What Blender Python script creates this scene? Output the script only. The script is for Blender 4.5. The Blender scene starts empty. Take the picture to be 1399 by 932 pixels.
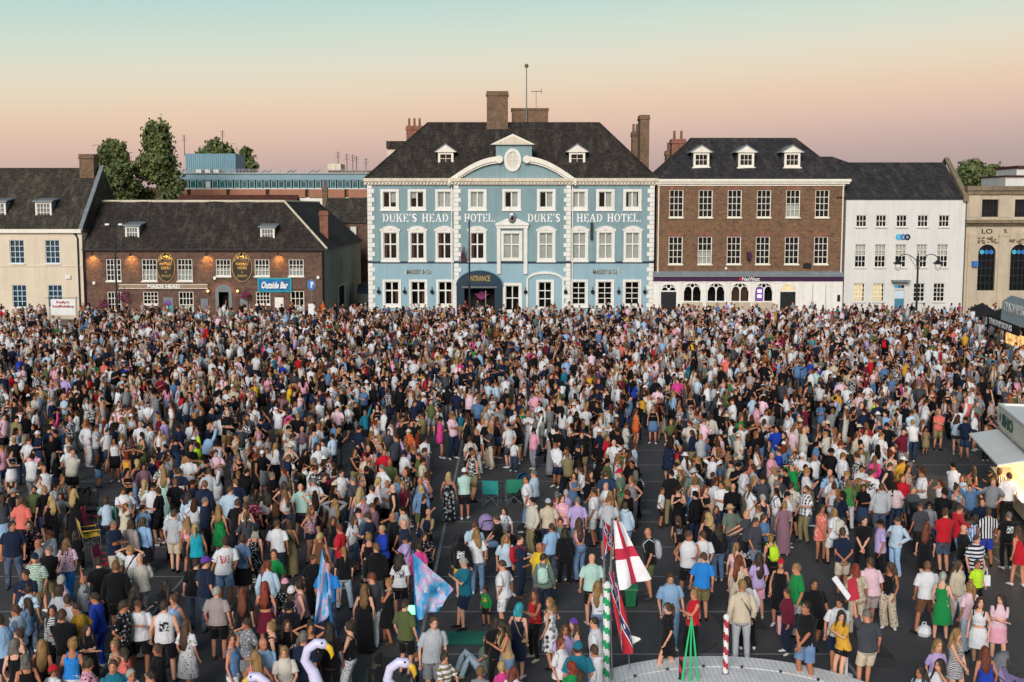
import bpy, bmesh, math, random
import numpy as np
from mathutils import Vector, Matrix

# ---------------------------------------------------------------- camera, sky, light
SC = bpy.context.scene
COL = SC.collection
PXF, PX0, PY0, HORIZON = 1650.0, 699.5, 466.0, 284.0     # lens of the photograph in its own pixels
CAM_H = 10.1
PITCH = math.atan((PY0 - HORIZON) / PXF)
cam_d = bpy.data.cameras.new('camera'); cam = bpy.data.objects.new('camera', cam_d); COL.objects.link(cam)
cam.location = (0, 0, CAM_H); cam.rotation_euler = (math.pi/2 - PITCH, 0, 0)
cam_d.sensor_width = 36; cam_d.lens = PXF/1399*36; cam_d.clip_start = .5; cam_d.clip_end = 5000
SC.camera = cam

world = bpy.data.worlds.new('World'); SC.world = world; world.use_nodes = True
wn, wl = world.node_tree.nodes, world.node_tree.links
wn.clear()
SUN_EL, SUN_AZ = math.radians(24), math.radians(200)   # western afterglow, behind the camera
sky = wn.new('ShaderNodeTexSky'); sky.sky_type = 'NISHITA'; sky.sun_disc = False
sky.sun_elevation = math.radians(4); sky.sun_rotation = SUN_AZ
b1 = wn.new('ShaderNodeBackground'); b1.inputs[1].default_value = .015
wl.new(sky.outputs[0], b1.inputs[0])
tc = wn.new('ShaderNodeTexCoord'); sx = wn.new('ShaderNodeSeparateXYZ'); ramp = wn.new('ShaderNodeValToRGB')
wl.new(tc.outputs['Generated'], sx.inputs[0])
nz = wn.new('ShaderNodeMath'); nz.operation = 'MULTIPLY_ADD'; nz.inputs[1].default_value = -.045; nz.inputs[2].default_value = 0
wl.new(sx.outputs['X'], nz.inputs[0])
ad = wn.new('ShaderNodeMath'); ad.operation = 'ADD'
wl.new(sx.outputs['Z'], ad.inputs[0]); wl.new(nz.outputs[0], ad.inputs[1]); wl.new(ad.outputs[0], ramp.inputs[0])
def lin(hexs):
    c = [int(hexs[i:i+2], 16)/255 for i in (0, 2, 4)]
    return tuple(v/12.92 if v <= .04045 else ((v+.055)/1.055)**2.4 for v in c)
stops = [(0, 'a18f95'), (.030, 'b49d9d'), (.046, 'c5a8a3'), (.062, 'd4b5a8'), (.080, 'dfc0aa'), (.098, 'e0ccb6'), (.118, 'dad4c2'), (.140, 'cbd5c8'), (.165, 'b7d1cb'),
         (.30, '7d989f'), (.60, '50697c'), (1, '3b5266')]
el = ramp.color_ramp.elements
while len(el) > 2: el.remove(el[-1])
for i, (p, c) in enumerate(stops):
    e = el[i] if i < 2 else el.new(p)
    e.position = p; e.color = (*lin(c), 1)
b2 = wn.new('ShaderNodeBackground'); b2.inputs[1].default_value = .97
wl.new(ramp.outputs[0], b2.inputs[0])
ash = wn.new('ShaderNodeAddShader'); wo = wn.new('ShaderNodeOutputWorld')
wl.new(b1.outputs[0], ash.inputs[0]); wl.new(b2.outputs[0], ash.inputs[1]); wl.new(ash.outputs[0], wo.inputs[0])

sun_d = bpy.data.lights.new('sun', 'SUN'); sun = bpy.data.objects.new('sun', sun_d); COL.objects.link(sun)
sun_d.energy = 3.2; sun_d.angle = math.radians(28); sun_d.color = (1, .94, .89)
sun.rotation_euler = (math.pi/2 - SUN_EL, 0, math.radians(-14))
SC.view_settings.view_transform = 'Standard'; SC.view_settings.look = 'None'
SC.view_settings.exposure = 0.08; SC.view_settings.gamma = 1; SC.view_settings.use_curve_mapping = False
SC.cycles.max_bounces = 5; SC.cycles.transparent_max_bounces = 8; SC.cycles.use_denoising = True

# ---------------------------------------------------------------- helpers
CT, ST = math.cos(PITCH), math.sin(PITCH)
def ray(x, y):
    u, v = (x-PX0)/PXF, -(y-PY0)/PXF
    return np.array([u, CT + v*ST, -ST + v*CT])
def at(x, y, Y=108.4):                 # world X, Z of a pixel of the photograph at depth Y
    d = ray(x, y); t = Y/d[1]
    return d[0]*t, CAM_H + d[2]*t
def on(x, y, z=0.0):                   # world X, Y of a pixel at height z
    d = ray(x, y); t = (z-CAM_H)/d[2]
    return d[0]*t, d[1]*t

MATS = {}
def N(nt, t, **kw):
    n = nt.nodes.new(t)
    for k, v in kw.items(): setattr(n, k, v)
    return n
def new_mat(name):
    m = bpy.data.materials.new(name); m.use_nodes = True
    nt = m.node_tree; bs = nt.nodes['Principled BSDF']
    MATS[name] = m
    return m, nt, bs
def mixc(nt, fac, a, b, mode='MIX'):
    n = nt.nodes.new('ShaderNodeMix'); n.data_type = 'RGBA'; n.blend_type = mode
    for s, v in ((n.inputs[0], fac), (n.inputs[6], a), (n.inputs[7], b)):
        if isinstance(v, bpy.types.NodeSocket): nt.links.new(v, s)
        elif isinstance(v, (tuple, list)): s.default_value = (*v[:3], 1)
        else: s.default_value = v
    return n.outputs[2]
def noise(nt, scale, detail=4, rough=.6, vec=None, stretch=None):
    n = N(nt, 'ShaderNodeTexNoise'); n.inputs['Scale'].default_value = scale
    n.inputs['Detail'].default_value = detail; n.inputs['Roughness'].default_value = rough
    if vec is None: vec = N(nt, 'ShaderNodeTexCoord').outputs['Object']
    if stretch:
        mp = N(nt, 'ShaderNodeMapping'); mp.inputs['Scale'].default_value = stretch
        nt.links.new(vec, mp.inputs[0]); vec = mp.outputs[0]
    nt.links.new(vec, n.inputs['Vector'])
    return n.outputs['Fac']
def rmp(nt, f, a, b, c0=0., c1=1.):
    n = N(nt, 'ShaderNodeMapRange'); n.inputs[1].default_value = a; n.inputs[2].default_value = b
    n.inputs[3].default_value = c0; n.inputs[4].default_value = c1
    nt.links.new(f, n.inputs[0]); return n.outputs[0]
def bump(nt, bs, h, strength=.3, dist=.02):
    b = N(nt, 'ShaderNodeBump'); b.inputs['Strength'].default_value = strength; b.inputs['Distance'].default_value = dist
    nt.links.new(h, b.inputs['Height']); nt.links.new(b.outputs[0], bs.inputs['Normal'])
def paint(name, c, rough=.6, var=.12, scale=1.5, streak=.0, spec=.3, metal=0., dirt=(.12, .1, .08)):
    m, nt, bs = new_mat(name)
    f = noise(nt, scale, 5)
    col = mixc(nt, rmp(nt, f, .3, .7), tuple(v*(1-var) for v in c), tuple(min(1, v*(1+var)) for v in c))
    if streak:
        g = noise(nt, 1.3, 6, .7, stretch=(2.6, 2.6, .16))
        col = mixc(nt, rmp(nt, g, .47, .70, 0, streak), col, dirt)
    nt.links.new(col, bs.inputs['Base Color'])
    bs.inputs['Roughness'].default_value = rough; bs.inputs['Specular IOR Level'].default_value = spec; bs.inputs['Metallic'].default_value = metal
    bump(nt, bs, noise(nt, 14, 3), .12, .02)
    return m
def uz(nt):      # running length along a wall or roof, and height
    s = N(nt, 'ShaderNodeSeparateXYZ'); nt.links.new(N(nt, 'ShaderNodeTexCoord').outputs['Object'], s.inputs[0])
    a = N(nt, 'ShaderNodeMath', operation='ADD'); nt.links.new(s.outputs[0], a.inputs[0]); nt.links.new(s.outputs[1], a.inputs[1])
    c = N(nt, 'ShaderNodeCombineXYZ'); nt.links.new(a.outputs[0], c.inputs[0]); nt.links.new(s.outputs[2], c.inputs[1])
    return c.outputs[0]
def brickmat(name, c1, c2, mortar, bw=.235, bh=.085, ms=.012, stain=.5, staincol=(.03, .025, .02), light=0.):
    m, nt, bs = new_mat(name)
    b = N(nt, 'ShaderNodeTexBrick'); b.inputs['Scale'].default_value = 1
    b.inputs['Brick Width'].default_value = bw; b.inputs['Row Height'].default_value = bh; b.inputs['Mortar Size'].default_value = ms
    b.inputs['Color1'].default_value = (*c1, 1); b.inputs['Color2'].default_value = (*c2, 1); b.inputs['Mortar'].default_value = (*mortar, 1)
    nt.links.new(uz(nt), b.inputs['Vector'])
    f = noise(nt, .9, 6, .7)
    col = mixc(nt, rmp(nt, f, .42, .75, 0, stain), b.outputs['Color'], staincol)
    f2 = noise(nt, 3.2, 7, .75)
    col = mixc(nt, rmp(nt, f2, .50, .68, 0, .6), col, tuple(min(1, v*1.7) for v in c1))
    f4 = noise(nt, 2.1, 7, .75)
    col = mixc(nt, rmp(nt, f4, .52, .72, 0, .65), col, tuple(v*.35 for v in c2))
    if light:
        f3 = noise(nt, 1.0, 7, .75, stretch=(1.6, .5, .45))
        col = mixc(nt, rmp(nt, f3, .5, .72, 0, light), col, (.21, .18, .14))
    nt.links.new(col, bs.inputs['Base Color']); bs.inputs['Roughness'].default_value = .85; bs.inputs['Specular IOR Level'].default_value = .2
    bump(nt, bs, b.outputs['Fac'], -.5, .02)
    return m
def plain(name, c, rough=.6, emit=0, metal=0., spec=.4, alpha=None):
    m, nt, bs = new_mat(name)
    bs.inputs['Base Color'].default_value = (*c, 1); bs.inputs['Roughness'].default_value = rough
    bs.inputs['Metallic'].default_value = metal; bs.inputs['Specular IOR Level'].default_value = spec
    if emit:
        bs.inputs['Emission Color'].default_value = (*c, 1); bs.inputs['Emission Strength'].default_value = emit
    return m
def glassmat(name, tint=(.8, .85, .85), refl=.35):
    m, nt, bs = new_mat(name)
    nt.nodes.remove(bs)
    tr = N(nt, 'ShaderNodeBsdfTransparent'); tr.inputs[0].default_value = (*tint, 1)
    gl = N(nt, 'ShaderNodeBsdfGlossy'); gl.inputs['Roughness'].default_value = .06; gl.inputs[0].default_value = (.9, .95, 1, 1)
    lw = N(nt, 'ShaderNodeLayerWeight'); lw.inputs[0].default_value = refl
    mx = N(nt, 'ShaderNodeMixShader')
    nt.links.new(lw.outputs['Fresnel'], mx.inputs[0]); nt.links.new(tr.outputs[0], mx.inputs[1]); nt.links.new(gl.outputs[0], mx.inputs[2])
    nt.links.new(mx.outputs[0], nt.nodes['Material Output'].inputs[0])
    f = noise(nt, 1.5, 2); bp = N(nt, 'ShaderNodeBump'); bp.inputs['Strength'].default_value = .06; bp.inputs['Distance'].default_value = .05
    nt.links.new(f, bp.inputs['Height']); nt.links.new(bp.outputs[0], gl.inputs['Normal'])
    return m

class MB:                                # collects shapes for ONE mesh object
    def __init__(s): s.v, s.f = [], []
    def add(s, vs, fs):
        o = len(s.v); s.v += [tuple(v) for v in vs]; s.f += [tuple(i+o for i in f) for f in fs]; return s
    def box(s, x0, x1, y0, y1, z0, z1):
        return s.add([(x0,y0,z0),(x1,y0,z0),(x1,y1,z0),(x0,y1,z0),(x0,y0,z1),(x1,y0,z1),(x1,y1,z1),(x0,y1,z1)],
                     [(0,3,2,1),(4,5,6,7),(0,1,5,4),(1,2,6,5),(2,3,7,6),(3,0,4,7)])
    def quad(s, *p): return s.add(p, [tuple(range(len(p)))])
    def prism(s, pts, y0, y1):           # polygon in X,Z (counter-clockwise seen from -Y) pushed from y0 back to y1
        n = len(pts)
        return s.add([(x, y0, z) for x, z in pts] + [(x, y1, z) for x, z in pts],
                     [tuple(range(n)), tuple(range(2*n-1, n-1, -1))] + [(i, i+n, (i+1) % n+n, (i+1) % n) for i in range(n)])
    def prismx(s, pts, x0, x1):          # polygon in Y,Z pushed along X
        n = len(pts)
        return s.add([(x0, y, z) for y, z in pts] + [(x1, y, z) for y, z in pts],
                     [tuple(range(n-1, -1, -1)), tuple(range(n, 2*n))] + [(i, (i+1) % n, (i+1) % n+n, i+n) for i in range(n)])
    def prismz(s, pts, z0, z1):
        n = len(pts)
        return s.add([(x, y, z0) for x, y in pts] + [(x, y, z1) for x, y in pts],
                     [tuple(range(n-1, -1, -1)), tuple(range(n, 2*n))] + [(i, (i+1) % n, (i+1) % n+n, i+n) for i in range(n)])
    def tube(s, path, r, n=8, cap=True):
        P = [Vector(p) for p in path]; k = len(P)
        rr = r if isinstance(r, (list, tuple)) else [r]*k
        vs = []; u = None
        for i in range(k):
            t = (P[min(i+1, k-1)] - P[max(i-1, 0)]).normalized()
            if u is None: u = t.orthogonal().normalized()
            else: u = (u - t*u.dot(t)).normalized()
            w = t.cross(u)
            for j in range(n):
                a = 2*math.pi*j/n
                vs.append(P[i] + (u*math.cos(a) + w*math.sin(a))*rr[i])
        fs = [(i*n+j, i*n+(j+1) % n, (i+1)*n+(j+1) % n, (i+1)*n+j) for i in range(k-1) for j in range(n)]
        if cap: fs += [tuple(range(n-1, -1, -1)), tuple((k-1)*n+j for j in range(n))]
        return s.add(vs, fs)
    def ball(s, c, r, n=10, m=6):
        rx, ry, rz = r if isinstance(r, (tuple, list)) else (r, r, r)
        vs = [(c[0], c[1], c[2]-rz)]
        for i in range(1, m):
            b = -math.pi/2 + math.pi*i/m
            vs += [(c[0]+rx*math.cos(b)*math.cos(2*math.pi*j/n), c[1]+ry*math.cos(b)*math.sin(2*math.pi*j/n), c[2]+rz*math.sin(b)) for j in range(n)]
        vs.append((c[0], c[1], c[2]+rz)); e = len(vs)-1
        fs = [(0, 1+(j+1) % n, 1+j) for j in range(n)]
        fs += [(1+i*n+j, 1+i*n+(j+1) % n, 1+(i+1)*n+(j+1) % n, 1+(i+1)*n+j) for i in range(m-2) for j in range(n)]
        fs += [(1+(m-2)*n+j, 1+(m-2)*n+(j+1) % n, e) for j in range(n)]
        return s.add(vs, fs)
    def ribbon(s, pts_in, pts_out, y0, y1):     # band between two X,Z polylines, pushed in Y
        for i in range(len(pts_in)-1):
            s.prism([pts_in[i], pts_in[i+1], pts_out[i+1], pts_out[i]], y0, y1)
        return s
    def build(s, name, mat, parent=None, smooth=False, **kw):
        me = bpy.data.meshes.new(name); me.from_pydata(s.v, [], s.f)
        bm = bmesh.new(); bm.from_mesh(me); bmesh.ops.recalc_face_normals(bm, faces=bm.faces); bm.to_mesh(me); bm.free()
        return link(name, me, mat, parent, smooth, **kw)
def link(name, me, mat, parent=None, smooth=False, **kw):
    if mat is not None: me.materials.append(MATS[mat] if isinstance(mat, str) else mat)
    if smooth: me.polygons.foreach_set('use_smooth', [True]*len(me.polygons))
    o = bpy.data.objects.new(name, me); COL.objects.link(o)
    if parent is not None: adopt(o, parent)
    for k, v in kw.items(): o[k] = v
    return o
def adopt(o, parent):                   # meshes are written in world coordinates; an Empty parent stands at its thing's base
    o.parent = parent
    if parent.type == 'EMPTY': o.matrix_parent_inverse = Matrix.Translation(-parent.location)
def thing(name, label, cat, loc=(0, 0, 0), group=None):
    o = bpy.data.objects.new(name, None); COL.objects.link(o); o.location = loc; o.empty_display_size = .3
    o['label'] = label; o['category'] = cat
    if group: o['group'] = group
    return o
def tag(o, label, cat, group=None):
    o['label'] = label; o['category'] = cat
    if group: o['group'] = group
    return o
def text(body, name, mat, parent, x, z, y, h, w=None, align='CENTER', ext=.02, bold=.0, rot=None, shear=0., spacing=1.0):
    cu = bpy.data.curves.new(name, 'FONT'); cu.body = body; cu.size = 1; cu.extrude = ext; cu.offset = bold; cu.shear = shear
    cu.space_character = spacing; cu.align_x = 'CENTER'; cu.resolution_u = 3
    tmp = bpy.data.objects.new('t', cu); COL.objects.link(tmp)
    dg = bpy.context.evaluated_depsgraph_get(); me = bpy.data.meshes.new_from_object(tmp.evaluated_get(dg))
    bpy.data.objects.remove(tmp); bpy.data.curves.remove(cu)
    co = np.empty(len(me.vertices)*3); me.vertices.foreach_get('co', co); co = co.reshape(-1, 3)
    lo, hi = co.min(0), co.max(0)
    sc = h/(hi[1]-lo[1]); sw = sc if w is None else w/(hi[0]-lo[0])
    X = (co[:, 0]-(lo[0]+hi[0])/2)*sw; Zz = (co[:, 1]-(lo[1]+hi[1])/2)*sc; T = -co[:, 2]/ext*.015 if ext else co[:, 2]*0
    if rot is None:
        out = np.stack([x+X, y+T, z+Zz], 1)
    else:                                   # rot = unit vector of the reading direction in X,Y
        nx, ny = rot[1], -rot[0]
        out = np.stack([x+X*rot[0]+nx*-T, y+X*rot[1]+ny*-T, z+Zz], 1)
    me.vertices.foreach_set('co', out.ravel()); me.update()
    return link(name, me, mat, parent)
# ---------------------------------------------------------------- materials of the place
YF = 108.4
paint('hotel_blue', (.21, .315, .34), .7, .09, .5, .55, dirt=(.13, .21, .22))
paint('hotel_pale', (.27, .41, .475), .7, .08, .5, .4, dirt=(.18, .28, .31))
paint('cream_trim', (.78, .74, .64), .6, .06, 2, .25, dirt=(.40, .34, .25))
paint('white_trim', (.76, .74, .69), .55, .06, 2, .35, dirt=(.42, .38, .30))
paint('stone_trim', (.66, .58, .45), .75, .10, 2, .4, dirt=(.22, .17, .11))
paint('navy_paint', (.009, .032, .055), .45, .1, 2)
paint('black_paint', (.012, .012, .014), .45, .1, 2)
paint('cream_render', (.66, .57, .44), .85, .06, .5, .25, dirt=(.40, .33, .25))
paint('white_render', (.66, .65, .62), .8, .05, .5, .4, dirt=(.50, .48, .43))
paint('grey_render', (.36, .36, .31), .85, .08, .6, .3)
paint('lead', (.20, .23, .25), .5, .15, 2, .3)
paint('purple_fascia', (.045, .012, .055), .4, .1, 2)
paint('bath_stone', (.50, .42, .31), .85, .10, .8, .35, dirt=(.23, .17, .11))
paint('board_brown', (.30, .22, .14), .7, .1, 2); paint('dark_stone', (.22, .17, .11), .9, .2, 1.2, .5, dirt=(.06, .05, .04))
paint('teal_panel', (.20, .33, .38), .5, .08, 1, .2)
paint('teal_box', (.11, .25, .33), .5, .10, .8, .35, dirt=(.2, .3, .33))
paint('terracotta_panel', (.36, .16, .10), .8, .08, .6, .2)
paint('dark_metal', (.02, .025, .03), .4, .1, 3)
paint('grey_metal', (.25, .26, .27), .4, .1, 3, metal=.6)
paint('gold_letter', (.36, .25, .08), .5, .1, 6)
paint('dark_gold', (.17, .12, .05), .5, .1, 6)
paint('white_letter', (.82, .82, .80), .6, .03, 6)
paint('blue_frame', (.55, .66, .74), .5, .06, 3)
paint('door_grey', (.17, .19, .20), .6, .1, 2)
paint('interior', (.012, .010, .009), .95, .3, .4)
paint('curtain', (.52, .51, .46), .9, .1, 3)
paint('red_curtain', (.15, .055, .035), .9, .2, 3)
paint('blind', (.62, .58, .50), .9, .08, 3)
paint('blue_blind', (.06, .20, .30), .6, .12, 2)
plain('glow_warm', (1, .62, .24), .9, 1.3); plain('lit_blind', (.9, .68, .36), .9, .55)
plain('lamp_on', (1, .72, .36), .9, 14)
brickmat('pub_brick', (.150, .064, .042), (.062, .030, .024), (.25, .20, .155), stain=.65, bw=.30, bh=.11)
brickmat('bank_brick', (.20, .100, .052), (.105, .055, .034), (.26, .19, .125), stain=.3, bw=.30, bh=.11)
brickmat('chimney_brick', (.20, .11, .06), (.13, .07, .04), (.2, .17, .13), stain=.5)
brickmat('red_brick', (.30, .10, .055), (.21, .07, .04), (.2, .16, .13), stain=.35)
brickmat('tile_roof', (.058, .046, .040), (.033, .027, .025), (.013, .011, .010), .30, .16, .02, .7, (.015, .013, .012), .34)
brickmat('slate_roof', (.048, .045, .047), (.028, .027, .030), (.011, .010, .011), .42, .22, .014, .7, (.017, .015, .015), .30)
brickmat('moss_roof', (.072, .060, .047), (.042, .035, .029), (.015, .013, .011), .30, .16, .02, .7, (.02, .018, .014), .5)
brickmat('red_roof', (.15, .05, .035), (.10, .035, .025), (.04, .02, .015), .2, .12, .02, .5)
glassmat('glass'); glassmat('glass_dark', (.45, .5, .5), .3); paint('glass_teal', (.03, .11, .11), .12, .5, .25, spec=.6)
rng = random.Random(7)

# ---------------------------------------------------------------- ground
m, nt, bs = new_mat('asphalt')
f1 = noise(nt, .25, 6, .65); f2 = noise(nt, 60, 3, .6); f3 = noise(nt, 2.2, 6, .7)
c = mixc(nt, rmp(nt, f1, .35, .65), (.056, .053, .055), (.078, .074, .076))
c = mixc(nt, rmp(nt, f3, .5, .75, 0, .45), c, (.044, .042, .043))
c = mixc(nt, rmp(nt, f2, .62, .8, 0, .5), c, (.13, .125, .125))
vo = N(nt, 'ShaderNodeTexVoronoi'); vo.inputs['Scale'].default_value = 3.1
nt.links.new(N(nt, 'ShaderNodeTexCoord').outputs['Object'], vo.inputs['Vector'])
c = mixc(nt, rmp(nt, vo.outputs['Distance'], .035, .05, .8, 0), c, (.10, .10, .10))
nt.links.new(c, bs.inputs['Base Color']); bs.inputs['Roughness'].default_value = .78; bs.inputs['Specular IOR Level'].default_value = .35
bump(nt, bs, f2, .5, .01)
MB().quad((-1500, -30, 0), (1500, -30, 0), (1500, 3000, 0), (-1500, 3000, 0)).build('ground', 'asphalt', kind='structure')
m, nt, bs = new_mat('road_paint')
f = noise(nt, 9, 5, .7)
nt.links.new(mixc(nt, rmp(nt, f, .45, .7), (.26, .26, .26), (.09, .09, .09)), bs.inputs['Base Color']); bs.inputs['Roughness'].default_value = .8
def marking(x0, x1, y0, y1):
    MB().quad((x0, y0, .004), (x1, y0, .004), (x1, y1, .004), (x0, y1, .004)).build('bay_marking', 'road_paint', markings)
markings = bpy.data.objects.new('bay_markings', None); COL.objects.link(markings); markings['kind'] = 'structure'
for gx0, gx1 in ((-2.15, 7.5), (-18.6, -9.0), (14.0, 23.6)):
    for k in range(15):
        yy = 23.63 + 2.91*k
        marking(gx0+.06, gx1-.06, yy-.035, yy+.035)
    for xx in (gx0, gx1): marking(xx-.04, xx+.04, 20.0, 66.0)
paint('patch_dark', (.042, .040, .041), .85, .25, 3); paint('patch_pale', (.095, .090, .090), .85, .25, 3)
for k, (px, py, w_, d_) in enumerate(((1330, 900, 1.6, .9), (1190, 880, .5, 2.2), (1010, 850, 1.1, 1.1), (890, 830, 2.3, .5), (600, 780, .5, 3.0), (660, 735, 1.8, .8), (1290, 660, 1.2, 2.4), (420, 800, .9, 1.5), (560, 905, 1.4, .6))):
    x_, y_ = on(px, py); MB().add([(x_-w_/2+.04*math.sin(k+j*2.1)+(w_ if 2 <= j < 4 else 0)*(1 if j in (2, 3) else 0), y_-d_/2+(d_ if j in (1, 2) else 0)+.05*math.cos(k*2+j), .002) for j in range(4)], [(0, 3, 2, 1)]).build('asphalt_patch', 'patch_dark' if k % 3 else 'patch_pale', markings)
for px, py in ((1205, 905), (615, 815), (880, 700)):
    x_, y_ = on(px, py); MB().prismz([(x_+.3*math.cos(a), y_+.3*math.sin(a)) for a in [2*math.pi*j/18 for j in range(18)]], .001, .008).build('manhole_cover', 'dark_metal', markings)
paint('pavement_slab', (.20, .19, .18), .85, .15, 1)
MB().box(-70, 70, 104.6, 135, 0, .12).build('pavement', 'pavement_slab', kind='structure')

# ---------------------------------------------------------------- building helpers
def wall_mesh(x0, x1, z0, z1, openings, y, depth=.18, back=None, sides=True):
    mb = MB()
    xs = sorted({x0, x1, *[min(max(v, x0), x1) for o in openings for v in o[:2]]}); zs = sorted({z0, z1, *[min(max(v, z0), z1) for o in openings for v in o[2:4]]})
    for i in range(len(xs)-1):
        for j in range(len(zs)-1):
            cx, cz = (xs[i]+xs[i+1])/2, (zs[j]+zs[j+1])/2
            if any(o[0] < cx < o[1] and o[2] < cz < o[3] for o in openings): continue
            mb.quad((xs[i], y, zs[j]), (xs[i+1], y, zs[j]), (xs[i+1], y, zs[j+1]), (xs[i], y, zs[j+1]))
    for a, b, c, d in [o[:4] for o in openings]:
        mb.quad((a, y, c), (a, y+depth, c), (a, y+depth, d), (a, y, d)); mb.quad((b, y, c), (b, y, d), (b, y+depth, d), (b, y+depth, c))
        mb.quad((a, y, d), (a, y+depth, d), (b, y+depth, d), (b, y, d)); mb.quad((a, y, c), (b, y, c), (b, y+depth, c), (a, y+depth, c))
    if back is not None and sides:
        mb.quad((x0, y, z0), (x0, y, z1), (x0, back, z1), (x0, back, z0)); mb.quad((x1, y, z0), (x1, back, z0), (x1, back, z1), (x1, y, z1))
        mb.quad((x0, back, z0), (x0, back, z1), (x1, back, z1), (x1, back, z0))
    return mb
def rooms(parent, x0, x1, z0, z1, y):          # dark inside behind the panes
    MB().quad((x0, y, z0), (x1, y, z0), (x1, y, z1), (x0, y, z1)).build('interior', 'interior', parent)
def frame_mb(x0, x1, z0, z1, t, y0, y1):
    mb = MB()
    mb.box(x0, x0+t, y0, y1, z0, z1); mb.box(x1-t, x1, y0, y1, z0, z1)
    mb.box(x0+t, x1-t, y0, y1, z1-t, z1); mb.box(x0+t, x1-t, y0, y1, z0, z0+t)
    return mb
def window(parent, o, y, cols, rows, fm='white_trim', bar=.045, ft=.07, glass='glass', surround=None, sill=True, hood=None, curtain=None,
           separate=False, meeting=None, lit=False, sillm=None):
    x0, x1, z0, z1 = o[:4]
    yg = y + .13
    w = frame_mb(x0, x1, z0, z1, ft, yg-.05, yg+.05).build('window', fm, parent)
    ix0, ix1, iz0, iz1 = x0+ft, x1-ft, z0+ft, z1-ft
    mb = MB(); xs = [ix0 + (ix1-ix0)*i/cols for i in range(cols+1)]
    zs = [iz0 + (iz1-iz0)*i/rows for i in range(rows+1)] if not meeting else [iz0 + (iz1-iz0)*v for v in meeting]
    for x in xs[1:-1]: mb.box(x-bar/2, x+bar/2, yg-.03, yg+.03, iz0, iz1)
    for z in zs[1:-1]: mb.box(ix0, ix1, yg-.032, yg+.032, z-bar/2, z+bar/2)
    if mb.v: mb.build('glazing_bars', fm, w)
    if separate:
        for i in range(cols):
            for j in range(len(zs)-1):
                tl = rng.uniform(-.006, .006)
                MB().quad((xs[i], yg+tl, zs[j]), (xs[i+1], yg-tl, zs[j]), (xs[i+1], yg-tl, zs[j+1]), (xs[i], yg+tl, zs[j+1])).build('pane', glass, w)
    else:
        MB().quad((ix0, yg, iz0), (ix1, yg, iz0), (ix1, yg, iz1), (ix0, yg, iz1)).build('pane', glass, w)
    if surround:
        t = surround
        frame_mb(x0-t, x1+t, z0-t, z1+t, t, y-.07, y+.02).build('surround', fm, w)
    if sill:
        sx_ = (surround or 0) + .06
        MB().box(x0-sx_, x1+sx_, y-.13, y+.1, z0-(surround or 0)-.11, z0-(surround or 0)+.01).build('sill', sillm or fm, w)
    if hood == 'seg':                       # curved carved head
        cx, hw, zb = (x0+x1)/2, (x1-x0)/2 + surround, z1 + surround - .01
        pts = [(cx + hw*1.0*math.cos(a), zb + .42*math.sin(a)) for a in [math.pi*k/10 for k in range(11)]]
        mb = MB().prism(list(reversed([(cx+hw, zb)] + pts[1:-1] + [(cx-hw, zb)]))[::-1], y-.10, y+.02)
        for k in range(1, 10): mb.ball((pts[k][0]*.94+cx*.06, y-.1, zb+(pts[k][1]-zb)*.85), .055, 6, 4)
        mb.ball((cx, y-.11, zb+.18), (.16, .06, .12), 8, 5)
        mb.box(cx-hw-.10, cx-hw+.06, y-.13, y, zb-.06, zb+.14); mb.box(cx+hw-.06, cx+hw+.10, y-.13, y, zb-.06, zb+.14)
        mb.build('hood', fm, w)
    if curtain:
        cm = curtain[0]; mb = MB()
        for (a, b, c, d) in curtain[1]:
            X0, X1 = ix0+(ix1-ix0)*a, ix0+(ix1-ix0)*b; Z0, Z1 = iz0+(iz1-iz0)*c, iz0+(iz1-iz0)*d; n = 8
            vs = []
            for i in range(n+1):
                xx = X0+(X1-X0)*i/n; yy = yg+.12+.025*(i % 2)
                vs += [(xx, yy, Z0), (xx, yy, Z1)]
            mb.add(vs, [(2*i, 2*i+2, 2*i+3, 2*i+1) for i in range(n)])
        mb.build('curtain', cm, w)
    if lit:
        MB().quad((ix0, yg+.4, iz0), (ix1, yg+.4, iz0), (ix1, yg+.4, iz1), (ix0, yg+.4, iz1)).build('lit_room', 'lit_blind', w)
    return w
def rect(x0, x1, y0, y1, Y=YF):                # pixel box on a facade -> metres
    X0 = at(x0, (y0+y1)/2, Y)[0]; X1 = at(x1, (y0+y1)/2, Y)[0]
    return [X0, X1, at(x0, y1, Y)[1], at(x0, y0, Y)[1]]
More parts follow.
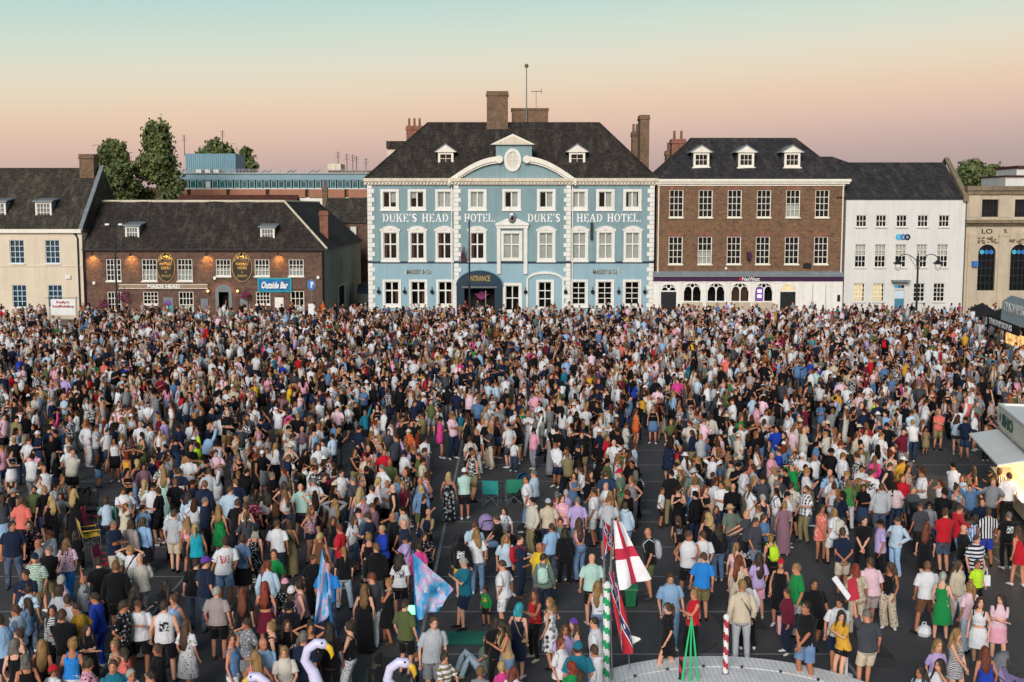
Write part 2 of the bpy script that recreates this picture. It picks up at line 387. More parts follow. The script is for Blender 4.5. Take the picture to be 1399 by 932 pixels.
def hip_roof(parent, x0, x1, y0, y1, z0, xr0, xr1, yr, zr, mat, over=.35, gable=(False, False), name='roof'):
    a, b = x0-(0 if gable[0] else over), x1+(0 if gable[1] else over)
    c, d = y0-over, y1+over
    R0, R1 = ((a if gable[0] else xr0), yr, zr), ((b if gable[1] else xr1), yr, zr)
    mb = MB()
    def strip(p, q, r, s_, n=14):        # uneven rows: an old roof sags a little
        vs, fs = [], []
        for i in range(n+1):
            for j in range(5):
                u, v = i/n, j/4
                P = Vector(p)*(1-u)*(1-v)+Vector(q)*u*(1-v)+Vector(r)*u*v+Vector(s_)*(1-u)*v
                if 0 < i < n and 0 < j < 4: P.z += rng.uniform(-.05, .03)
                vs.append(P)
        mb.add(vs, [(i*5+j, (i+1)*5+j, (i+1)*5+j+1, i*5+j+1) for i in range(n) for j in range(4)])
    strip((a, c, z0), (b, c, z0), R1, R0)
    strip((b, d, z0), (a, d, z0), R0, R1)
    mb.quad((a, d, z0), (a, c, z0), R0); mb.quad((b, c, z0), (b, d, z0), R1)
    mb.quad((a, c, z0), (a, d, z0), (b, d, z0), (b, c, z0))
    rf = mb.build(name, mat, parent)
    rm = MB().tube([R0, R1], .11, 6)
    if not gable[0]: rm.tube([(a, c, z0+.05), R0], .09, 6)
    if not gable[1]: rm.tube([(b, c, z0+.05), R1], .09, 6)
    rm.build('ridge_tiles', mat, rf)
    return rf
def chimney(parent, x0, x1, z0, z1, y, depth, mat, pots=0, potm='red_brick', name='chimney'):
    mb = MB().box(x0, x1, y, y+depth, z0, z1-.42)
    mb.box(x0-.08, x1+.08, y-.08, y+depth+.08, z1-.42, z1-.26); mb.box(x0-.03, x1+.03, y-.03, y+depth+.03, z1-.26, z1)
    ch = mb.build(name, mat, parent)
    for k in range(pots):
        px = x0+(x1-x0)*(k+.5)/pots
        MB().tube([(px, y+depth/2, z1), (px, y+depth/2, z1+.15), (px, y+depth/2, z1+.75), (px, y+depth/2, z1+.8)], [.16, .13, .11, .14], 8).build('chimney_pot', potm, ch)
    return ch
def gable_dormer(parent, x0, x1, z0, z1, za, y, cols, rows, yb, trim, glass='glass', curt=None):
    cx = (x0+x1)/2; d = frame_mb(x0, x1, z0, z1, .16, y-.02, y+.1).build('dormer', trim, parent)
    window(d, (x0+.16, x1-.16, z0+.16, z1-.16), y-.08, cols, rows, trim, .04, .04, glass, sill=False)  # panes
    ov = .28
    MB().prism([(x0-ov, z1), (x1+ov, z1), (cx, za)], y-.18, y+.02).build('dormer_pediment', trim, d)
    mb = MB()
    for s_ in (-1, 1):
        X = cx+s_*((x1-x0)/2+ov+.05)
        mb.add([(X, y-.24, z1-.02), (cx, y-.24, za+.02), (cx, yb+1.3, za+.02), (X, yb+.4, z1-.02), (X, y-.24, z1+.06), (cx, y-.24, za+.12), (cx, yb+1.3, za+.12), (X, yb+.4, z1+.06)],
               [(0, 1, 2, 3), (4, 7, 6, 5), (0, 4, 5, 1), (1, 5, 6, 2), (2, 6, 7, 3), (3, 7, 4, 0)])
    mb.build('dormer_roof', 'lead', d)
    mb = MB().box(x0+.02, x0+.1, y+.1, yb, z0-.2, z1); mb.box(x1-.1, x1-.02, y+.1, yb, z0-.2, z1)
    mb.build('dormer_cheek', 'lead', d)
    MB().box(x0-.12, x1+.12, y-.12, y+.05, z0-.14, z0).build('sill', trim, d)
    MB().quad((x0-.25, y-.3, z0-.62), (x1+.25, y-.3, z0-.62), (x1+.2, y-.02, z0-.13), (x0-.2, y-.02, z0-.13)).build('lead_apron', 'lead', d)
    return d

# ---------------------------------------------------------------- the blue hotel
hx0, hx1 = at(503, 330)[0], at(893, 330)[0]
hotel = thing('hotel', "large pale blue hotel with white quoins, curved pediment and dark hipped roof", 'hotel', ((hx0+hx1)/2, YF+7, 0))
ze = at(700, 250)[1]; zb = at(700, 358)[1]
cx0, cx1 = at(621, 330)[0], at(779, 330)[0]
YP = YF - .28
top_x = [532.5, 569.6, 607.2, 652.3, 698.9, 746.2, 790.5, 827, 863.8]
mid_x = [533.2, 570.4, 607.2, 652.3, None, 746.2, 791.3, 827.3, 864.2]
gnd_x = [535.4, 571.5, 608.7, None, None, None, 790.5, 826.2, 863.4]
def ops(which):
    r = []
    for i, x in enumerate(top_x): r.append((i, 't', rect(x-9.2, x+9.2, 262, 283.5)))
    for i, x in enumerate(mid_x):
        if x: r.append((i, 'm', rect(x-9.2, x+9.2, 318, 353.5)))
    for i, x in enumerate(gnd_x):
        if x: r.append((i, 'g', rect(x-9.6, x+9.6, 385, 416)))
    r.append((4, 'm', rect(688, 710, 319, 353)))
    r.append((4, 'd', rect(690.5, 709.5, 390, 424)))
    r.append((5, 'a', rect(735.5, 753.5, 385, 420)))
    return r
OPS = ops(0)
cs = lambda i: 3 <= i <= 5
entr = rect(628.5, 682, 385.5, 430)
wall_u, wall_l, wall_cu, wall_cl = [], [], [], []
for i, k, o in OPS:
    (wall_cu if cs(i) else wall_u).append(o) if k in 'tm' else (wall_cl if cs(i) else wall_l).append(o)
for (a, b) in ((hx0, cx0), (cx1, hx1)):
    sel = lambda L: [o for o in L if a < (o[0]+o[1])/2 < b]
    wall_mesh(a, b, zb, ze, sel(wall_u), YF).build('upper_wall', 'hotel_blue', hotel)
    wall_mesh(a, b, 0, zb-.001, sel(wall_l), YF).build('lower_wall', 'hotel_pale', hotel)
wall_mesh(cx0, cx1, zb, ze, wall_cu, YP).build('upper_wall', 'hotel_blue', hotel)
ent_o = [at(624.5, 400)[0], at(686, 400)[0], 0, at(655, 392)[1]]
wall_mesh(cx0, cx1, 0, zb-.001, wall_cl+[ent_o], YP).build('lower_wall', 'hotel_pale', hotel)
MB().box(cx0-.001, cx0+.05, YP+.01, YF+.2, 0, ze).box(cx1-.05, cx1+.001, YP+.01, YF+.2, 0, ze).build('wall_return', 'hotel_blue', hotel)
MB().box(hx0, hx0+.3, YF+.19, YF+14, 0, ze).box(hx1-.3, hx1, YF+.19, YF+14, 0, ze).box(hx0+.3, hx1-.3, YF+13.7, YF+14, 0, ze).build('side_wall', 'hotel_blue', hotel)
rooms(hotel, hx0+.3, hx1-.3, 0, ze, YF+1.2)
for i, k, o in OPS:
    y = YP if cs(i) else YF
    if k == 't':
        cur = {2: [(0, 1, 0, 1)], 3: [(0, 1, 0, 1)], 4: [(.55, 1, 0, 1)], 5: [(.5, 1, 0, 1)], 6: [(0, 1, 0, 1)], 7: [(.5, 1, 0, 1)], 8: [(.2, .9, 0, 1)], 0: [(.6, 1, .3, 1)], 1: [(0, .5, .6, 1)]}.get(i)
        window(hotel, o, y, 2, 1, surround=.22, bar=.13, curtain=('curtain', cur) if cur else None, separate=True)
        if i == 4:
            pass
    elif k == 'm' and i != 4:
        cur = [(0, .42, 0, 1), (.58, 1, 0, 1)] if i > 3 else [(0, .2, .0, 1)]
        window(hotel, o, y, 2, 2, surround=.2, bar=.12, hood='seg', curtain=('curtain' if i > 3 else 'red_curtain', cur), separate=True, meeting=[0, .56, 1])
    elif k == 'm':
        window(hotel, o, y, 2, 2, surround=.22, bar=.12, sill=False, curtain=('curtain', [(0, .45, 0, 1), (.55, 1, 0, 1)]), separate=True, meeting=[0, .56, 1])
    elif k == 'g':
        if i < 3: window(hotel, o, y, 2, 2, surround=.2, bar=.12, separate=True, meeting=[0, .62, 1], curtain=('red_curtain', [(.75, 1, 0, .6)]))
        else: window(hotel, o, y, 2, 4, surround=.2, bar=.06, separate=True)
    elif k == 'd': window(hotel, o, y, 2, 2, surround=.24, bar=.09, separate=True, sill=False)
    elif k == 'a': window(hotel, o, y, 2, 3, surround=.2, bar=.08, separate=True, sill=False)
# aedicule of the middle window
X = lambda px, py=340: at(px, py)[0]
Zp = lambda py: at(700, py)[1]
aed = MB()
for a, b in ((679, 684), (715.5, 720.5)): aed.box(X(a), X(b), YP-.2, YP-.001, Zp(374), Zp(312))
aed.box(X(678), X(721.5), YP-.26, YP-.001, Zp(312), Zp(308)); aed.box(X(677), X(722.5), YP-.36, YP-.001, Zp(308), Zp(305.5))
aed.prism([(X(677), Zp(305.5)), (X(722.5), Zp(305.5)), (X(699.8), Zp(295.5))], YP-.34, YP-.001)
ad_ = aed.build('window_aedicule', 'white_trim', hotel)
MB().ball((X(699.8), YP-.42, Zp(297.5)), (.36, .12, .5), 10, 6).build('crest', 'grey_metal', ad_)
MB().ball((X(699.8), YP-.5, Zp(297.5)), (.16, .09, .22), 8, 5).build('crest_shield', 'black_paint', ad_)
# quoins: every block a piece
def quoins(x, side, y, z0, z1):
    z, k = z0, 0
    while z < z1-.2:
        w = .62 if k % 2 else .42
        a, b = (x, x+w) if side > 0 else (x-w, x)
        MB().box(a, b, y-.07, y+.04, z+.015, min(z+.40, z1)-.015).build('quoin', 'white_trim', hotel)
        z += .40; k += 1
quoins(hx0-.03, 1, YF, 0, zb-.1); quoins(hx0-.03, 1, YF, zb+.12, ze); quoins(hx1+.03, -1, YF, 0, zb-.1); quoins(hx1+.03, -1, YF, zb+.12, ze)
quoins(cx0-.03, 1, YP, 0, zb-.1); quoins(cx0-.03, 1, YP, zb+.12, ze); quoins(cx1+.03, -1, YP, 0, zb-.1); quoins(cx1+.03, -1, YP, zb+.12, ze)
for a, b, y in ((hx0-.05, cx0, YF), (cx0-.05, cx1+.05, YP), (cx1, hx1+.05, YF)):
    MB().box(a, b, y-.1, y+.02, zb-.1, zb+.06).build('string_course', 'navy_paint', hotel)
# cornice
zt = Zp(245.5)
for a, b, y in ((hx0-.3, cx0-.35, YF), (cx0-.33, cx1+.33, YP), (cx1+.35, hx1+.3, YF)):
    MB().box(a, b, y-.16, y-.002, ze-.18, ze+.0).box(a, b, y-.34, y+.1, ze+.001, ze+.12).box(a, b, y-.46, y+.1, ze+.121, zt+.12).build('cornice', 'stone_trim', hotel)
    mb = MB(); n = int((b-a)/.30)
    for i in range(n): mb.box(a+(b-a)*(i+.25)/n, a+(b-a)*(i+.75)/n, y-.32, y-.161, ze-.13, ze-.005)
    mb.build('dentils', 'cream_trim', hotel)
# broken segmental pediment with attic block
zc = zt + .12
def arc(sgn, r_off):
    pts = []
    xa, za_, xb, zb_ = (X(613, 240), Zp(247), X(682, 240), Zp(216)) if sgn < 0 else (X(787, 240), Zp(247), X(719.5, 240), Zp(216))
    for k in range(13):
        t = k/12; x = xa+(xb-xa)*t; z = za_ + (zb_-za_)*math.sin(t*math.pi/2*.98)
        pts.append((x, z + r_off))
    return pts
for sgn in (-1, 1):
    lo_, hi_ = arc(sgn, -.32), arc(sgn, .12)
    p = MB()
    p.ribbon(lo_, hi_, YP-.42, YP-.02) if sgn < 0 else p.ribbon(hi_, lo_, YP-.42, YP-.02)
    p.tube([(arc(sgn, -.02)[-1][0], YP-.5, arc(sgn, -.14)[-1][1]), (arc(sgn, -.02)[-1][0], YP-.02, arc(sgn, -.14)[-1][1])], .34, 14)
    pd = p.build('pediment_scroll', 'cream_trim', hotel)
    mb = MB(); q = arc(sgn, -.42)
    for k in range(12):
        for tt in (.2, .7):
            x, z = q[k][0]+(q[k+1][0]-q[k][0])*tt, q[k][1]+(q[k+1][1]-q[k][1])*tt
            mb.box(x-.09, x+.09, YP-.30, YP-.02, z-.06, z+.10)
    mb.build('dentils', 'white_trim', pd)
tym = [(X(621, 240), zc-.05), (X(779, 240), zc-.05)] + [(x, z) for x, z in arc(1, -.25) if z > zc] + [(x, z) for x, z in reversed(arc(-1, -.25)) if z > zc]
MB().prism(tym, YP+.02, YP+.5).build('tympanum', 'hotel_blue', hotel)
MB().box(X(677.5, 210), X(726.5, 210), YP-.05, YP+1.2, Zp(222), Zp(198)).build('attic_block', 'hotel_blue', hotel)
MB().prism([(X(670, 200), Zp(198)), (X(731, 200), Zp(198)), (X(700.5, 200), Zp(183.5))], YP-.38, YP+2.5).build('attic_pediment', 'cream_trim', hotel)
MB().prism([(X(677, 200), Zp(196.6)), (X(724, 200), Zp(196.6)), (X(700.5, 200), Zp(186.5))], YP-.41, YP-.385).build('pediment_panel', 'stone_trim', hotel)
ocx, ocz = X(700.3, 219), Zp(219)
ang = [2*math.pi*k/28 for k in range(29)]
ov = MB().ribbon([(ocx+.52*math.cos(a), ocz+.74*math.sin(a)) for a in ang], [(ocx+.76*math.cos(a), ocz+1.02*math.sin(a)) for a in ang], YP-.16, YP-.04).build('oval_window', 'white_trim', hotel)
MB().prism([(ocx+.53*math.cos(a), ocz+.75*math.sin(a)) for a in ang[:-1]], YP-.07, YP-.055).build('pane', 'blind', ov)
MB().box(ocx-.02, ocx+.02, YP-.10, YP-.075, ocz-.72, ocz+.72).box(ocx-.5, ocx+.5, YP-.10, YP-.074, ocz-.02, ocz+.02).build('glazing_bars', 'white_trim', ov)
# roof
zr = at(700, 168.5, YF+7)[1]
hr = hip_roof(hotel, hx0, hx1, YF, YF+14, zt+.05, at(584, 168, YF+7)[0], at(819, 168, YF+7)[0], YF+7, zr, 'tile_roof', .25)
for a, b in ((598.5, 619.5), (777.5, 799.5)):
    yd = YF+1.9
    gable_dormer(hr, at(a, 215, yd)[0], at(b, 215, yd)[0], at(a, 225.5, yd)[1], at(a, 208, yd)[1], at(a, 198, yd)[1], yd, 2, 2, yd+2.6, 'cream_trim')
yc = YF+6.2
chimney(hr, at(665, 150, yc)[0], at(694, 150, yc)[0], zr-1.6, at(680, 124.5, yc)[1], yc, 1.5, 'chimney_brick')
pb = MB().box(at(699, 160, yc+1)[0], at(749, 160, yc+1)[0], yc+1.2, yc+4, zr-.8, at(700, 150, yc+1)[1]).box(at(698, 160, yc+1)[0], at(750, 160, yc+1)[0], yc+1.1, yc+4.1, at(700, 150, yc+1)[1], at(700, 147.5, yc+1)[1]).build('roof_plant_room', 'chimney_brick', hr)
yq = YF+10.5
chimney(hr, at(874.5, 190, yq)[0], at(887, 190, yq)[0], ze, at(880, 157, yq)[1], yq, 2.2, 'chimney_brick')
chimney(hr, at(864, 190, yq+4)[0], at(873, 190, yq+4)[0], ze, at(868, 180, yq+4)[1], yq+4, 1.4, 'chimney_brick', 2, 'chimney_brick')
fp = thing('flagpole', 'thin white flagpole with ball finial on the hotel roof', 'flagpole', (at(719.5, 155, yc)[0], yc+1, zr))
px_ = at(719.5, 120, yc)[0]
MB().tube([(px_, yc+1, zr-.3), (px_, yc+1, at(719, 92, yc+1)[1])], [.07, .045], 8).build('pole', 'grey_metal', fp)
MB().ball((px_, yc+1, at(719, 90, yc+1)[1]), .2, 10, 6).build('finial', 'dark_gold', fp)
ar = thing('aerial', 'television aerial on a thin mast on the hotel plant room', 'aerial', (at(733, 150, yc)[0], yc+2, zr+1.5))
ax = at(733, 135, yc)[0]; azz = at(733, 125, yc+2)[1]
MB().tube([(ax, yc+2, zr+.5), (ax, yc+2, azz+.1)], .035, 6).build('mast', 'grey_metal', ar)
mb = MB().tube([(ax-.5, yc+2, azz), (ax+.55, yc+2, azz)], .03, 6)
for k in range(6): mb.tube([(ax-.4+.18*k, yc+1.7, azz), (ax-.4+.18*k, yc+2.3, azz)], .018, 4)
mb.tube([(ax+.5, yc+2, azz-.2), (ax+.5, yc+2, azz+.25)], .03, 5)
mb.build('aerial_rods', 'grey_metal', ar)
# entrance arch
pts = [(X(655.3, 385) + (X(686.5, 385)-X(655.3, 385))*math.cos(a), Zp(389.5) + (Zp(369.5)-Zp(389.5))*math.sin(a)) for a in [math.pi*k/16 for k in range(17)]]
e0, e1 = X(624, 400), X(686.5, 400)
porch = MB().prism([(e1, Zp(389.5))] + pts[1:-1] + [(e0, Zp(389.5))], YP-.25, YP-.003).build('entrance_arch', 'navy_paint', hotel)
MB().box(e0, e0+.7, YP-.25, YP+.2, 0, Zp(389.5)-.001).box(e1-.7, e1, YP-.25, YP+.2, 0, Zp(389.5)-.001).box(e0+.7, e1-.7, YP-.2, YP+.1, Zp(394), Zp(389.5)-.001).build('entrance_jambs', 'navy_paint', porch)
MB().box(e0+.5, e1-.5, YP-.32, YP-.255, Zp(392.3), Zp(391.2)).build('entrance_rail', 'grey_metal', porch)
pi_ = [(X(655.3, 385)+(x-X(655.3, 385))*1.04, Zp(389.5)+(z-Zp(389.5))*1.05) for x, z in pts]; po_ = [(x, z) for x, z in pts]
MB().ribbon(pi_, po_, YP-.33, YP-.251).build('arch_moulding', 'teal_box', porch)
text('ENTRANCE', 'lettering', 'gold_letter', porch, X(655, 380), Zp(380), YP-.28, .5, 1.95, bold=.03)
MB().box(e1-1.55, e1-1.48, YP+.1, YP+.15, 0, Zp(397)).build('door_frame', 'grey_metal', porch)
plain('magenta_glow', (.16, .008, .09), .6, .08)
MB().prism([(X(658, 402)+.55*math.cos(a)*(1+.25*math.sin(5*a)), Zp(404)+.32*math.sin(a)*(1+.3*math.cos(4*a))) for a in [2*math.pi*k/24 for k in range(24)]], YP+.85, YP+.9).build('doorway_glow', 'magenta_glow', porch)  # added glowing shape standing in for the pinkish glow inside the doorway
# right-hand blind arch
pa = [(X(744.5, 385) + (X(768, 385)-X(744.5, 385))*math.cos(a), Zp(383) + (Zp(374)-Zp(383))*math.sin(a)) for a in [math.pi*k/14 for k in range(15)]]
pb_ = [(X(744.5, 385) + (X(770, 385)-X(744.5, 385))*math.cos(a), Zp(383) + (Zp(370.5)-Zp(383))*math.sin(a)) for a in [math.pi*k/14 for k in range(15)]]
ba = MB().ribbon(pb_, pa, YP-.14, YP-.003)
ba.box(X(719, 400), X(721.2, 400), YP-.14, YP-.003, 0, Zp(383)-.001); ba.box(X(767.8, 400), X(770, 400), YP-.14, YP-.003, 0, Zp(383)-.001)
ba.build('blind_arch', 'white_trim', hotel)
# serif lettering
def serif(word, x0, x1, z0, z1, y, parent, mat):
    H = z1-z0; S, T = .19*H, .10*H
    WID = {'D': .86, 'U': .86, 'K': .88, 'E': .76, "'": .28, 'S': .68, 'H': .92, 'A': .9, 'O': .9, 'T': .82, 'L': .74, '.': .3, ' ': .5}
    tot = sum(WID[c] for c in word) + .14*(len(word)-1); k = (x1-x0)/(tot*H)
    mb = MB(); x = x0
    def bx(a, b, c, d): mb.box(x+a*k, x+b*k, y-.04, y+.0, z0+c, z0+d)
    def ser(a, c):
        bx(a-.09*H, a+S+.09*H, c, c+.07*H)
    for ch in word:
        w = WID[ch]*H
        if ch == 'D':
            bx(.08*H, .08*H+S, .07*H, H-.07*H); ser(.08*H, 0); ser(.08*H, H-.07*H)
            aa = [math.pi/2-math.pi*i/10 for i in range(11)]
            mb.ribbon([(x+(.34*H+(w-.34*H-S)*math.cos(a))*k, z0+H/2+(H/2-T)*math.sin(a)) for a in aa], [(x+(.34*H+(w-.34*H)*math.cos(a))*k, z0+H/2+H/2*math.sin(a)) for a in aa], y-.041, y)
            bx(.2*H, .35*H, 0, T); bx(.2*H, .35*H, H-T, H)
        elif ch == 'O':
            aa = [2*math.pi*i/18 for i in range(19)]
            mb.ribbon([(x+(w/2+(w/2-S)*math.cos(a))*k, z0+H/2+(H/2-T*.8)*math.sin(a)) for a in aa], [(x+(w/2+w/2*math.cos(a))*k, z0+H/2+H/2*math.sin(a)) for a in aa], y-.04, y)
        elif ch == 'U':
            bx(.08*H, .08*H+S, .3*H, H); ser(.08*H, H-.07*H); bx(w-.08*H-T, w-.08*H, .3*H, H); bx(w-.26*H, w, H-.07*H, H)
            aa = [math.pi+math.pi*i/8 for i in range(9)]; r = (w-.16*H)/2
            mb.ribbon([(x+(w/2+(r-S*.7)*math.cos(a))*k, z0+.31*H+(.31*H-T)*math.sin(a)) for a in aa], [(x+(w/2+r*math.cos(a))*k, z0+.31*H+.31*H*math.sin(a)) for a in aa], y-.041, y)
        elif ch == 'S':
            cl = [(.92, .80), (.75, .93), (.5, .96), (.22, .88), (.14, .72), (.3, .58), (.6, .46), (.84, .32), (.8, .13), (.52, .04), (.25, .07), (.08, .2)]
            th = [.5, .6, .7, 1, 1.2, 1.4, 1.4, 1.2, 1, .7, .6, .5]
            for i in range(len(cl)-1):
                (a, b), (c, d) = cl[i], cl[i+1]
                dx, dz = (c-a)*w, (d-b)*H; L = math.hypot(dx, dz); nx, nzz = -dz/L*S*.5, dx/L*S*.5
                q = [(a*w-dx*.1+nx*th[i], b*H-dz*.1+nzz*th[i]), (a*w-dx*.1-nx*th[i], b*H-dz*.1-nzz*th[i]), (c*w+dx*.1-nx*th[i+1], d*H+dz*.1-nzz*th[i+1]), (c*w+dx*.1+nx*th[i+1], d*H+dz*.1+nzz*th[i+1])]
                mb.prism([(x+u*k, z0+v) for u, v in q], y-.04-.0005*i, y)
        elif ch in 'EL':
            bx(.08*H, .08*H+S, .07*H, H-.07*H); ser(.08*H, 0); ser(.08*H, H-.07*H); bx(.2*H, w, 0, T*1.02); bx(w-T, w, T, .28*H)
            if ch == 'E': bx(.2*H, w*.95, H-T*1.02, H); bx(w*.95-T, w*.95, .74*H, H-T); bx(.28*H, w*.72, .46*H, .46*H+T)
        elif ch == 'H':
            for a in (.08*H, w-.08*H-S): bx(a, a+S, .07*H, H-.07*H); ser(a, 0); ser(a, H-.07*H)
            bx(.08*H+S, w-.08*H-S, .46*H, .46*H+T)
        elif ch == 'T':
            bx(w/2-S/2, w/2+S/2, .07*H, H-T); ser(w/2-S/2, 0); bx(0, w, H-T, H); bx(0, T, .7*H, H-T); bx(w-T, w, .7*H, H-T)
        elif ch == 'A':
            mb.prism([(x+(.05*H)*k, z0+.05*H), (x+(.05*H+T)*k, z0+.05*H), (x+(w/2+T*.4)*k, z0+H), (x+(w/2-T*.6)*k, z0+H)], y-.04, y)
            mb.prism([(x+(w-.05*H-S)*k, z0+.05*H), (x+(w-.05*H)*k, z0+.05*H), (x+(w/2+S*.5)*k, z0+H), (x+(w/2-S*.5)*k, z0+H)], y-.0405, y)
            bx(.22*H, w-.25*H, .3*H, .3*H+T*.8); bx(-.02*H, .26*H, 0, .06*H); bx(w-.36*H, w+.02*H, 0, .06*H)
        elif ch == 'K':
            bx(.08*H, .08*H+S, .07*H, H-.07*H); ser(.08*H, 0); ser(.08*H, H-.07*H)
            mb.prism([(x+(.26*H)*k, z0+.42*H), (x+(.26*H)*k, z0+.3*H), (x+(w-.08*H)*k, z0+.95*H), (x+(w-.22*H)*k, z0+.95*H)], y-.04, y)
            mb.prism([(x+(.42*H)*k, z0+.55*H), (x+(w-.28*H)*k, z0+.04*H), (x+(w-.02*H)*k, z0+.04*H), (x+(.52*H)*k, z0+.66*H)], y-.0405, y)
            bx(w-.34*H, w+.02*H, 0, .06*H); bx(w-.34*H, w, H-.06*H, H)
        elif ch == "'": mb.prism([(x+.06*H*k, z0+.68*H), (x+.12*H*k, z0+.68*H), (x+.22*H*k, z0+H), (x+.04*H*k, z0+H)], y-.04, y)
        elif ch == '.': bx(.06*H, .24*H, 0, .17*H)
        x += (w+.14*H)*k
    mb.build('lettering', mat, parent)
for wd, a, b, yy in (("DUKE'S HEAD", 523, 612.5, YF), ("HOTEL.", 634.6, 677, YP), ("DUKE'S", 721, 765, YP), ("HEAD HOTEL.", 788, 876, YF)):
    serif(wd, X(a, 298), X(b, 298), Zp(303.2), Zp(292.2), yy-.005, hotel, 'white_letter')
for a, s_ in ((572.5, 1), (827, -1)):
    text('MASSEY & Co', 'lettering', 'dark_gold', hotel, X(a, 371), Zp(371.5), YF-.03, .42, 2.2, bold=.015)
    MB().box(X(a-18*s_, 371)-.02, X(a-18*s_, 371)+.02, YF-.1, YF-.01, Zp(376), Zp(365)).build('sign_bracket', 'white_trim', hotel)
for a in (517.5, 553, 590.3, 718, 772.5, 809.3, 845, 880.6):
    yy = YP if 621 < a < 779 else YF
    mb = MB().tube([(X(a, 397), yy, Zp(393)), (X(a, 397), yy-.25, Zp(392)), (X(a, 397), yy-.25, Zp(396))], .03, 6)
    mb.tube([(X(a, 397), yy-.25, Zp(396)), (X(a, 397), yy-.25, Zp(397)), (X(a, 397), yy-.25, Zp(400)), (X(a, 397), yy-.25, Zp(401))], [.06, .17, .15, .05], 8)
    mb.build('wall_lantern', 'black_paint', hotel)
for a in (617.5, 782):
    MB().tube([(X(a, 330), YF-.12, .3), (X(a, 330), YF-.12, ze-.2)], .06, 8).build('downpipe', 'white_trim', hotel)
MB().box(X(808, 310)-.1, X(808, 310)+.12, YF-.35, YF-.1, Zp(327), Zp(304)).build('wall_bracket', 'dark_metal', hotel)
fl = thing('wall_flag', 'dark red and blue flag on a short pole beside hotel quoins', 'flag', (X(633, 350), YP-.6, Zp(358)))
MB().tube([(X(633, 350), YP, Zp(357)), (X(633.5, 350), YP-.9, Zp(335))], .025, 6).build('pole', 'white_trim', fl)
plain('dark_flag', (.10, .03, .05), .8)
MB().add([(X(633.5, 350)+.05*math.sin(j*1.5)+dx*w_, YP-.85+.12*j/6*5-.06*math.cos(j*2+dx*3), Zp(335)-.24*j) for j in range(7) for dx, w_ in ((-.5, .1+.08*j), (0, 1), (.5, .1+.08*j))],
         [(j*3+i, j*3+i+1, j*3+i+4, j*3+i+3) for j in range(6) for i in range(2)]).build('cloth', 'dark_flag', fl)
# ---------------------------------------------------------------- brick bank
bx0, bx1 = at(897, 300)[0], at(1153, 300)[0]
bank = thing('brick_bank', 'brown brick Georgian bank with three dormers and purple shop fascia', 'bank', ((bx0+bx1)/2, YF+5, 0))
bw = []
for c in (924, 964, 1003.7, 1043.7, 1083.4, 1123.3): bw.append(rect(c-9.6, c+9.6, 259.5, 297))
for c in (923, 963, 1002.6, 1042, 1081.7, 1121.6): bw.append(rect(c-9.6, c+9.6, 323.3, 361))
bze, bzf = at(1000, 251)[1], at(1000, 378)[1]
wall_mesh(bx0, bx1, bzf, bze, bw, YF, .14, YF+11).build('wall', 'bank_brick', bank)
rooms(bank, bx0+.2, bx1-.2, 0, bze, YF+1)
for i, o in enumerate(bw):
    window(bank, o, YF, 3, 4, 'cream_trim', .05, .07, curtain=('curtain', [(.0, 1, 0, .5)]) if i in (4, 7) else None)
    MB().prism([(o[0]-.02, o[3]), (o[1]+.02, o[3]), (o[1]+.16, o[3]+.32), (o[0]-.16, o[3]+.32)], YF-.012, YF+.05).build('brick_arch', 'red_brick', bank)
MB().box(bx0-.1, bx1+.35, YF-.3, YF+.1, bze-.02, bze+.16).box(bx0-.1, bx1+.45, YF-.42, YF+.1, bze+.161, bze+.40).box(bx0, bx1, YF-.12, YF-.001, bze-.2, bze-.021).build('cornice', 'cream_trim', bank)
brf = hip_roof(bank, bx0, bx1, YF, YF+11, bze+.3, at(943, 190, YF+5.5)[0], at(1087, 190, YF+5.5)[0], YF+5.5, at(1000, 190, YF+5.5)[1], 'slate_roof', .25)
for c in (958.2, 1019.5, 1082.5):
    yd = YF+1.5
    gable_dormer(brf, at(c-10.8, 218, yd)[0], at(c+10.8, 218, yd)[0], at(c, 228.5, yd)[1], at(c, 208.5, yd)[1], at(c, 199.5, yd)[1], yd, 3, 2, yd+2.6, 'cream_trim', 'glass')
chimney(brf, at(918, 195, YF+8)[0], at(937, 195, YF+8)[0], bze, at(925, 190, YF+8)[1], YF+8, 1.6, 'red_brick', 2)
chimney(brf, at(910, 205, YF+10)[0], at(917.5, 205, YF+10)[0], bze, at(913, 206, YF+10)[1], YF+10, 1, 'chimney_brick', 1, 'chimney_brick')
for px in (899.5, 1150.5):
    xx = at(px, 300)[0]
    MB().tube([(xx, YF-.1, bzf+.1), (xx, YF-.1, bze-.5), (xx, YF-.25, bze)], .06, 8).build('downpipe', 'cream_trim', bank)
MB().box(at(1097, 365)[0], at(1108, 365)[0], YF-.08, YF, at(1100, 367)[1], at(1100, 359.5)[1]).build('plaque', 'black_paint', bank)
MB().box(at(1020, 350)[0], at(1025, 350)[0], YF-.6, YF-.02, at(1020, 354)[1], at(1020, 344.5)[1]).build('alarm_box', 'purple_fascia', bank)
MB().box(at(990, 366)[0], at(993, 366)[0], YF-.2, YF-.02, at(990, 368)[1], at(990, 365)[1]).build('alarm_box', 'white_trim', bank)
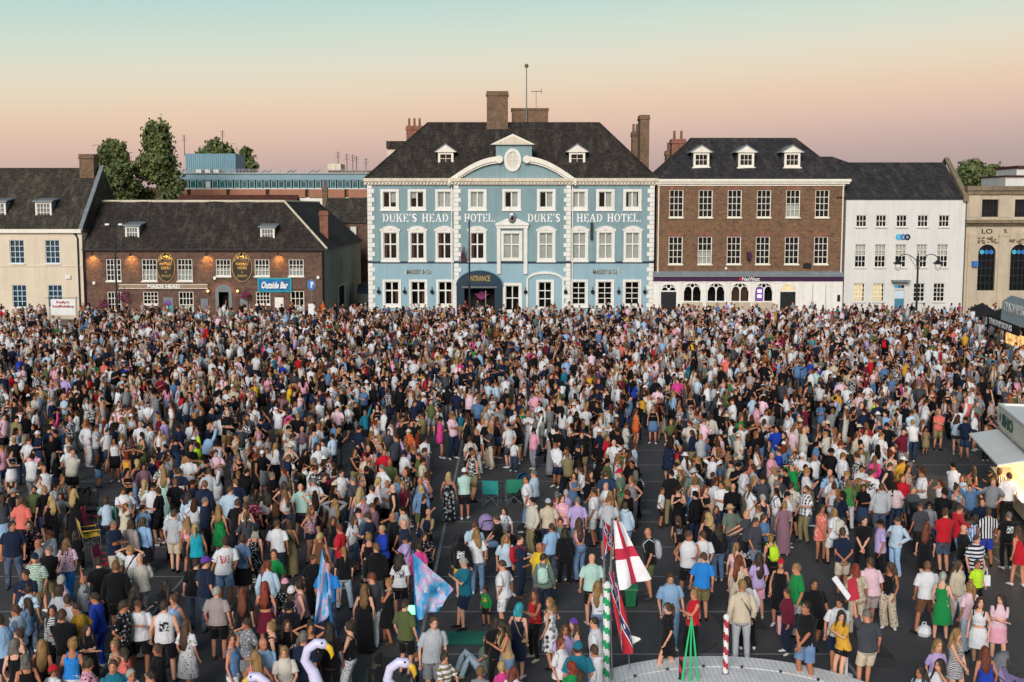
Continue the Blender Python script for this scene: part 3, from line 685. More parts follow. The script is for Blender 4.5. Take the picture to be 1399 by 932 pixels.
# shop front
ys = YF-.55
fb0, fb1 = at(893, 380, ys)[0], at(1152, 380, ys)[0]
fz0, fz1 = at(1000, 384.6, ys)[1], at(1000, 378, ys)[1]
fas = MB().box(fb0, fb1, ys, YF+.05, fz0, fz1).build('fascia', 'purple_fascia', bank)
MB().add([(fb0-.05, ys-.08, fz1+.001), (fb1+.05, ys-.08, fz1+.001), (fb1+.05, YF, fz1+.45), (fb0-.05, YF, fz1+.45)], [(0, 1, 2, 3)]).build('lead_flashing', 'lead', bank)
MB().box(fb0-.05, fb1+.05, ys-.1, ys-.001, fz1-.02, fz1+.1).build('fascia_moulding', 'grey_metal', fas)
nx = at(1019, 381, ys)[0]
text('NatWest', 'lettering', 'white_letter', fas, at(1026, 381, ys)[0], (fz0+fz1)/2, ys-.02, .33, 1.55, bold=.01)
plain('logo_red', (.45, .02, .05), .5)
lx, lz = at(1012, 381, ys)[0], (fz0+fz1)/2
mb = MB()
for k in range(3):
    a = math.pi/2+k*2*math.pi/3
    c_, s_ = math.cos(a)*.1, math.sin(a)*.1
    mb.box(lx+c_-.07, lx+c_+.07, ys-.03-.002*k, ys-.001, lz+s_-.07, lz+s_+.07)
mb.build('logo', 'logo_red', fas)
sops = [('d', rect(903, 924, 388, 432, ys)), ('w', rect(934.5, 957.5, 387, 411.5, ys)), ('w', rect(967, 990, 387, 411.5, ys)), ('w', rect(999.5, 1023, 387, 411.5, ys)), ('w', rect(1032, 1055.5, 387, 411.5, ys)), ('d', rect(1066, 1087, 388, 432, ys))]
wall_mesh(fb0, fb1, 0, fz0-.001, [o for _, o in sops], ys+.05, .2).build('shopfront', 'white_trim', bank)
MB().box(sops[1][1][0]-.1, sops[4][1][1]+.1, ys-.02, ys+.049, 0, at(950, 413, ys)[1]).build('stall_riser', 'bath_stone', bank)
for i, (k, o) in enumerate(sops):
    cx_, hw = (o[0]+o[1])/2, (o[1]-o[0])/2; zs_ = o[3]-hw*(.95 if k == 'd' else .9)
    aa = [math.pi*j/14 for j in range(15)]
    fill = MB()
    for j in range(14):
        p, q = aa[j], aa[j+1]
        fill.prism([(cx_+hw*math.cos(p), zs_+hw*.9*math.sin(p)), (cx_+hw*math.cos(p), o[3]), (cx_+hw*math.cos(q), o[3]), (cx_+hw*math.cos(q), zs_+hw*.9*math.sin(q))], ys+.052, ys+.2)
    w_ = fill.build('arched_door' if k == 'd' else 'arched_window', 'white_trim', bank)
    tr = MB().box(cx_-.05, cx_+.05, ys+.08, ys+.16, o[2] if k == 'w' else zs_, zs_+hw*.35)
    tr.box(cx_-hw, cx_+hw, ys+.081, ys+.161, zs_-.06, zs_+.06) if k == 'd' else None
    for s_ in (-1, 1):
        ac = [(cx_+s_*hw*.5+hw*.5*math.cos(a), zs_+hw*.6*math.sin(a)) for a in aa]; ad2 = [(cx_+s_*hw*.5+(hw*.5-.07)*math.cos(a), zs_+(hw*.6-.07)*math.sin(a)) for a in aa]
        tr.ribbon(ac, ad2, ys+.08+.003*s_, ys+.16)
    rr = [2*math.pi*j/12 for j in range(13)]
    tr.ribbon([(cx_+.24*math.cos(a), zs_+hw*.62+.24*math.sin(a)) for a in rr], [(cx_+.17*math.cos(a), zs_+hw*.62+.17*math.sin(a)) for a in rr], ys+.085, ys+.165)
    tr.build('tracery', 'white_trim', w_)
    gp = [(cx_+hw*.99*math.cos(a), zs_+hw*.88*math.sin(a)) for a in aa]
    MB().prism([(o[0], o[2] if k == 'w' else zs_)] + [(o[1], o[2] if k == 'w' else zs_)] + gp[1:-1], ys+.17, ys+.18).build('pane', 'glass', w_)
    if k == 'd': MB().box(o[0], o[1], ys+.14, ys+.2, 0, zs_-.06).box(cx_-.02, cx_+.02, ys+.12, ys+.139, .1, zs_-.1).build('door', 'black_paint', w_)
    if i == 3: MB().quad((o[0], ys+.5, o[2]), (o[1], ys+.5, o[2]), (o[1], ys+.5, o[3]-.3), (o[0], ys+.5, o[3]-.3)).build('display', 'red_curtain', w_)
    if i == 5: MB().quad((o[0], ys+.5, zs_), (o[1], ys+.5, zs_), (o[1], ys+.5, o[3]), (o[0], ys+.5, o[3])).build('display', 'glow_warm', w_)
    if i == 4:
        plain('poster_violet', (.12, .05, .22), .5, .6); plain('poster_white', (.8, .75, .85), .5, .7)
        ps = MB().box(o[0]+.05, cx_-.06, ys+.07, ys+.12, o[2]+.05, zs_+.3).build('poster', 'poster_violet', w_)
        for dz in (.75, .3): MB().box(o[0]+.2, cx_-.2, ys+.05, ys+.069, o[2]+dz, o[2]+dz+.28).build('poster_panel', 'poster_white', w_)
for px in (899, 929, 962.5, 995, 1028, 1061, 1093):
    MB().box(at(px-2.2, 400, ys)[0], at(px+2.2, 400, ys)[0], ys-.06, ys+.049, 0, fz0-.12).box(at(px-3, 400, ys)[0], at(px+3, 400, ys)[0], ys-.1, ys+.048, fz0-.119, fz0-.002).build('pilaster', 'white_trim', bank)
for px in (1110, 1128): MB().box(at(px, 400, ys)[0], at(px+.5, 400, ys)[0], ys+.03, ys+.049, .4, fz0-.3).build('panel_joint', 'grey_metal', bank)
MB().box(at(1144, 405, ys)[0], at(1148, 405, ys)[0], ys, ys+.05, at(1144, 412, ys)[1], at(1144, 403, ys)[1]).build('cash_machine', 'black_paint', bank)

# ---------------------------------------------------------------- white bank
wx0, wx1 = at(1154.5, 340)[0], at(1317, 340)[0]
wb = thing('white_bank', 'white rendered three storey bank with slate roof and small sash windows', 'bank', ((wx0+wx1)/2, YF+5, 0))
wz = at(1230, 271)[1]
W = []
for c in (1177, 1204, 1232, 1261, 1290): W.append((1, rect(c-7.3, c+7.3, 294, 310)))
for c in (1175.5, 1202.5, 1230.5, 1259.2, 1287.6): W.append((2, rect(c-7.6, c+7.6, 333.8, 365.3)))
for c in (1173.8, 1200.3, 1255.6, 1282.9): W.append((3, rect(c-7.8, c+7.8, 387, 412)))
door = rect(1222, 1235, 396, 432)
wall_mesh(wx0, wx1, 0, wz, [o for _, o in W]+[door], YF, .16, YF+10).build('wall', 'white_render', wb)
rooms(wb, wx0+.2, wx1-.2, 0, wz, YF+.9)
for i, (k, o) in enumerate(W):
    window(wb, o, YF, 3 if k == 1 else 3, {1: 2, 2: 4, 3: 4}[k], 'white_trim', .05, .06, curtain=('blind', [(0, 1, .5, 1)]) if k == 2 else None, lit=(k == 3 and i < 12), sillm='white_render')
MB().box(door[0], door[1], YF+.1, YF+.16, 0, door[3]-.8).build('door', 'blue_blind', wb)
MB().quad((door[0], YF+.15, door[3]-.8), (door[1], YF+.15, door[3]-.8), (door[1], YF+.15, door[3]), (door[0], YF+.15, door[3])).build('fanlight', 'blue_frame', wb)
MB().box(at(1217.5, 383)[0], at(1241, 383)[0], YF-.7, YF-.002, at(1230, 385)[1], at(1230, 382.5)[1]).build('door_canopy', 'lead', wb)
MB().box(wx0, wx1, YF-.12, YF-.002, wz-.12, wz+.08).build('gutter', 'dark_metal', wb)
plain('disc_teal', (.05, .42, .55), .5); plain('disc_blue', (.03, .16, .45), .5); plain('disc_dark', (.008, .012, .035), .5)
for k, (px, mt) in enumerate(((1227.6, 'disc_teal'), (1233.6, 'disc_blue'), (1239.4, 'disc_dark'))):
    MB().prism([(at(px, 324)[0]+.27*math.cos(a), at(px, 324)[1]+.27*math.sin(a)) for a in [2*math.pi*j/20 for j in range(20)]], YF-.06-.006*k, YF-.003).build('logo_disc', mt, wb)
    text('TSB'[k], 'lettering', 'white_letter', wb, at(px, 324)[0], at(px, 324)[1], YF-.09, .2, .16)
    MB().prism([(at(1224+k*4.5, 391)[0]+.15*math.cos(a), at(px, 391.5)[1]+.15*math.sin(a)) for a in [2*math.pi*j/14 for j in range(14)]], YF-.06-.006*k, YF+.1).build('logo_disc', mt, wb)
wrf = hip_roof(wb, at(1142, 270)[0], wx1-.25, YF, YF+10, wz+.05, 0, 0, YF+5, at(1230, 223.5, YF+5)[1], 'slate_roof', .15, (True, True))
zr_ = at(1230, 222.5, YF+5)[1]
MB().add([(wx1-.3, YF-.3, wz-.3), (wx1+.12, YF-.3, wz-.3), (wx1+.12, YF+5, zr_+.3), (wx1-.3, YF+5, zr_+.3), (wx1-.3, YF-.3, wz+.25), (wx1+.12, YF-.3, wz+.25), (wx1+.12, YF+5, zr_+.5), (wx1-.3, YF+5, zr_+.5),
          (wx1-.3, YF+10.2, wz), (wx1+.12, YF+10.2, wz)], [(0, 1, 5, 4), (4, 5, 6, 7), (0, 4, 7, 3), (1, 2, 6, 5), (3, 7, 8), (2, 9, 6), (7, 6, 9, 8)]).build('gable_parapet', 'dark_stone', wb)
MB().prism([(wx1-.26, 0), (wx1-.02, 0), (wx1-.02, wz), (wx1-.26, wz)], YF+.2, YF+10).build('gable_wall', 'white_render', wb)

# ---------------------------------------------------------------- stone bank at the right edge
sb0, sb1 = at(1319, 340)[0], at(1440, 340)[0]
sb = thing('stone_bank', 'honey coloured stone bank front with tall arched windows and carved panels', 'bank', (at(1380, 340)[0], YF+5, 0))
sz = at(1360, 262)[1]
up = [rect(1341.5, 1364, 272.5, 296.5), rect(1386.5, 1409, 272.5, 296.5)]
lo2 = [rect(1335.8, 1359.8, 334, 397), rect(1380, 1404, 334, 397)]
wall_mesh(sb0, sb1, 0, sz, up+lo2, YF, .3, YF+10).build('wall', 'bath_stone', sb)
rooms(sb, sb0+.2, sb1-.2, 0, sz, YF+1)
for o in up: window(sb, o, YF+.1, 4, 3, 'dark_metal', .04, .07, surround=.1, sill=False)
for o in lo2:
    cx_, hw = (o[0]+o[1])/2, (o[1]-o[0])/2; zs_ = o[3]-hw
    aa = [math.pi*j/14 for j in range(15)]; f_ = MB()
    for j in range(14):
        p, q = aa[j], aa[j+1]
        f_.prism([(cx_+hw*math.cos(p), zs_+hw*math.sin(p)), (cx_+hw*math.cos(p), o[3]), (cx_+hw*math.cos(q), o[3]), (cx_+hw*math.cos(q), zs_+hw*math.sin(q))], YF+.003, YF+.3)
    wv = f_.build('arched_window', 'bath_stone', sb)
    fr = MB()
    for t in (-.5, 0, .5): fr.box(cx_+hw*t-.03, cx_+hw*t+.03, YF+.2, YF+.26, o[2], zs_+hw*.85)
    for t in range(1, 6): fr.box(o[0], o[1], YF+.201, YF+.261, o[2]+(zs_-o[2])*t/5-.03, o[2]+(zs_-o[2])*t/5+.03)
    fr.build('glazing_bars', 'dark_metal', wv)
    MB().quad((o[0], YF+.25, o[2]), (o[1], YF+.25, o[2]), (o[1], YF+.25, o[3]), (o[0], YF+.25, o[3])).build('pane', 'glass', wv)
    for k, mt in enumerate(('disc_teal', 'disc_blue', 'disc_blue')):
        MB().prism([(cx_-.42+.42*k+.2*math.cos(a), zs_+.1+.2*math.sin(a)) for a in [2*math.pi*j/16 for j in range(16)]], YF+.14-.006*k, YF+.19).build('logo_disc', mt, wv)
    cv = MB()                                     # carved panel over the arch
    for k in range(26):
        cv.ball((cx_+rng.uniform(-hw*1.15, hw*1.15), YF-.04, o[3]+rng.uniform(.1, .62)), (rng.uniform(.08, .17), .08, rng.uniform(.06, .13)), 7, 4)
    cv.build('carved_panel', 'dark_stone', wv)
MB().box(sb0-.1, sb1, YF-.2, YF-.001, sz-.25, sz+.1).box(sb0-.15, sb1, YF-.35, YF+.3, sz+.101, sz+.5).build('parapet', 'dark_stone', sb)
zc_ = at(1360, 308)[1]
MB().box(sb0-.1, sb1, YF-.3, YF-.001, zc_, zc_+.2).box(sb0-.15, sb1, YF-.6, YF-.001, zc_+.201, zc_+.5).build('cornice', 'dark_stone', sb)
for pa_, pb_2 in ((1321, 1333.5), (1363, 1376.5)):
    MB().box(at(pa_, 360)[0], at(pb_2, 360)[0], YF-.12, YF-.002, 0, zc_-.7).build('pilaster', 'bath_stone', sb)
    for dz in (0, -.25): MB().box(at(pa_, 360)[0]-.06, at(pb_2, 360)[0]+.06, YF-.16, YF-.122, zc_-.9+dz*.5, zc_-.8+dz*.5).build('capital', 'bath_stone', sb)
    MB().box(at(pa_+2, 285)[0], at(pb_2+4, 285)[0], YF-.06, YF-.002, zc_+.7, sz-.3).build('pilaster', 'bath_stone', sb)
text('LO', 'lettering', 'black_paint', sb, at(1348.5, 316)[0], at(1348, 316)[1], YF-.03, .42, .95, bold=.01)
text('S', 'lettering', 'black_paint', sb, at(1373.5, 316)[0], at(1373, 316)[1], YF-.03, .42, .3, bold=.01)
text('L', 'lettering', 'stone_trim', sb, at(1339, 316)[0], at(1339, 316)[1], YF-.03, .42, .25)
text('BA', 'lettering', 'stone_trim', sb, at(1395, 316)[0], at(1395, 316)[1], YF-.03, .42, .8)
ah = MB().box(at(1374, 240, YF+8)[0], at(1440, 240, YF+8)[0], YF+8, YF+14, sz-.5, at(1380, 241.5, YF+8)[1]).box(at(1389, 233, YF+9)[0], at(1440, 233, YF+9)[0], YF+9, YF+14, at(1380, 241, YF+9)[1], at(1380, 230, YF+9)[1]).build('rooftop_room', 'white_render', sb)
MB().box(at(1373, 240, YF+8)[0], at(1440, 240, YF+8)[0], YF+7.7, YF+14.2, at(1380, 241.4, YF+8)[1], at(1380, 239.6, YF+8)[1]).box(at(1388, 233, YF+9)[0], at(1440, 233, YF+9)[0], YF+8.7, YF+14.3, at(1380, 229.9, YF+9)[1], at(1380, 226.5, YF+9)[1]).build('room_roof', 'red_roof', ah)
MB().box(at(1327, 355)[0], at(1334, 355)[0], YF-.5, YF-.13, at(1330, 364)[1], at(1330, 356.5)[1]).build('blue_sign', 'disc_blue', sb)

# ---------------------------------------------------------------- cream house on the left
cx_0, cx_1 = at(-70, 370)[0], at(113.5, 370)[0]
cr = thing('cream_house', 'cream rendered house with blue sash windows and mossy tiled roof', 'house', (at(40, 370)[0], YF+5, 0))
cz = at(60, 318)[1]
cw = []
for a in (-36, 13.3, 61.8): cw.append((1, rect(a, a+19.8, 328, 360)))
for a in (-32, 17, 65.8): cw.append((2, rect(a, a+19.4, 389.5, 420)))
wall_mesh(cx_0, cx_1, 0, cz, [o for _, o in cw], YF, .16, YF+12).build('wall', 'cream_render', cr)
rooms(cr, cx_0+.2, cx_1-.2, 0, cz, YF+1)
for k, o in cw: window(cr, o, YF, 3, 4, 'blue_frame', .05, .06, sillm='white_trim', glass='glass_dark', curtain=('blue_blind', [(0, 1, 0, 1)]))
MB().box(cx_0, cx_1+.05, YF-.32, YF+.05, cz-.02, cz+.32).build('cornice', 'cream_trim', cr)
MB().box(cx_0, cx_1, YF-.06, YF-.001, at(60, 364.5)[1], at(60, 363)[1]).build('string_course', 'cream_render', cr)
xp = at(106.5, 330)[0]
MB().tube([(xp-.2, YF-.1, cz-.1), (xp, YF-.1, cz-.5), (xp, YF-.1, .2)], .07, 8).tube([(xp-.2, YF-.1, cz-.15), (xp-.2, YF-.1, cz-.05)], .16, 8).build('downpipe', 'black_paint', cr)
MB().box(at(90, 379)[0], at(97, 379)[0], YF-.16, YF-.002, at(90, 381)[1], at(90, 376)[1]).build('alarm_box', 'white_trim', cr)
crf = hip_roof(cr, cx_0, cx_1+.12, YF, YF+12, cz+.3, 0, 0, YF+6, at(50, 231, YF+6)[1], 'moss_roof', .3, (True, True))
zt_ = at(50, 231, YF+6)[1]
MB().add([(cx_1+.1, YF, cz), (cx_1+.1, YF+12, cz), (cx_1+.1, YF+6, zt_)], [(0, 1, 2)]).build('gable_wall', 'pub_brick', cr)
MB().add([(cx_1-.15, YF-.3, cz+.25), (cx_1+.2, YF-.3, cz+.25), (cx_1+.2, YF+6, zt_+.2), (cx_1-.15, YF+6, zt_+.2), (cx_1-.15, YF-.3, cz+.45), (cx_1+.2, YF-.3, cz+.45), (cx_1+.2, YF+6, zt_+.35), (cx_1-.15, YF+6, zt_+.35)],
         [(0, 1, 5, 4), (4, 5, 6, 7), (0, 4, 7, 3), (1, 2, 6, 5), (2, 3, 7, 6)]).build('verge', 'lead', crf)
chimney(crf, at(108.5, 230, YF+5)[0], at(128, 230, YF+5)[0], zt_-1.6, at(118, 210.5, YF+5)[1], YF+5, 1.5, 'chimney_brick')
def lead_dormer(parent, a, b, ya, yb, yd, cols=4, rows=3):
    x0, x1 = at(a, 285, yd)[0], at(b, 285, yd)[0]; z0, z1 = at(a, yb, yd)[1], at(a, ya, yd)[1]
    d = frame_mb(x0, x1, z0, z1, .12, yd-.05, yd+.1).build('dormer', 'white_trim', parent)
    window(d, (x0+.12, x1-.12, z0+.12, z1-.12), yd-.1, cols, rows, 'white_trim', .05, .05, sill=False)
    MB().box(x0+.02, x1-.02, yd+.08, yd+2.4, z0, z1-.02).build('dormer_cheek', 'lead', d)
    MB().add([(x0-.15, yd-.25, z1), (x1+.2, yd-.25, z1), (x1+.2, yd+2.6, z1+.35), (x0-.15, yd+2.6, z1+.35), (x0-.15, yd-.25, z1+.12), (x1+.2, yd-.25, z1+.12), (x1+.2, yd+2.6, z1+.47), (x0-.15, yd+2.6, z1+.47)],
             [(0, 3, 2, 1), (4, 5, 6, 7), (0, 1, 5, 4), (1, 2, 6, 5), (2, 3, 7, 6), (3, 0, 4, 7)]).build('dormer_roof', 'lead', d)
    MB().quad((x0-.3, yd-.75, z0-.75), (x1+.3, yd-.75, z0-.75), (x1+.15, yd-.06, z0), (x0-.15, yd-.06, z0)).build('lead_apron', 'lead', d)
lead_dormer(crf, 48.5, 70.5, 276, 298.5, YF+1.2); lead_dormer(crf, -14, 8, 276, 298.5, YF+1.2)

# ---------------------------------------------------------------- brick pub
px0, px1 = at(114.5, 370)[0], at(443, 370)[0]
pub = thing('brick_pub', 'low dark brick pub with lit eaves lamps, oval signs and long tiled roof', 'pub', (at(280, 380)[0], YF+5, 0))
pz = at(280, 342)[1]
pu = [rect(144.8, 165.4, 354, 384), rect(193.6, 214.4, 354, 384), rect(242, 262.8, 354, 384), rect(294.6, 315.2, 354.4, 377.4), rect(347.6, 368, 354.4, 377.4), rect(394.2, 414.8, 354.4, 377.4)]
pg = [rect(146.5, 165.6, 398.5, 425), rect(195.2, 216, 398.5, 416), rect(244, 264.4, 398.5, 426), rect(349.4, 369, 398.5, 416), rect(396.8, 415.6, 397.5, 428)]
pd_ = rect(296.5, 315.5, 399, 432)
wall_mesh(px0, px1, 0, pz, pu+pg+[pd_], YF, .15, None).build('wall', 'pub_brick', pub)
rooms(pub, px0+.2, px1-.2, 0, pz, YF+1)
plain('pink_cloth', (.55, .22, .24), .8)
for i, o in enumerate(pu): window(pub, o, YF, 4, 4 if i < 3 else 3, 'white_trim', .055, .075, curtain=('curtain', [(0, 1, 0, .5)]) if i else None)
for i, o in enumerate(pg): window(pub, o, YF, 4 if i < 4 else 3, 3, 'cream_trim', .055, .08, lit=False, curtain=('blind', [(0, 1, 0, .35)]) if i in (2, 4) else None)
dcx, dhw = (pd_[0]+pd_[1])/2, (pd_[1]-pd_[0])/2+.12
aa = [math.pi*j/16 for j in range(17)]
da = MB().prism([(dcx+dhw, pd_[3])] + [(dcx+dhw*math.cos(a), pd_[3]+dhw*.95*math.sin(a)) for a in aa[1:-1]] + [(dcx-dhw, pd_[3])], YF-.05, YF-.003).build('door_tympanum', 'door_grey', pub)
MB().box(dcx-dhw, dcx-dhw+.3, YF-.06, YF+.1, 0, pd_[3]-.001).box(dcx+dhw-.3, dcx+dhw, YF-.06, YF+.1, 0, pd_[3]-.001).build('door_frame', 'door_grey', pub)
MB().ribbon([(dcx+dhw*math.cos(a), pd_[3]+dhw*.95*math.sin(a)) for a in aa], [(dcx+(dhw+.3)*math.cos(a), pd_[3]+(dhw*.95+.3)*math.sin(a)) for a in aa], YF-.03, YF-.004).build('brick_arch', 'red_brick', pub)
MB().box(px0, px1+.3, YF-.35, YF-.05, pz-.02, pz+.12).build('gutter', 'black_paint', pub)
for px in (441.5, 116.5): MB().tube([(at(px, 380)[0], YF-.1, .1), (at(px, 380)[0], YF-.1, pz)], .08, 8).build('downpipe', 'black_paint', pub)
# roof: long range with a wing running back on the right
xw = at(443, 342)[0]; L = 26.0
RX = at(388, 275, YF+5.2)[0]; RZ = at(388, 275.5, YF+5.2)[1]
mb = MB(); n = 26
xa = px0+.1
for i in range(n):
    for j in range(6):
        def P(i_, j_):
            u, v = i_/n, j_/6; x = (xa+(xw+.3-xa)*u)*(1-v) + (xa+(RX-xa)*u)*v
            return (x, YF-.35+5.55*v, pz+.1+(RZ-pz-.1)*v + (.07*math.sin(i_*1.3+j_)+.05*math.sin(i_*.45) if 0 < j_ else 0) - (.0 if j_ else .12*math.sin(v)))
        mb.quad(P(i, j), P(i+1, j), P(i+1, j+1), P(i, j+1))
mb.quad((xa, YF+10.7, pz+.1), (xa, YF+5.2, RZ), (RX, YF+5.2, RZ), (RX, YF+10.7, pz+.1))
mb.quad((xa, YF-.35, pz+.1), (xa, YF+5.2, RZ), (xa, YF+10.7, pz+.1))
prf = mb.build('roof', 'tile_roof', pub)
wing = MB()
for j in range(10):
    y0_, y1_ = YF-.35 + (L+.35)*j/10, YF-.35+(L+.35)*(j+1)/10
    r0, r1 = max(YF+5.2, y0_), max(YF+5.2, y1_)
    wing.quad((xw+.3, y0_, pz+.1), (xw+.3, y1_, pz+.1), (RX, r1, RZ), (RX, r0, RZ)) if r1 > r0 else wing.quad((xw+.3, y0_, pz+.1), (xw+.3, y1_, pz+.1), (RX, r0, RZ))
wing.quad((RX, YF+5.2, RZ), (RX, YF+L, RZ), (RX-6, YF+L, pz), (RX-6, YF+5.2, pz))
wing.quad((xw+.3, YF+L, pz+.1), (RX, YF+L, RZ), (RX-6, YF+L, pz))
wing.build('wing_roof', 'slate_roof', pub)
MB().tube([(xa, YF+5.2, RZ+.03), (RX, YF+5.2, RZ+.03)], .12, 6).tube([(RX, YF+5.2, RZ+.03), (RX, YF+L, RZ+.03)], .11, 6).build('ridge_tiles', 'stone_trim', prf)
MB().tube([(xw+.3, YF-.35, pz+.16), (RX, YF+5.2, RZ+.06)], .10, 6).build('hip_tiles', 'stone_trim', prf)
side_o = []
MB().quad((xw, YF, 0), (xw, YF+L, 0), (xw, YF+L, pz+.1), (xw, YF, pz+.1)).build('side_wall', 'grey_render', pub)
MB().quad((xw, YF+L, 0), (RX-6, YF+L, 0), (RX-6, YF+L, pz), (xw, YF+L, pz)).build('rear_wall', 'grey_render', pub)
for (ya_, yb_, za_, zb2) in ((4, 5.4, 3.6, 5.0), (10, 11.2, 3.8, 5.2), (8.2, 12.5, .3, 2.6), (13.8, 15, 0, 2.4)):
    w_ = MB().box(xw-.001, xw+.06, YF+ya_, YF+ya_+.1, za_, zb2).box(xw-.001, xw+.06, YF+yb_-.1, YF+yb_, za_, zb2).box(xw-.001, xw+.06, YF+ya_+.1, YF+yb_-.1, zb2-.1, zb2).box(xw-.001, xw+.06, YF+ya_+.1, YF+yb_-.1, za_, za_+.1).build('side_window', 'grey_render' if za_ > 3 else 'white_trim', pub)
    MB().quad((xw+.02, YF+ya_+.1, za_+.1), (xw+.02, YF+yb_-.1, za_+.1), (xw+.02, YF+yb_-.1, zb2-.1), (xw+.02, YF+ya_+.1, zb2-.1)).build('pane', 'glass_dark' if za_ < 3 else 'grey_render', w_)
chimney(prf, at(436.5, 300, YF+6)[0], at(448, 300, YF+6)[0], pz+.6, at(442, 288, YF+6)[1], YF+6, .9, 'red_brick')
lead_dormer(prf, 170, 189, 309, 326.5, YF+1.0, 4, 2); lead_dormer(prf, 355, 374.5, 311, 328.5, YF+1.0, 4, 2)
# oval signs
paint('sign_black', (.02, .017, .014), .6, .2, 3)
for cx2, rx_, words in ((227, .84, ('FINEST', 'BOTTLED', 'BEERS', '&', 'STOUT')), (331, .92, ('FINEST', "PUCKLE'S", 'WINES', '&', 'SPIRITS'))):
    ox, oz = at(cx2, 365)[0], at(cx2, 365)[1]; rz_ = 1.32
    an = [2*math.pi*k/32 for k in range(33)]
    sg = MB().prism([(ox+rx_*math.cos(a), oz+rz_*math.sin(a)) for a in an[:-1]], YF-.08, YF-.004).build('oval_sign', 'sign_black', pub)
    MB().ribbon([(ox+rx_*math.cos(a), oz+rz_*math.sin(a)) for a in an], [(ox+(rx_-.06)*math.cos(a), oz+(rz_-.06)*math.sin(a)) for a in an], YF-.11, YF-.081).build('sign_rim', 'gold_letter', sg)
    for k, wd in enumerate(words):
        if k == 0:
            for q, ch in enumerate(wd):
                a = math.radians(150-24*q); text(ch, 'lettering', 'gold_letter', sg, ox+(rx_-.2)*math.cos(a), oz+.18+(rz_-.42)*math.sin(a), YF-.10, .32, .2, bold=.03)
        else: text(wd, 'lettering', 'gold_letter', sg, ox, oz+.28-.36*(k-1), YF-.10, .24 if k != 3 else .16, {1: 1.1, 2: .85, 3: .14, 4: .9}[k], bold=.02)
    MB().prism([(ox+.34*math.cos(a), oz+.62+.3*math.sin(a)) for a in an[:-1]], YF-.095, YF-.081).build('sign_emblem', 'black_paint', sg)
fb = MB().box(at(163.5, 391)[0], at(284, 391)[0], YF-.14, YF-.003, at(200, 394.2)[1], at(200, 388.4)[1]).build('fascia_board', 'board_brown', pub)
MB().box(at(163, 391)[0], at(284.5, 391)[0], YF-.18, YF-.141, at(200, 394.5)[1], at(200, 393.8)[1]).build('board_moulding', 'cream_trim', fb)
MB().box(at(163, 391)[0], at(284.5, 391)[0], YF-.18, YF-.141, at(200, 388.9)[1], at(200, 388.2)[1]).build('board_moulding', 'cream_trim', fb)
text('MAIDS HEAD', 'lettering', 'white_letter', fb, at(224.5, 391)[0], at(224, 391.2)[1], YF-.17, .36, 2.9, bold=.03)
# eave lamps, lit
for px in (127, 180, 227, 283, 331, 381):
    lx_, lz_ = at(px, 344)[0], pz-.32
    MB().tube([(lx_, YF, lz_+.12), (lx_, YF-.42, lz_+.16), (lx_, YF-.45, lz_)], [.03, .03, .05], 6).tube([(lx_, YF-.45, lz_+.02), (lx_, YF-.40, lz_-.10)], [.06, .13], 8).build('eaves_lamp', 'black_paint', pub)
    MB().ball((lx_, YF-.41, lz_-.09), .06, 8, 5).build('lamp_bulb', 'lamp_on', pub)
    ld = bpy.data.lights.new('eaves_lamp_light', 'SPOT'); lo_ = bpy.data.objects.new('eaves_lamp_light', ld); COL.objects.link(lo_)
    ld.energy = 170; ld.color = (1, .52, .12); ld.spot_size = math.radians(105); ld.spot_blend = .8; ld.shadow_soft_size = .06
    lo_.location = (lx_, YF-.52, lz_-.16); lo_.rotation_euler = (math.radians(48), 0, 0); lo_.parent = pub; lo_.matrix_parent_inverse = Matrix.Translation(-pub.location)
for px in (285, 325.5):
    MB().ball((at(px, 397.5)[0], YF-.3, at(px, 397.5)[1]), .13, 8, 6).build('lamp_globe', 'glow_warm', pub)
    MB().tube([(at(px, 397.5)[0], YF, at(px, 397.5)[1]+.25), (at(px, 397.5)[0], YF-.3, at(px, 397.5)[1]+.2), (at(px, 397.5)[0], YF-.3, at(px, 397.5)[1]+.1)], .02, 6).build('lamp_bracket', 'black_paint', pub)
for px in (279.5, 333.5): MB().box(at(px-5, 414)[0], at(px+5, 414)[0], YF-.07, YF-.003, at(px, 424)[1], at(px, 408)[1]).build('menu_board', 'door_grey', pub)
MB().box(at(375.5, 412)[0], at(387.5, 412)[0], YF-.06, YF-.003, at(380, 428)[1], at(380, 406.5)[1]).build('notice_board', 'white_trim', pub)
plain('poster_teal', (.03, .30, .33), .5); plain('poster_purple', (.16, .04, .30), .5)
tp = MB().box(at(223.5, 412)[0], at(237, 412)[0], YF-.07, YF-.003, at(230, 428)[1], at(230, 406.5)[1]).build('poster_frame', 'door_grey', pub)
MB().box(at(225, 412)[0], at(235.5, 412)[0], YF-.09, YF-.071, at(230, 426)[1], at(230, 417)[1]).build('poster', 'poster_teal', tp)
MB().ball((at(230, 414)[0], YF-.09, at(230, 414.5)[1]), (.28, .03, .3), 10, 6).build('poster_figure', 'poster_purple', tp)
for px, py in ((129.5, 386.5), (294, 379.8), (435, 379)):
    MB().box(at(px-1.7, py)[0], at(px+1.7, py)[0], YF-.25, YF-.003, at(px, py+2)[1], at(px, py-2)[1]).build('alarm_box', 'white_trim', pub)
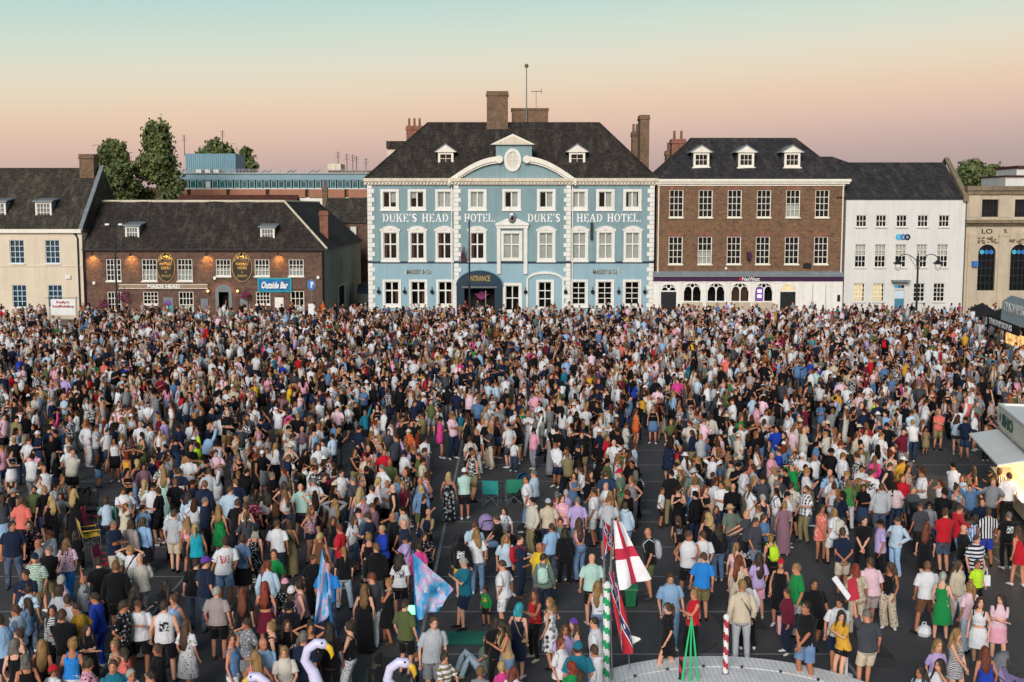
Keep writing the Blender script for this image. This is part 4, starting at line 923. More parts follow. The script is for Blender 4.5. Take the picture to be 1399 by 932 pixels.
# flower baskets
m, nt, bs = new_mat('petals')
oi = noise(nt, 14, 1); nt.links.new(mixc(nt, rmp(nt, oi, .42, .58), (.45, .02, .05), (.22, .03, .25)), bs.inputs['Base Color'])
def tuft(name, label, px, py, r, parentthing=None):
    b = thing(name, label, 'hanging basket', (at(px, py)[0], YF-.45, at(px, py)[1]), 'hanging baskets')
    cx3, cz3 = at(px, py)[0], at(px, py)[1]
    pet, lea = MB(), MB()
    for k in range(150):
        v = Vector((rng.gauss(0, 1), rng.gauss(0, 1), rng.gauss(0, .8))).normalized()*r*rng.uniform(.5, 1.05)
        p = Vector((cx3, YF-.45, cz3))+v; a = Vector((rng.uniform(-1, 1), rng.uniform(-1, 1), rng.uniform(-1, 1))).normalized()*.07; c_ = a.orthogonal().normalized()*.06
        (pet if k % 3 else lea).quad(p-a, p-c_, p+a, p+c_)
    pet.build('blossom', 'petals', b); lea.build('leaves', 'leaf_green', b)
    MB().tube([(cx3, YF, cz3+r+.3), (cx3, YF-.45, cz3+r+.3), (cx3, YF-.45, cz3+r*.3)], .02, 6).build('bracket', 'black_paint', b)
paint('leaf_green', (.045, .085, .025), .6, .35, 3)
tuft('hanging_basket', 'red flower basket low beside the pub doorway lamp post', 145, 415, .5)
tuft('hanging_basket', 'purple and red flower basket left of the pub entrance', 171, 404.5, .6)
tuft('hanging_basket', 'small flower basket between the two pub menu boards', 337, 403, .4)
# banner
ban = thing('banner', 'teal banner with white brush lettering hung on the pub wall', 'banner', (at(375, 390)[0], YF-.1, at(375, 399)[1]))
paint('banner_teal', (.02, .34, .34), .6, .1, 2); paint('banner_blue', (.01, .14, .34), .6, .35, 1.2)
def sheet(x0, x1, z0, z1, y, nx_=10, amp=.03):
    vs = [(x0+(x1-x0)*i/nx_, y+amp*math.sin(i*1.7), z0+(z1-z0)*j) for i in range(nx_+1) for j in (0, 1)]
    return MB().add(vs, [(2*i, 2*i+2, 2*i+3, 2*i+1) for i in range(nx_)])
sheet(at(352.4, 389)[0], at(398.6, 389)[0], at(375, 399)[1], at(375, 379.6)[1], YF-.12).build('cloth', 'banner_teal', ban)
sheet(at(354.2, 389)[0], at(396.6, 389)[0], at(375, 397.4)[1], at(375, 381.2)[1], YF-.135).build('printed_panel', 'banner_blue', ban)
text('Outside Bar', 'lettering', 'white_letter', ban, at(376, 389)[0], at(376, 389.5)[1], YF-.18, .62, 2.4, bold=.035, shear=.3)

# ---------------------------------------------------------------- buildings and trees behind
YO = 165.0
ob = thing('office_block', 'long flat roofed office with teal panels and terracotta bands behind the pub', 'office', (at(360, 260, YO)[0], YO+6, 0))
o0, o1 = at(218, 250, YO)[0], at(530, 250, YO)[0]
zO = lambda py: at(360, py, YO)[1]
MB().box(o0, o1, YO, YO+14, zO(246), zO(237.5)).build('roof_panel', 'teal_panel', ob)
MB().box(o0-.2, o1, YO-.25, YO+14.1, zO(237.5), zO(236)).build('roof_edge', 'grey_metal', ob)
MB().box(o0+.1, o1, YO+.5, YO+13.9, zO(258), zO(246)-.001).build('window_recess', 'interior', ob)
nW = 31
for k in range(nW):
    a, b = o0+(o1-o0)*(k+.1)/nW, o0+(o1-o0)*(k+.92)/nW
    w_ = frame_mb(a, b, zO(257.4), zO(246.6), .12, YO+.1, YO+.3).build('window', 'teal_panel', ob)
    MB().quad((a+.12, YO+.2, zO(257.4)+.12), (b-.12, YO+.2, zO(257.4)+.12), (b-.12, YO+.2, zO(246.6)-.12), (a+.12, YO+.2, zO(246.6)-.12)).build('pane', 'blind' if k == 6 else 'glass_teal', w_)
MB().box(o0-.2, o1, YO-.2, YO+14, zO(258.6), zO(257.6)).build('sill_band', 'white_trim', ob)
o00 = at(209, 263, YO)[0]
for k in range(6):
    a, b = o00+(o1-o00)*(k+.0)/6, o00+(o1-o00)*(k+.9)/6
    MB().box(a, b, YO-.5, YO+.49, zO(270), zO(258.6)-.001).build('terracotta_panel', 'terracotta_panel', ob)
MB().box(o00+.1, o1, YO+.2, YO+14, 0, zO(258.6)-.002).build('wall', 'chimney_brick', ob)
MB().box(o00, o1, YO-.3, YO+.19, 0, zO(270)-.001).build('lower_wall', 'white_trim', ob)
ptx = lambda px: at(px, 225, YO+4)[0]
mb = MB().box(ptx(253.5), ptx(322), YO+4, YO+10, zO(238), at(280, 210, YO+4)[1])
pt = mb.build('roof_plant_room', 'teal_box', ob)
for k in range(24):
    xx = ptx(253.5)+(ptx(322)-ptx(253.5))*(k+.5)/24
    MB().box(xx-.06, xx+.06, YO+3.94, YO+3.999, zO(236), at(280, 210.8, YO+4)[1]).build('cladding_rib', 'teal_panel', pt)
for px in (275, 287, 299): MB().box(ptx(px-3.6), ptx(px+3.6), YO+2.4, YO+3.5, zO(236), zO(231)).build('air_conditioner', 'white_trim', ob)
rl = MB()
for k in range(60):
    xx = at(222+k*4.7, 235, YO)[0]; rl.tube([(xx, YO+.6, zO(236)), (xx, YO+.6, zO(231))], .03, 4)
for zz in (231, 233.5): rl.tube([(at(222, 235, YO)[0], YO+.6, zO(zz)), (at(500, 235, YO)[0], YO+.6, zO(zz))], .03, 4)
rl.build('roof_railing', 'grey_metal', ob)
for k, px in enumerate((355, 362, 390, 396, 420, 428)): MB().tube([(at(px, 232, YO+3)[0], YO+3, zO(236.5)), (at(px+7, 232, YO+3)[0], YO+4, zO(231.5))], .1, 5).build('roof_duct', 'lead', ob)
MB().box(at(448, 230, YO+5)[0], at(530, 230, YO+5)[0], YO+5, YO+9, zO(238), at(460, 233, YO+5)[1]).build('stair_head', 'chimney_brick', ob)
MB().box(at(448, 230, YO+5)[0], at(466, 230, YO+5)[0], YO+4.6, YO+9, at(460, 232.9, YO+5)[1], at(460, 224, YO+5)[1]).build('lift_head', 'stone_trim', ob)
for k, (px, pa_, pb2) in enumerate(((462, 207, 224), (474, 210, 233), (482, 211, 233), (487, 213, 233), (500, 216, 233), (252.5, 184, 210), (305, 178, 210))):
    mst = MB().tube([(at(px, 220, YO+6)[0], YO+6, at(px, pb2+3, YO+6)[1]), (at(px, 220, YO+6)[0], YO+6, at(px, pa_, YO+6)[1])], .05, 5)
    for j in range(3): zz = at(px, pa_+2+3*j, YO+6)[1]; mst.tube([(at(px, 220, YO+6)[0]-.35, YO+6, zz), (at(px, 220, YO+6)[0]+.35, YO+6, zz)], .03, 4)
    mst.build('aerial_mast', 'dark_metal', ob)
# red roofs and old brick between pub and hotel
def back_house(name, label, x0, x1, yr, ye, Y, mat, wallm, dep=8):
    t = thing(name, label, 'house', (at((x0+x1)/2, ye, Y)[0], Y+dep/2, 0), 'houses behind the square')
    X0, X1 = at(x0, ye, Y)[0], at(x1, ye, Y)[0]; Z0, Z1 = at(x0, ye, Y)[1], at(x0, yr, Y+dep/2)[1]
    MB().box(X0, X1, Y, Y+dep, 0, Z0).build('wall', wallm, t)
    hip_roof(t, X0, X1, Y, Y+dep, Z0, 0, 0, Y+dep/2, Z1, mat, .2, (True, True)); return t
back_house('back_house', 'old house with weathered red tile roof behind the pub ridge', 232, 400, 267.5, 290, 140, 'red_roof', 'red_brick')
bh = back_house('back_house', 'brown roofed brick house in the gap between pub and hotel', 440, 520, 272, 305, 138, 'moss_roof', 'pub_brick')
chimney(bh, at(440, 262, 142)[0], at(446.5, 262, 142)[0], 8, at(442, 256, 142)[1], 142, .8, 'chimney_brick', 1)
MB().box(at(478, 330, 137)[0], at(486, 330, 137)[0], 137.5, 138.2, 4, at(480, 310, 137)[1]).build('window', 'white_trim', bh)
vn = thing('yard_van', 'dark van parked in the yard between pub and hotel', 'van', (at(500, 400, 125)[0], 126, 0))
vx = at(501, 400, 125)[0]
MB().prismx([(124, .35), (128.5, .35), (128.5, 2.2), (125, 2.2), (124.2, 1.3)], vx-.9, vx+.9).build('body', 'dark_metal', vn)
MB().add([(vx-.75, 124.25, 1.38), (vx+.75, 124.25, 1.38), (vx+.7, 124.93, 2.1), (vx-.7, 124.93, 2.1)], [(0, 1, 2, 3)]).build('windscreen', 'glass_dark', vn)
for sx_ in (-.8, .8):
    for yy in (124.9, 127.6): MB().tube([(vx+sx_-.1, yy, .34), (vx+sx_+.1, yy, .34)], .34, 12).build('wheel', 'black_paint', vn)
bh2 = thing('back_house', 'pale house with chimney just showing left of the hotel roof', 'house', (at(540, 220, 128)[0], 130, 0), 'houses behind the square')
MB().box(at(529, 210, 128)[0], at(575, 210, 128)[0], 128, 134, 0, at(540, 203, 128)[1]).build('wall', 'cream_render', bh2)
MB().box(at(528, 200, 128)[0], at(576, 200, 128)[0], 127.7, 134, at(540, 203, 128)[1], at(540, 193, 128)[1]).build('roof', 'tile_roof', bh2)
chimney(bh2, at(554.5, 180, 128)[0], at(576, 180, 128)[0], 10, at(560, 171.5, 128)[1], 128.5, 1, 'red_brick', 3)
hs2 = thing('back_house', 'slate roofed house showing behind the two banks', 'house', (at(1135, 225, 125)[0], 128, 0), 'houses behind the square')
MB().prism([(at(1085, 260, 125)[0], 0), (at(1160, 260, 125)[0], 0), (at(1160, 222, 125)[0], at(1160, 222, 125)[1]), (at(1137, 214, 125)[0], at(1137, 214, 125)[1]), (at(1110, 214, 125)[0], at(1110, 214, 125)[1])], 125, 132).build('roof', 'slate_roof', hs2)
# trees
m, nt, bs = new_mat('foliage')
f_ = noise(nt, .55, 4, .7); g_ = noise(nt, 7, 2)
c_ = mixc(nt, rmp(nt, f_, .32, .68), (.045, .070, .024), (.15, .18, .052)); c_ = mixc(nt, rmp(nt, g_, .45, .75, 0, .5), c_, (.14, .15, .045))
nt.links.new(c_, bs.inputs['Base Color']); bs.inputs['Roughness'].default_value = .65
paint('bark', (.07, .055, .04), .9, .3, 3)
def tree(label, cx, top, base, wpx, Y, shape, leaves, seed, lob=None):
    r = np.random.RandomState(seed)
    X0 = at(cx, base, Y)[0]; zt2 = at(cx, top, Y)[1]; zb2 = at(cx, base, Y)[1]; hw = wpx/2*Y/PXF
    t = thing('tree', label, 'tree', (X0, Y, 0), 'trees behind the roofs')
    tr = MB().tube([(X0, Y, 0), (X0+.2, Y, zb2*.6), (X0, Y, (zb2+zt2)/2), (X0, Y, zt2-.6)], [.45, .35, .2, .04], 7)
    H = zt2-zb2; cl = []
    for k in range(75):
        v = r.rand()**.9; a = r.rand()*2*math.pi
        if shape == 'cone': rad = hw*(1.05-v)*(.30+.80*r.rand())
        else: rad = hw*math.sin(math.pi*min(.98, .22+.75*v))*(.45+.6*r.rand())
        c3 = np.array([X0+rad*math.cos(a), Y+rad*math.sin(a)*.9, zb2+H*(.04+.93*v)])
        cl.append((c3, (.12+.18*r.rand())*hw+.3)); 
        if k < 18: tr.tube([(X0, Y, c3[2]-.25*H*(.3+.3*r.rand())), tuple((c3+np.array([X0, Y, c3[2]]))/2), tuple(c3)], [.09, .06, .02], 4)
    tr.build('trunk', 'bark', t)
    n = leaves; idx = r.randint(0, len(cl), n)
    C = np.array([c[0] for c in cl])[idx]; R = np.array([c[1] for c in cl])[idx]
    d = r.normal(size=(n, 3)); d /= np.linalg.norm(d, axis=1)[:, None]
    P = C + d*(R*r.rand(n)**.4*(1+.3*np.abs(r.normal(size=n))*(r.rand(n) < .35)))[:, None]*np.array([1.2, 1.2, .85])
    nn = d + .7*r.normal(size=(n, 3)); a1 = np.cross(nn, r.normal(size=(n, 3))); a1 /= np.linalg.norm(a1, axis=1)[:, None]
    b1_ = np.cross(nn, a1); b1_ /= np.linalg.norm(b1_, axis=1)[:, None]; s = (.17+.20*r.rand(n))[:, None]*(Y/150)
    V = np.stack([P-a1*s, P-b1_*s*.6, P+a1*s, P+b1_*s*.6], 1).reshape(-1, 3)
    F = np.arange(n*4).reshape(-1, 4)
    me = bpy.data.meshes.new('crown'); me.from_pydata(V.tolist(), [], F.tolist()); link('crown', me, 'foliage', t)
tree('broad green tree left of the pointed tree behind the pub', 157, 196, 285, 62, 150, 'round', 12000, 1)
tree('tall pointed dark tree rising beside the office block', 218, 170, 300, 78, 152, 'cone', 13000, 2)
tree('tree crown showing above the teal rooftop plant room', 298, 195, 250, 62, 190, 'round', 5000, 3)
tree('thin small tree right of the teal rooftop plant room', 337, 203, 250, 26, 188, 'round', 900, 4)
tree('bushy tree filling the gap beside the white bank gable', 1328, 224, 275, 54, 128, 'round', 10000, 5)
tree('smaller tree at the right behind the stone bank roof', 1356, 231, 275, 42, 130, 'round', 7000, 6)
py_ = thing('pylon', 'distant lattice mast between the two trees on the left', 'mast', (at(171, 230, 600)[0], 600, 0))
pX, pZ = at(171, 230, 600)[0], at(171, 197, 600)[1]
mb = MB()
for s_ in (-1, 1): mb.tube([(pX+s_*3, 600, 0), (pX+s_*1.6, 600, pZ*.8), (pX, 600, pZ)], .22, 4)
for k in range(9):
    z_ = pZ*(.1+.09*k); w_ = 3-.17*k*1.2; mb.tube([(pX-w_, 600, z_), (pX+w_, 600, z_+pZ*.09)], .14, 4)
for z_, w_ in ((.8, 5), (.9, 4)): mb.tube([(pX-w_, 600, pZ*z_), (pX+w_, 600, pZ*z_)], .16, 4)
mb.build('lattice', 'dark_metal', py_)
tl = MB(); 
paint('far_wood', (.05, .065, .045), .9, .4, .05)
r = np.random.RandomState(11)
vs, fs = [], []
for k in range(5200):
    x = r.uniform(-420, 420); z = 4+9*abs(math.sin(x*.013)+.4*math.sin(x*.07))*r.rand()**.5; y = 820+r.uniform(0, 60); s = 1.2+1.6*r.rand()
    o_ = len(vs); a = r.normal(size=3); a /= np.linalg.norm(a); b = np.cross(a, r.normal(size=3)); b /= np.linalg.norm(b)
    P = np.array([x, y, z]); vs += [tuple(P-a*s), tuple(P-b*s), tuple(P+a*s), tuple(P+b*s)]; fs.append((o_, o_+1, o_+2, o_+3))
tl.add(vs, fs); tl.build('far_woodland', 'far_wood', kind='stuff')
# ---------------------------------------------------------------- street furniture, stalls, flags and toys
paint('led_tint_plastic', (.64, .62, .84), .35, .05, 2, spec=.5); paint('beak_yellow', (.72, .45, .03), .4, .08, 3)  # lilac of the LED light on the swans is put into the plastic's colour
paint('pole_white', (.72, .72, .72), .4, .06, 4); paint('pole_green', (.02, .33, .12), .4, .1, 4); paint('pole_red', (.42, .03, .05), .4, .1, 4)
paint('kiosk_cream', (.68, .66, .56), .5, .05, 1.2, .12, dirt=(.42, .4, .33)); paint('kiosk_white', (.74, .74, .72), .45, .05, 1.2, .1)
paint('letter_green', (.02, .09, .07), .5, .05, 3); paint('black_canvas', (.012, .013, .017), .85, .3, 2); paint('sign_slate', (.42, .53, .58), .6, .08, 2)
paint('bin_black', (.014, .014, .016), .5, .2, 4); paint('bin_green', (.015, .16, .06), .5, .2, 4); paint('rubber', (.012, .012, .012), .8, .2, 5)
paint('chair_teal', (.02, .24, .24), .8, .12, 8); paint('chair_green', (.02, .20, .12), .8, .12, 8); paint('chair_yellow', (.68, .42, .03), .8, .12, 8); paint('chair_red', (.40, .03, .07), .8, .12, 8); paint('chair_purple', (.30, .16, .42), .8, .12, 8); paint('chair_navy', (.02, .03, .07), .8, .15, 8)
paint('pram_grey', (.16, .17, .19), .8, .15, 8); paint('pram_black', (.014, .014, .016), .8, .2, 8); paint('pram_violet', (.26, .20, .38), .8, .1, 8)
paint('bag_pink', (.62, .30, .32), .7, .08, 8); paint('bag_white', (.70, .72, .74), .5, .08, 8); paint('mat_green', (.015, .16, .11), .8, .1, 8); paint('bag_tan', (.42, .25, .12), .7, .08, 8)
m, nt, bs = new_mat('food_glow')
fg = mixc(nt, rmp(nt, noise(nt, 5, 3), .42, .62), (1, .62, .22), (.30, .09, .03)); nt.links.new(fg, bs.inputs['Base Color']); nt.links.new(fg, bs.inputs['Emission Color']); bs.inputs['Emission Strength'].default_value = 1.1
plain('screen_green', (.22, 1, .35), .5, 1.6)
def sub(mb, name, mat, par, smooth=False):
    o = mb.build(name, mat, None, smooth); o.parent = par; return o
# lamp posts
def lamp_mast(px, ytop, Y, label, heads):
    X_, Z_ = at(px, ytop, Y); t = thing('lamp_post', label, 'lamp post', (X_, Y, 0))
    sub(MB().tube([(0, 0, 0), (0, 0, 1.2), (0, 0, 1.25), (0, 0, Z_)], [.13, .12, .085, .06], 10), 'post', 'dark_metal', t)
    for s_ in heads:
        a = sub(MB().tube([(0, 0, Z_-.15), (s_*.35, -.05, Z_+.02), (s_*.62, -.1, Z_+.06)], .035, 6), 'arm', 'dark_metal', t)
        sub(MB().prismx([(-.22, Z_+.02), (.06, Z_+.02), (.0, Z_+.16), (-.18, Z_+.14)], s_*.55-.16, s_*.55+.16), 'lamp_head', 'pole_white', a)
lamp_mast(156, 308, 101, 'tall dark lamp post with two heads in front of the pub', (-1, 1))
lamp_mast(641, 300, 97, 'slim dark post in front of the hotel entrance arch', ())
X_, Z_ = at(1254.5, 352, 100); t = thing('lamp_post', 'ornate black lamp post with two hanging lanterns before the white bank', 'lamp post', (X_, 100, 0))
sub(MB().tube([(0, 0, 0), (0, 0, .9), (0, 0, 1.0), (0, 0, Z_-.9), (0, 0, Z_-.1), (0, 0, Z_+.2), (0, 0, Z_+.35)], [.2, .17, .1, .08, .09, .05, .015], 10), 'post', 'dark_metal', t)
for s_ in (-1, 1):
    arc_ = [(s_*(.05+1.6*k/8), 0, Z_-.35+.62*math.sin(math.pi*.5*min(1, k/5))-(.28*((k-5)/3)**2 if k > 5 else 0)) for k in range(9)]
    a = sub(MB().tube(arc_, .035, 6).tube([(s_*.08, 0, Z_-.9), (s_*.4, 0, Z_-.45), (s_*.75, 0, Z_+.1)], .022, 5), 'arm', 'dark_metal', t)
    x2, z2 = arc_[-1][0], arc_[-1][2]
    sub(MB().tube([(x2, 0, z2), (x2, 0, z2-.18), (x2, 0, z2-.3), (x2, 0, z2-.46), (x2, 0, z2-.5)], [.03, .08, .2, .42, .40], 12), 'lantern_hood', 'dark_metal', a)
    sub(MB().tube([(x2, 0, z2-.5), (x2, 0, z2-.75), (x2, 0, z2-1.0), (x2, 0, z2-1.08)], [.27, .25, .13, .03], 12), 'lantern_glass', 'pole_white', a)
# road sign
X_, Z_ = at(425.5, 389, 103); t = thing('parking_sign', 'round blue road sign on a grey post by the pub corner', 'road sign', (X_, 103, 0))
sub(MB().tube([(0, 0, 0), (0, 0, Z_+.5)], .045, 8), 'post', 'grey_metal', t)
sub(MB().prism([(.36*math.cos(a), Z_+.45*math.sin(a)) for a in [2*math.pi*k/18 for k in range(18)]], -.09, -.05), 'sign_plate', 'disc_blue', t)
sub(MB().box(-.06, .06, -.11, -.091, Z_-.25, Z_+.25).box(.061, .18, -.11, -.091, Z_+.0, Z_+.25), 'sign_mark', 'pole_white', t)
X_, Z_ = at(425, 421, 96); t = thing('notice_post', 'small white notice on a post in the crowd before the pub', 'notice', (X_, 96, 0))
sub(MB().tube([(0, 0, 0), (0, 0, Z_-.2)], .04, 6), 'post', 'grey_metal', t); sub(MB().box(-.22, .22, -.06, -.045, Z_-.55, Z_+.35), 'notice_plate', 'pole_white', t)
# scaffolding firm's sign
Ys = 103.5; t = thing('site_sign', 'white scaffolding company sign with red lettering by the cream house', 'sign', (at(86, 425, Ys)[0], Ys, 0))
x0, x1, z0, z1 = at(69.7, 420, Ys)[0], at(103, 420, Ys)[0], at(80, 430.5, Ys)[1], at(80, 408.8, Ys)[1]
bd = MB().box(x0, x1, Ys-.03, Ys+.02, z0, z1).build('board', 'pole_white', t)
paint('letter_red', (.40, .03, .04), .5, .05, 3)
text("Kelly's", 'lettering', 'letter_red', bd, (x0+x1)/2, z1-.28, Ys-.06, .26, 1.1, bold=.02); text('Scaffolding', 'lettering', 'letter_red', bd, (x0+x1)/2, z1-.64, Ys-.06, .27, 1.85, bold=.02)
for xx in (x0-.12, x1+.1): MB().tube([(xx, Ys, 0), (xx, Ys, z1+.25)], .035, 6).build('scaffold_tube', 'grey_metal', t)
MB().tube([(x0-.5, Ys, z1+.1), (x1+.5, Ys, z1+.1)], .03, 6).build('cross_tube', 'grey_metal', t)
# crowd barriers
for k in range(4):
    X0 = -38.9+2.35*k; t = thing('crowd_barrier', ('leftmost', 'second', 'third', 'rightmost')[k]+' grey metal crowd barrier in the row at the left', 'barrier', (X0+1.1, 90.0, 0), 'barriers at the left of the crowd')
    MB().tube([(X0, 90.0, .2), (X0, 90.0, 1.1), (X0+2.2, 90.0, 1.1), (X0+2.2, 90.0, .2), (X0, 90.0, .2)], .025, 6).build('frame', 'grey_metal', t)
    mb = MB()
    for j in range(1, 17): mb.tube([(X0+2.2*j/17, 90.0, .2), (X0+2.2*j/17, 90.0, 1.1)], .012, 4)
    mb.build('bars', 'grey_metal', t)
    for s_ in (.3, 1.9): MB().box(X0+s_-.03, X0+s_+.03, 89.7, 90.3, 0, .05).tube([(X0+s_, 90.0, .04), (X0+s_, 90.0, .2)], .02, 5).build('foot', 'grey_metal', t)
# kiosk at the right
KA = math.atan2(-.98, -.2)
kx, ky = 17.0, 41.6
t = thing('food_kiosk', 'cream food kiosk with green lettering and white awning flap at the right', 'kiosk', (kx, ky, 0)); t.rotation_euler = (0, 0, KA)
sub(MB().box(0, 5.5, 0, 2.4, .35, 1.05).box(0, .12, 0, 2.4, 1.051, 2.5).box(0, 5.5, 2.3, 2.4, 1.051, 2.5).box(0, 5.5, 0, 2.4, 2.501, 3.25), 'body', 'kiosk_cream', t)
sub(MB().box(.1, 5.4, .1, 2.3, 3.251, 3.27).box(-.05, 5.55, -.05, .1, 3.251, 3.33).box(-.05, .1, .101, 2.45, 3.251, 3.33).box(.101, 5.55, 2.3, 2.45, 3.251, 3.33), 'roof', 'kiosk_white', t)
sub(MB().box(-.03, 5.5, -.06, -.001, 2.42, 2.5), 'rail', 'grey_metal', t)
sg = sub(MB().box(0, 5.5, -.05, -.002, 2.62, 3.22), 'sign_panel', 'kiosk_cream', t)
tx = text('SHO', 'lettering', 'letter_green', None, 1.78, 2.92, -.07, .42, 1.75, bold=.03); tx.parent = sg
tx = sub(MB().prism([(.5+.1*math.cos(a), 2.93+.16*math.sin(a)) for a in [2*math.pi*k/12 for k in range(12)]], -.07, -.051), 'emblem', 'letter_green', sg)
sub(MB().add([(.15, -.03, 2.40), (5.4, -.03, 2.40), (5.4, -1.0, 2.2), (.15, -1.0, 2.2), (.15, -.03, 2.45), (5.4, -.03, 2.45), (5.4, -1.0, 2.25), (.15, -1.0, 2.25)], [(0, 1, 2, 3), (4, 7, 6, 5), (0, 4, 5, 1), (1, 5, 6, 2), (2, 6, 7, 3), (3, 7, 4, 0)]), 'awning', 'kiosk_white', t)
sub(MB().box(.12, 5.4, -.25, .4, 1.05, 1.1), 'counter', 'grey_metal', t)
sub(MB().box(.2, 5.4, 2.2, 2.25, 1.2, 2.4), 'lit_back_wall', 'glow_warm', t)
for k in range(3):
    ld = bpy.data.lights.new('kiosk_light', 'POINT'); ld.energy = 110; ld.color = (1, .62, .28); ld.shadow_soft_size = .15
    lo_ = bpy.data.objects.new('kiosk_light', ld); COL.objects.link(lo_); lo_.parent = t; lo_.location = (1+1.5*k, .3, 2.2)
for xx in (.6, 4.9): sub(MB().tube([(xx, .3, .3), (xx, .5, .3)], .3, 12), 'wheel', 'rubber', t)
# Thompsons stall further back
t = thing('food_stall', 'blue-grey food stall with white lettered boards and black gazebo, lit counter', 'stall', (33.6, 84.8, 0)); t.rotation_euler = (0, 0, math.atan2(-.99, -.15))
gz = sub(MB().add([(0, 0, 2.6), (3.4, 0, 2.6), (3.4, 3.4, 2.6), (0, 3.4, 2.6), (1.7, 1.7, 3.95)], [(0, 1, 4), (1, 2, 4), (2, 3, 4), (3, 0, 4)]).box(-.02, 3.42, 3.38, 3.42, 2.2, 2.6).box(-.02, .02, .05, 3.379, 2.2, 2.6), 'gazebo_canopy', 'black_canvas', t)
for xx, yy in ((.05, .05), (3.35, .05), (3.35, 3.35), (.05, 3.35)): sub(MB().tube([(xx, yy, 0), (xx, yy, 2.6)], .03, 5), 'gazebo_leg', 'grey_metal', t)
vl = sub(MB().box(-.02, 8.5, -.08, -.03, 1.95, 2.6), 'valance', 'black_canvas', t)
tx = text('THOMPSONS', 'lettering', 'white_letter', None, 3.6, 2.28, -.1, .42, 6.2, bold=.03); tx.parent = vl
bo = sub(MB().prism([(3.6, 2.601), (12, 2.601), (12, 4.4), (6, 4.4), (3.9, 3.9)], -.05, .05), 'sign_board', 'sign_slate', t)
tx = text('THOMPSONS', 'lettering', 'white_letter', None, 7.9, 3.6, -.08, .62, 7.4, bold=.03); tx.parent = bo
sub(MB().box(3.5, 12, .4, 3.4, 0, 1.0).box(3.5, 12, 3.0, 3.4, 1.001, 2.6).box(3.5, 12, .06, 3.4, 2.602, 2.8), 'body', 'sign_slate', t)
sub(MB().box(3.7, 11.8, .30, .38, 1.05, 1.9), 'lit_menu_display', 'food_glow', t)
for k in range(3): sub(MB().ball((5+2*k, 1.2, 2.3), .12, 8, 5), 'lamp_globe', 'lamp_on', t)
t = thing('gazebo', 'low black gazebo beside the food stall at the right', 'gazebo', (at(1341, 430, 92)[0], 92, 0))
sub(MB().add([(-.8, -.8, 2.3), (.8, -.8, 2.3), (.8, .8, 2.3), (-.8, .8, 2.3), (0, 0, 2.9)], [(0, 1, 4), (1, 2, 4), (2, 3, 4), (3, 0, 4)]).box(-.8, .8, -.82, -.78, 1.9, 2.3), 'canopy', 'black_canvas', t)
for xx in (-.75, .75):
    for yy in (-.75, .75): sub(MB().tube([(xx, yy, 0), (xx, yy, 2.3)], .03, 5), 'leg', 'grey_metal', t)
# ride platform at the bottom
m, nt, bs = new_mat('ride_deck')
s_ = N(nt, 'ShaderNodeSeparateXYZ'); nt.links.new(N(nt, 'ShaderNodeTexCoord').outputs['Object'], s_.inputs[0])
def wv(o_, k):
    a = N(nt, 'ShaderNodeMath', operation='MULTIPLY'); a.inputs[1].default_value = k; nt.links.new(o_, a.inputs[0]); b = N(nt, 'ShaderNodeMath', operation='SINE'); nt.links.new(a.outputs[0], b.inputs[0]); return rmp(nt, b.outputs[0], .55, .9)
c_ = mixc(nt, wv(s_.outputs[0], 62), (.78, .78, .78), (.60, .60, .62)); c_ = mixc(nt, .0, c_, (.52, .52, .55)); c_ = mixc(nt, rmp(nt, noise(nt, 2.5, 5), .45, .8, 0, .5), c_, (.38, .36, .36))
nt.links.new(c_, bs.inputs['Base Color']); bs.inputs['Roughness'].default_value = .5; bump(nt, bs, wv(s_.outputs[0], 62), -.3, .01)
rc = Vector((4.35, 21.85, 0)); t = thing('ride_platform', 'round white ribbed ride platform with curved dark rail groove at the bottom', 'ride', (rc.x, rc.y, 0))
def disc(r0, r1, z0, z1, name, mat, n=96):
    mb = MB()
    for k in range(n):
        a, b = 2*math.pi*k/n, 2*math.pi*(k+1)/n; c, d, e, f = math.cos(a), math.sin(a), math.cos(b), math.sin(b)
        mb.add([(r0*c, r0*d, z0), (r1*c, r1*d, z0), (r1*e, r1*f, z0), (r0*e, r0*f, z0), (r0*c, r0*d, z1), (r1*c, r1*d, z1), (r1*e, r1*f, z1), (r0*e, r0*f, z1)], [(4, 5, 6, 7), (1, 2, 6, 5), (0, 4, 7, 3)])
    return sub(mb, name, mat, t)
disc(3.150, 3.751, .15, .32, 'outer_deck', 'ride_deck'); disc(3.087, 3.150, .2, .29, 'rail_groove', 'rubber'); disc(2.507, 3.087, .2, .32, 'inner_deck', 'ride_deck'); disc(2.455, 2.507, .2, .29, 'rail_groove', 'rubber'); disc(0.311, 2.455, .25, .335, 'centre_deck', 'ride_deck')
disc(3.730, 3.792, .0, .30, 'skirt', 'kiosk_white')
for k in range(24):
    a = 2*math.pi*(k+.3)/24; sub(MB().ball((3.12*math.cos(a), 3.12*math.sin(a), .34), .035, 6, 4), 'lamp_stud', 'dark_metal', t)
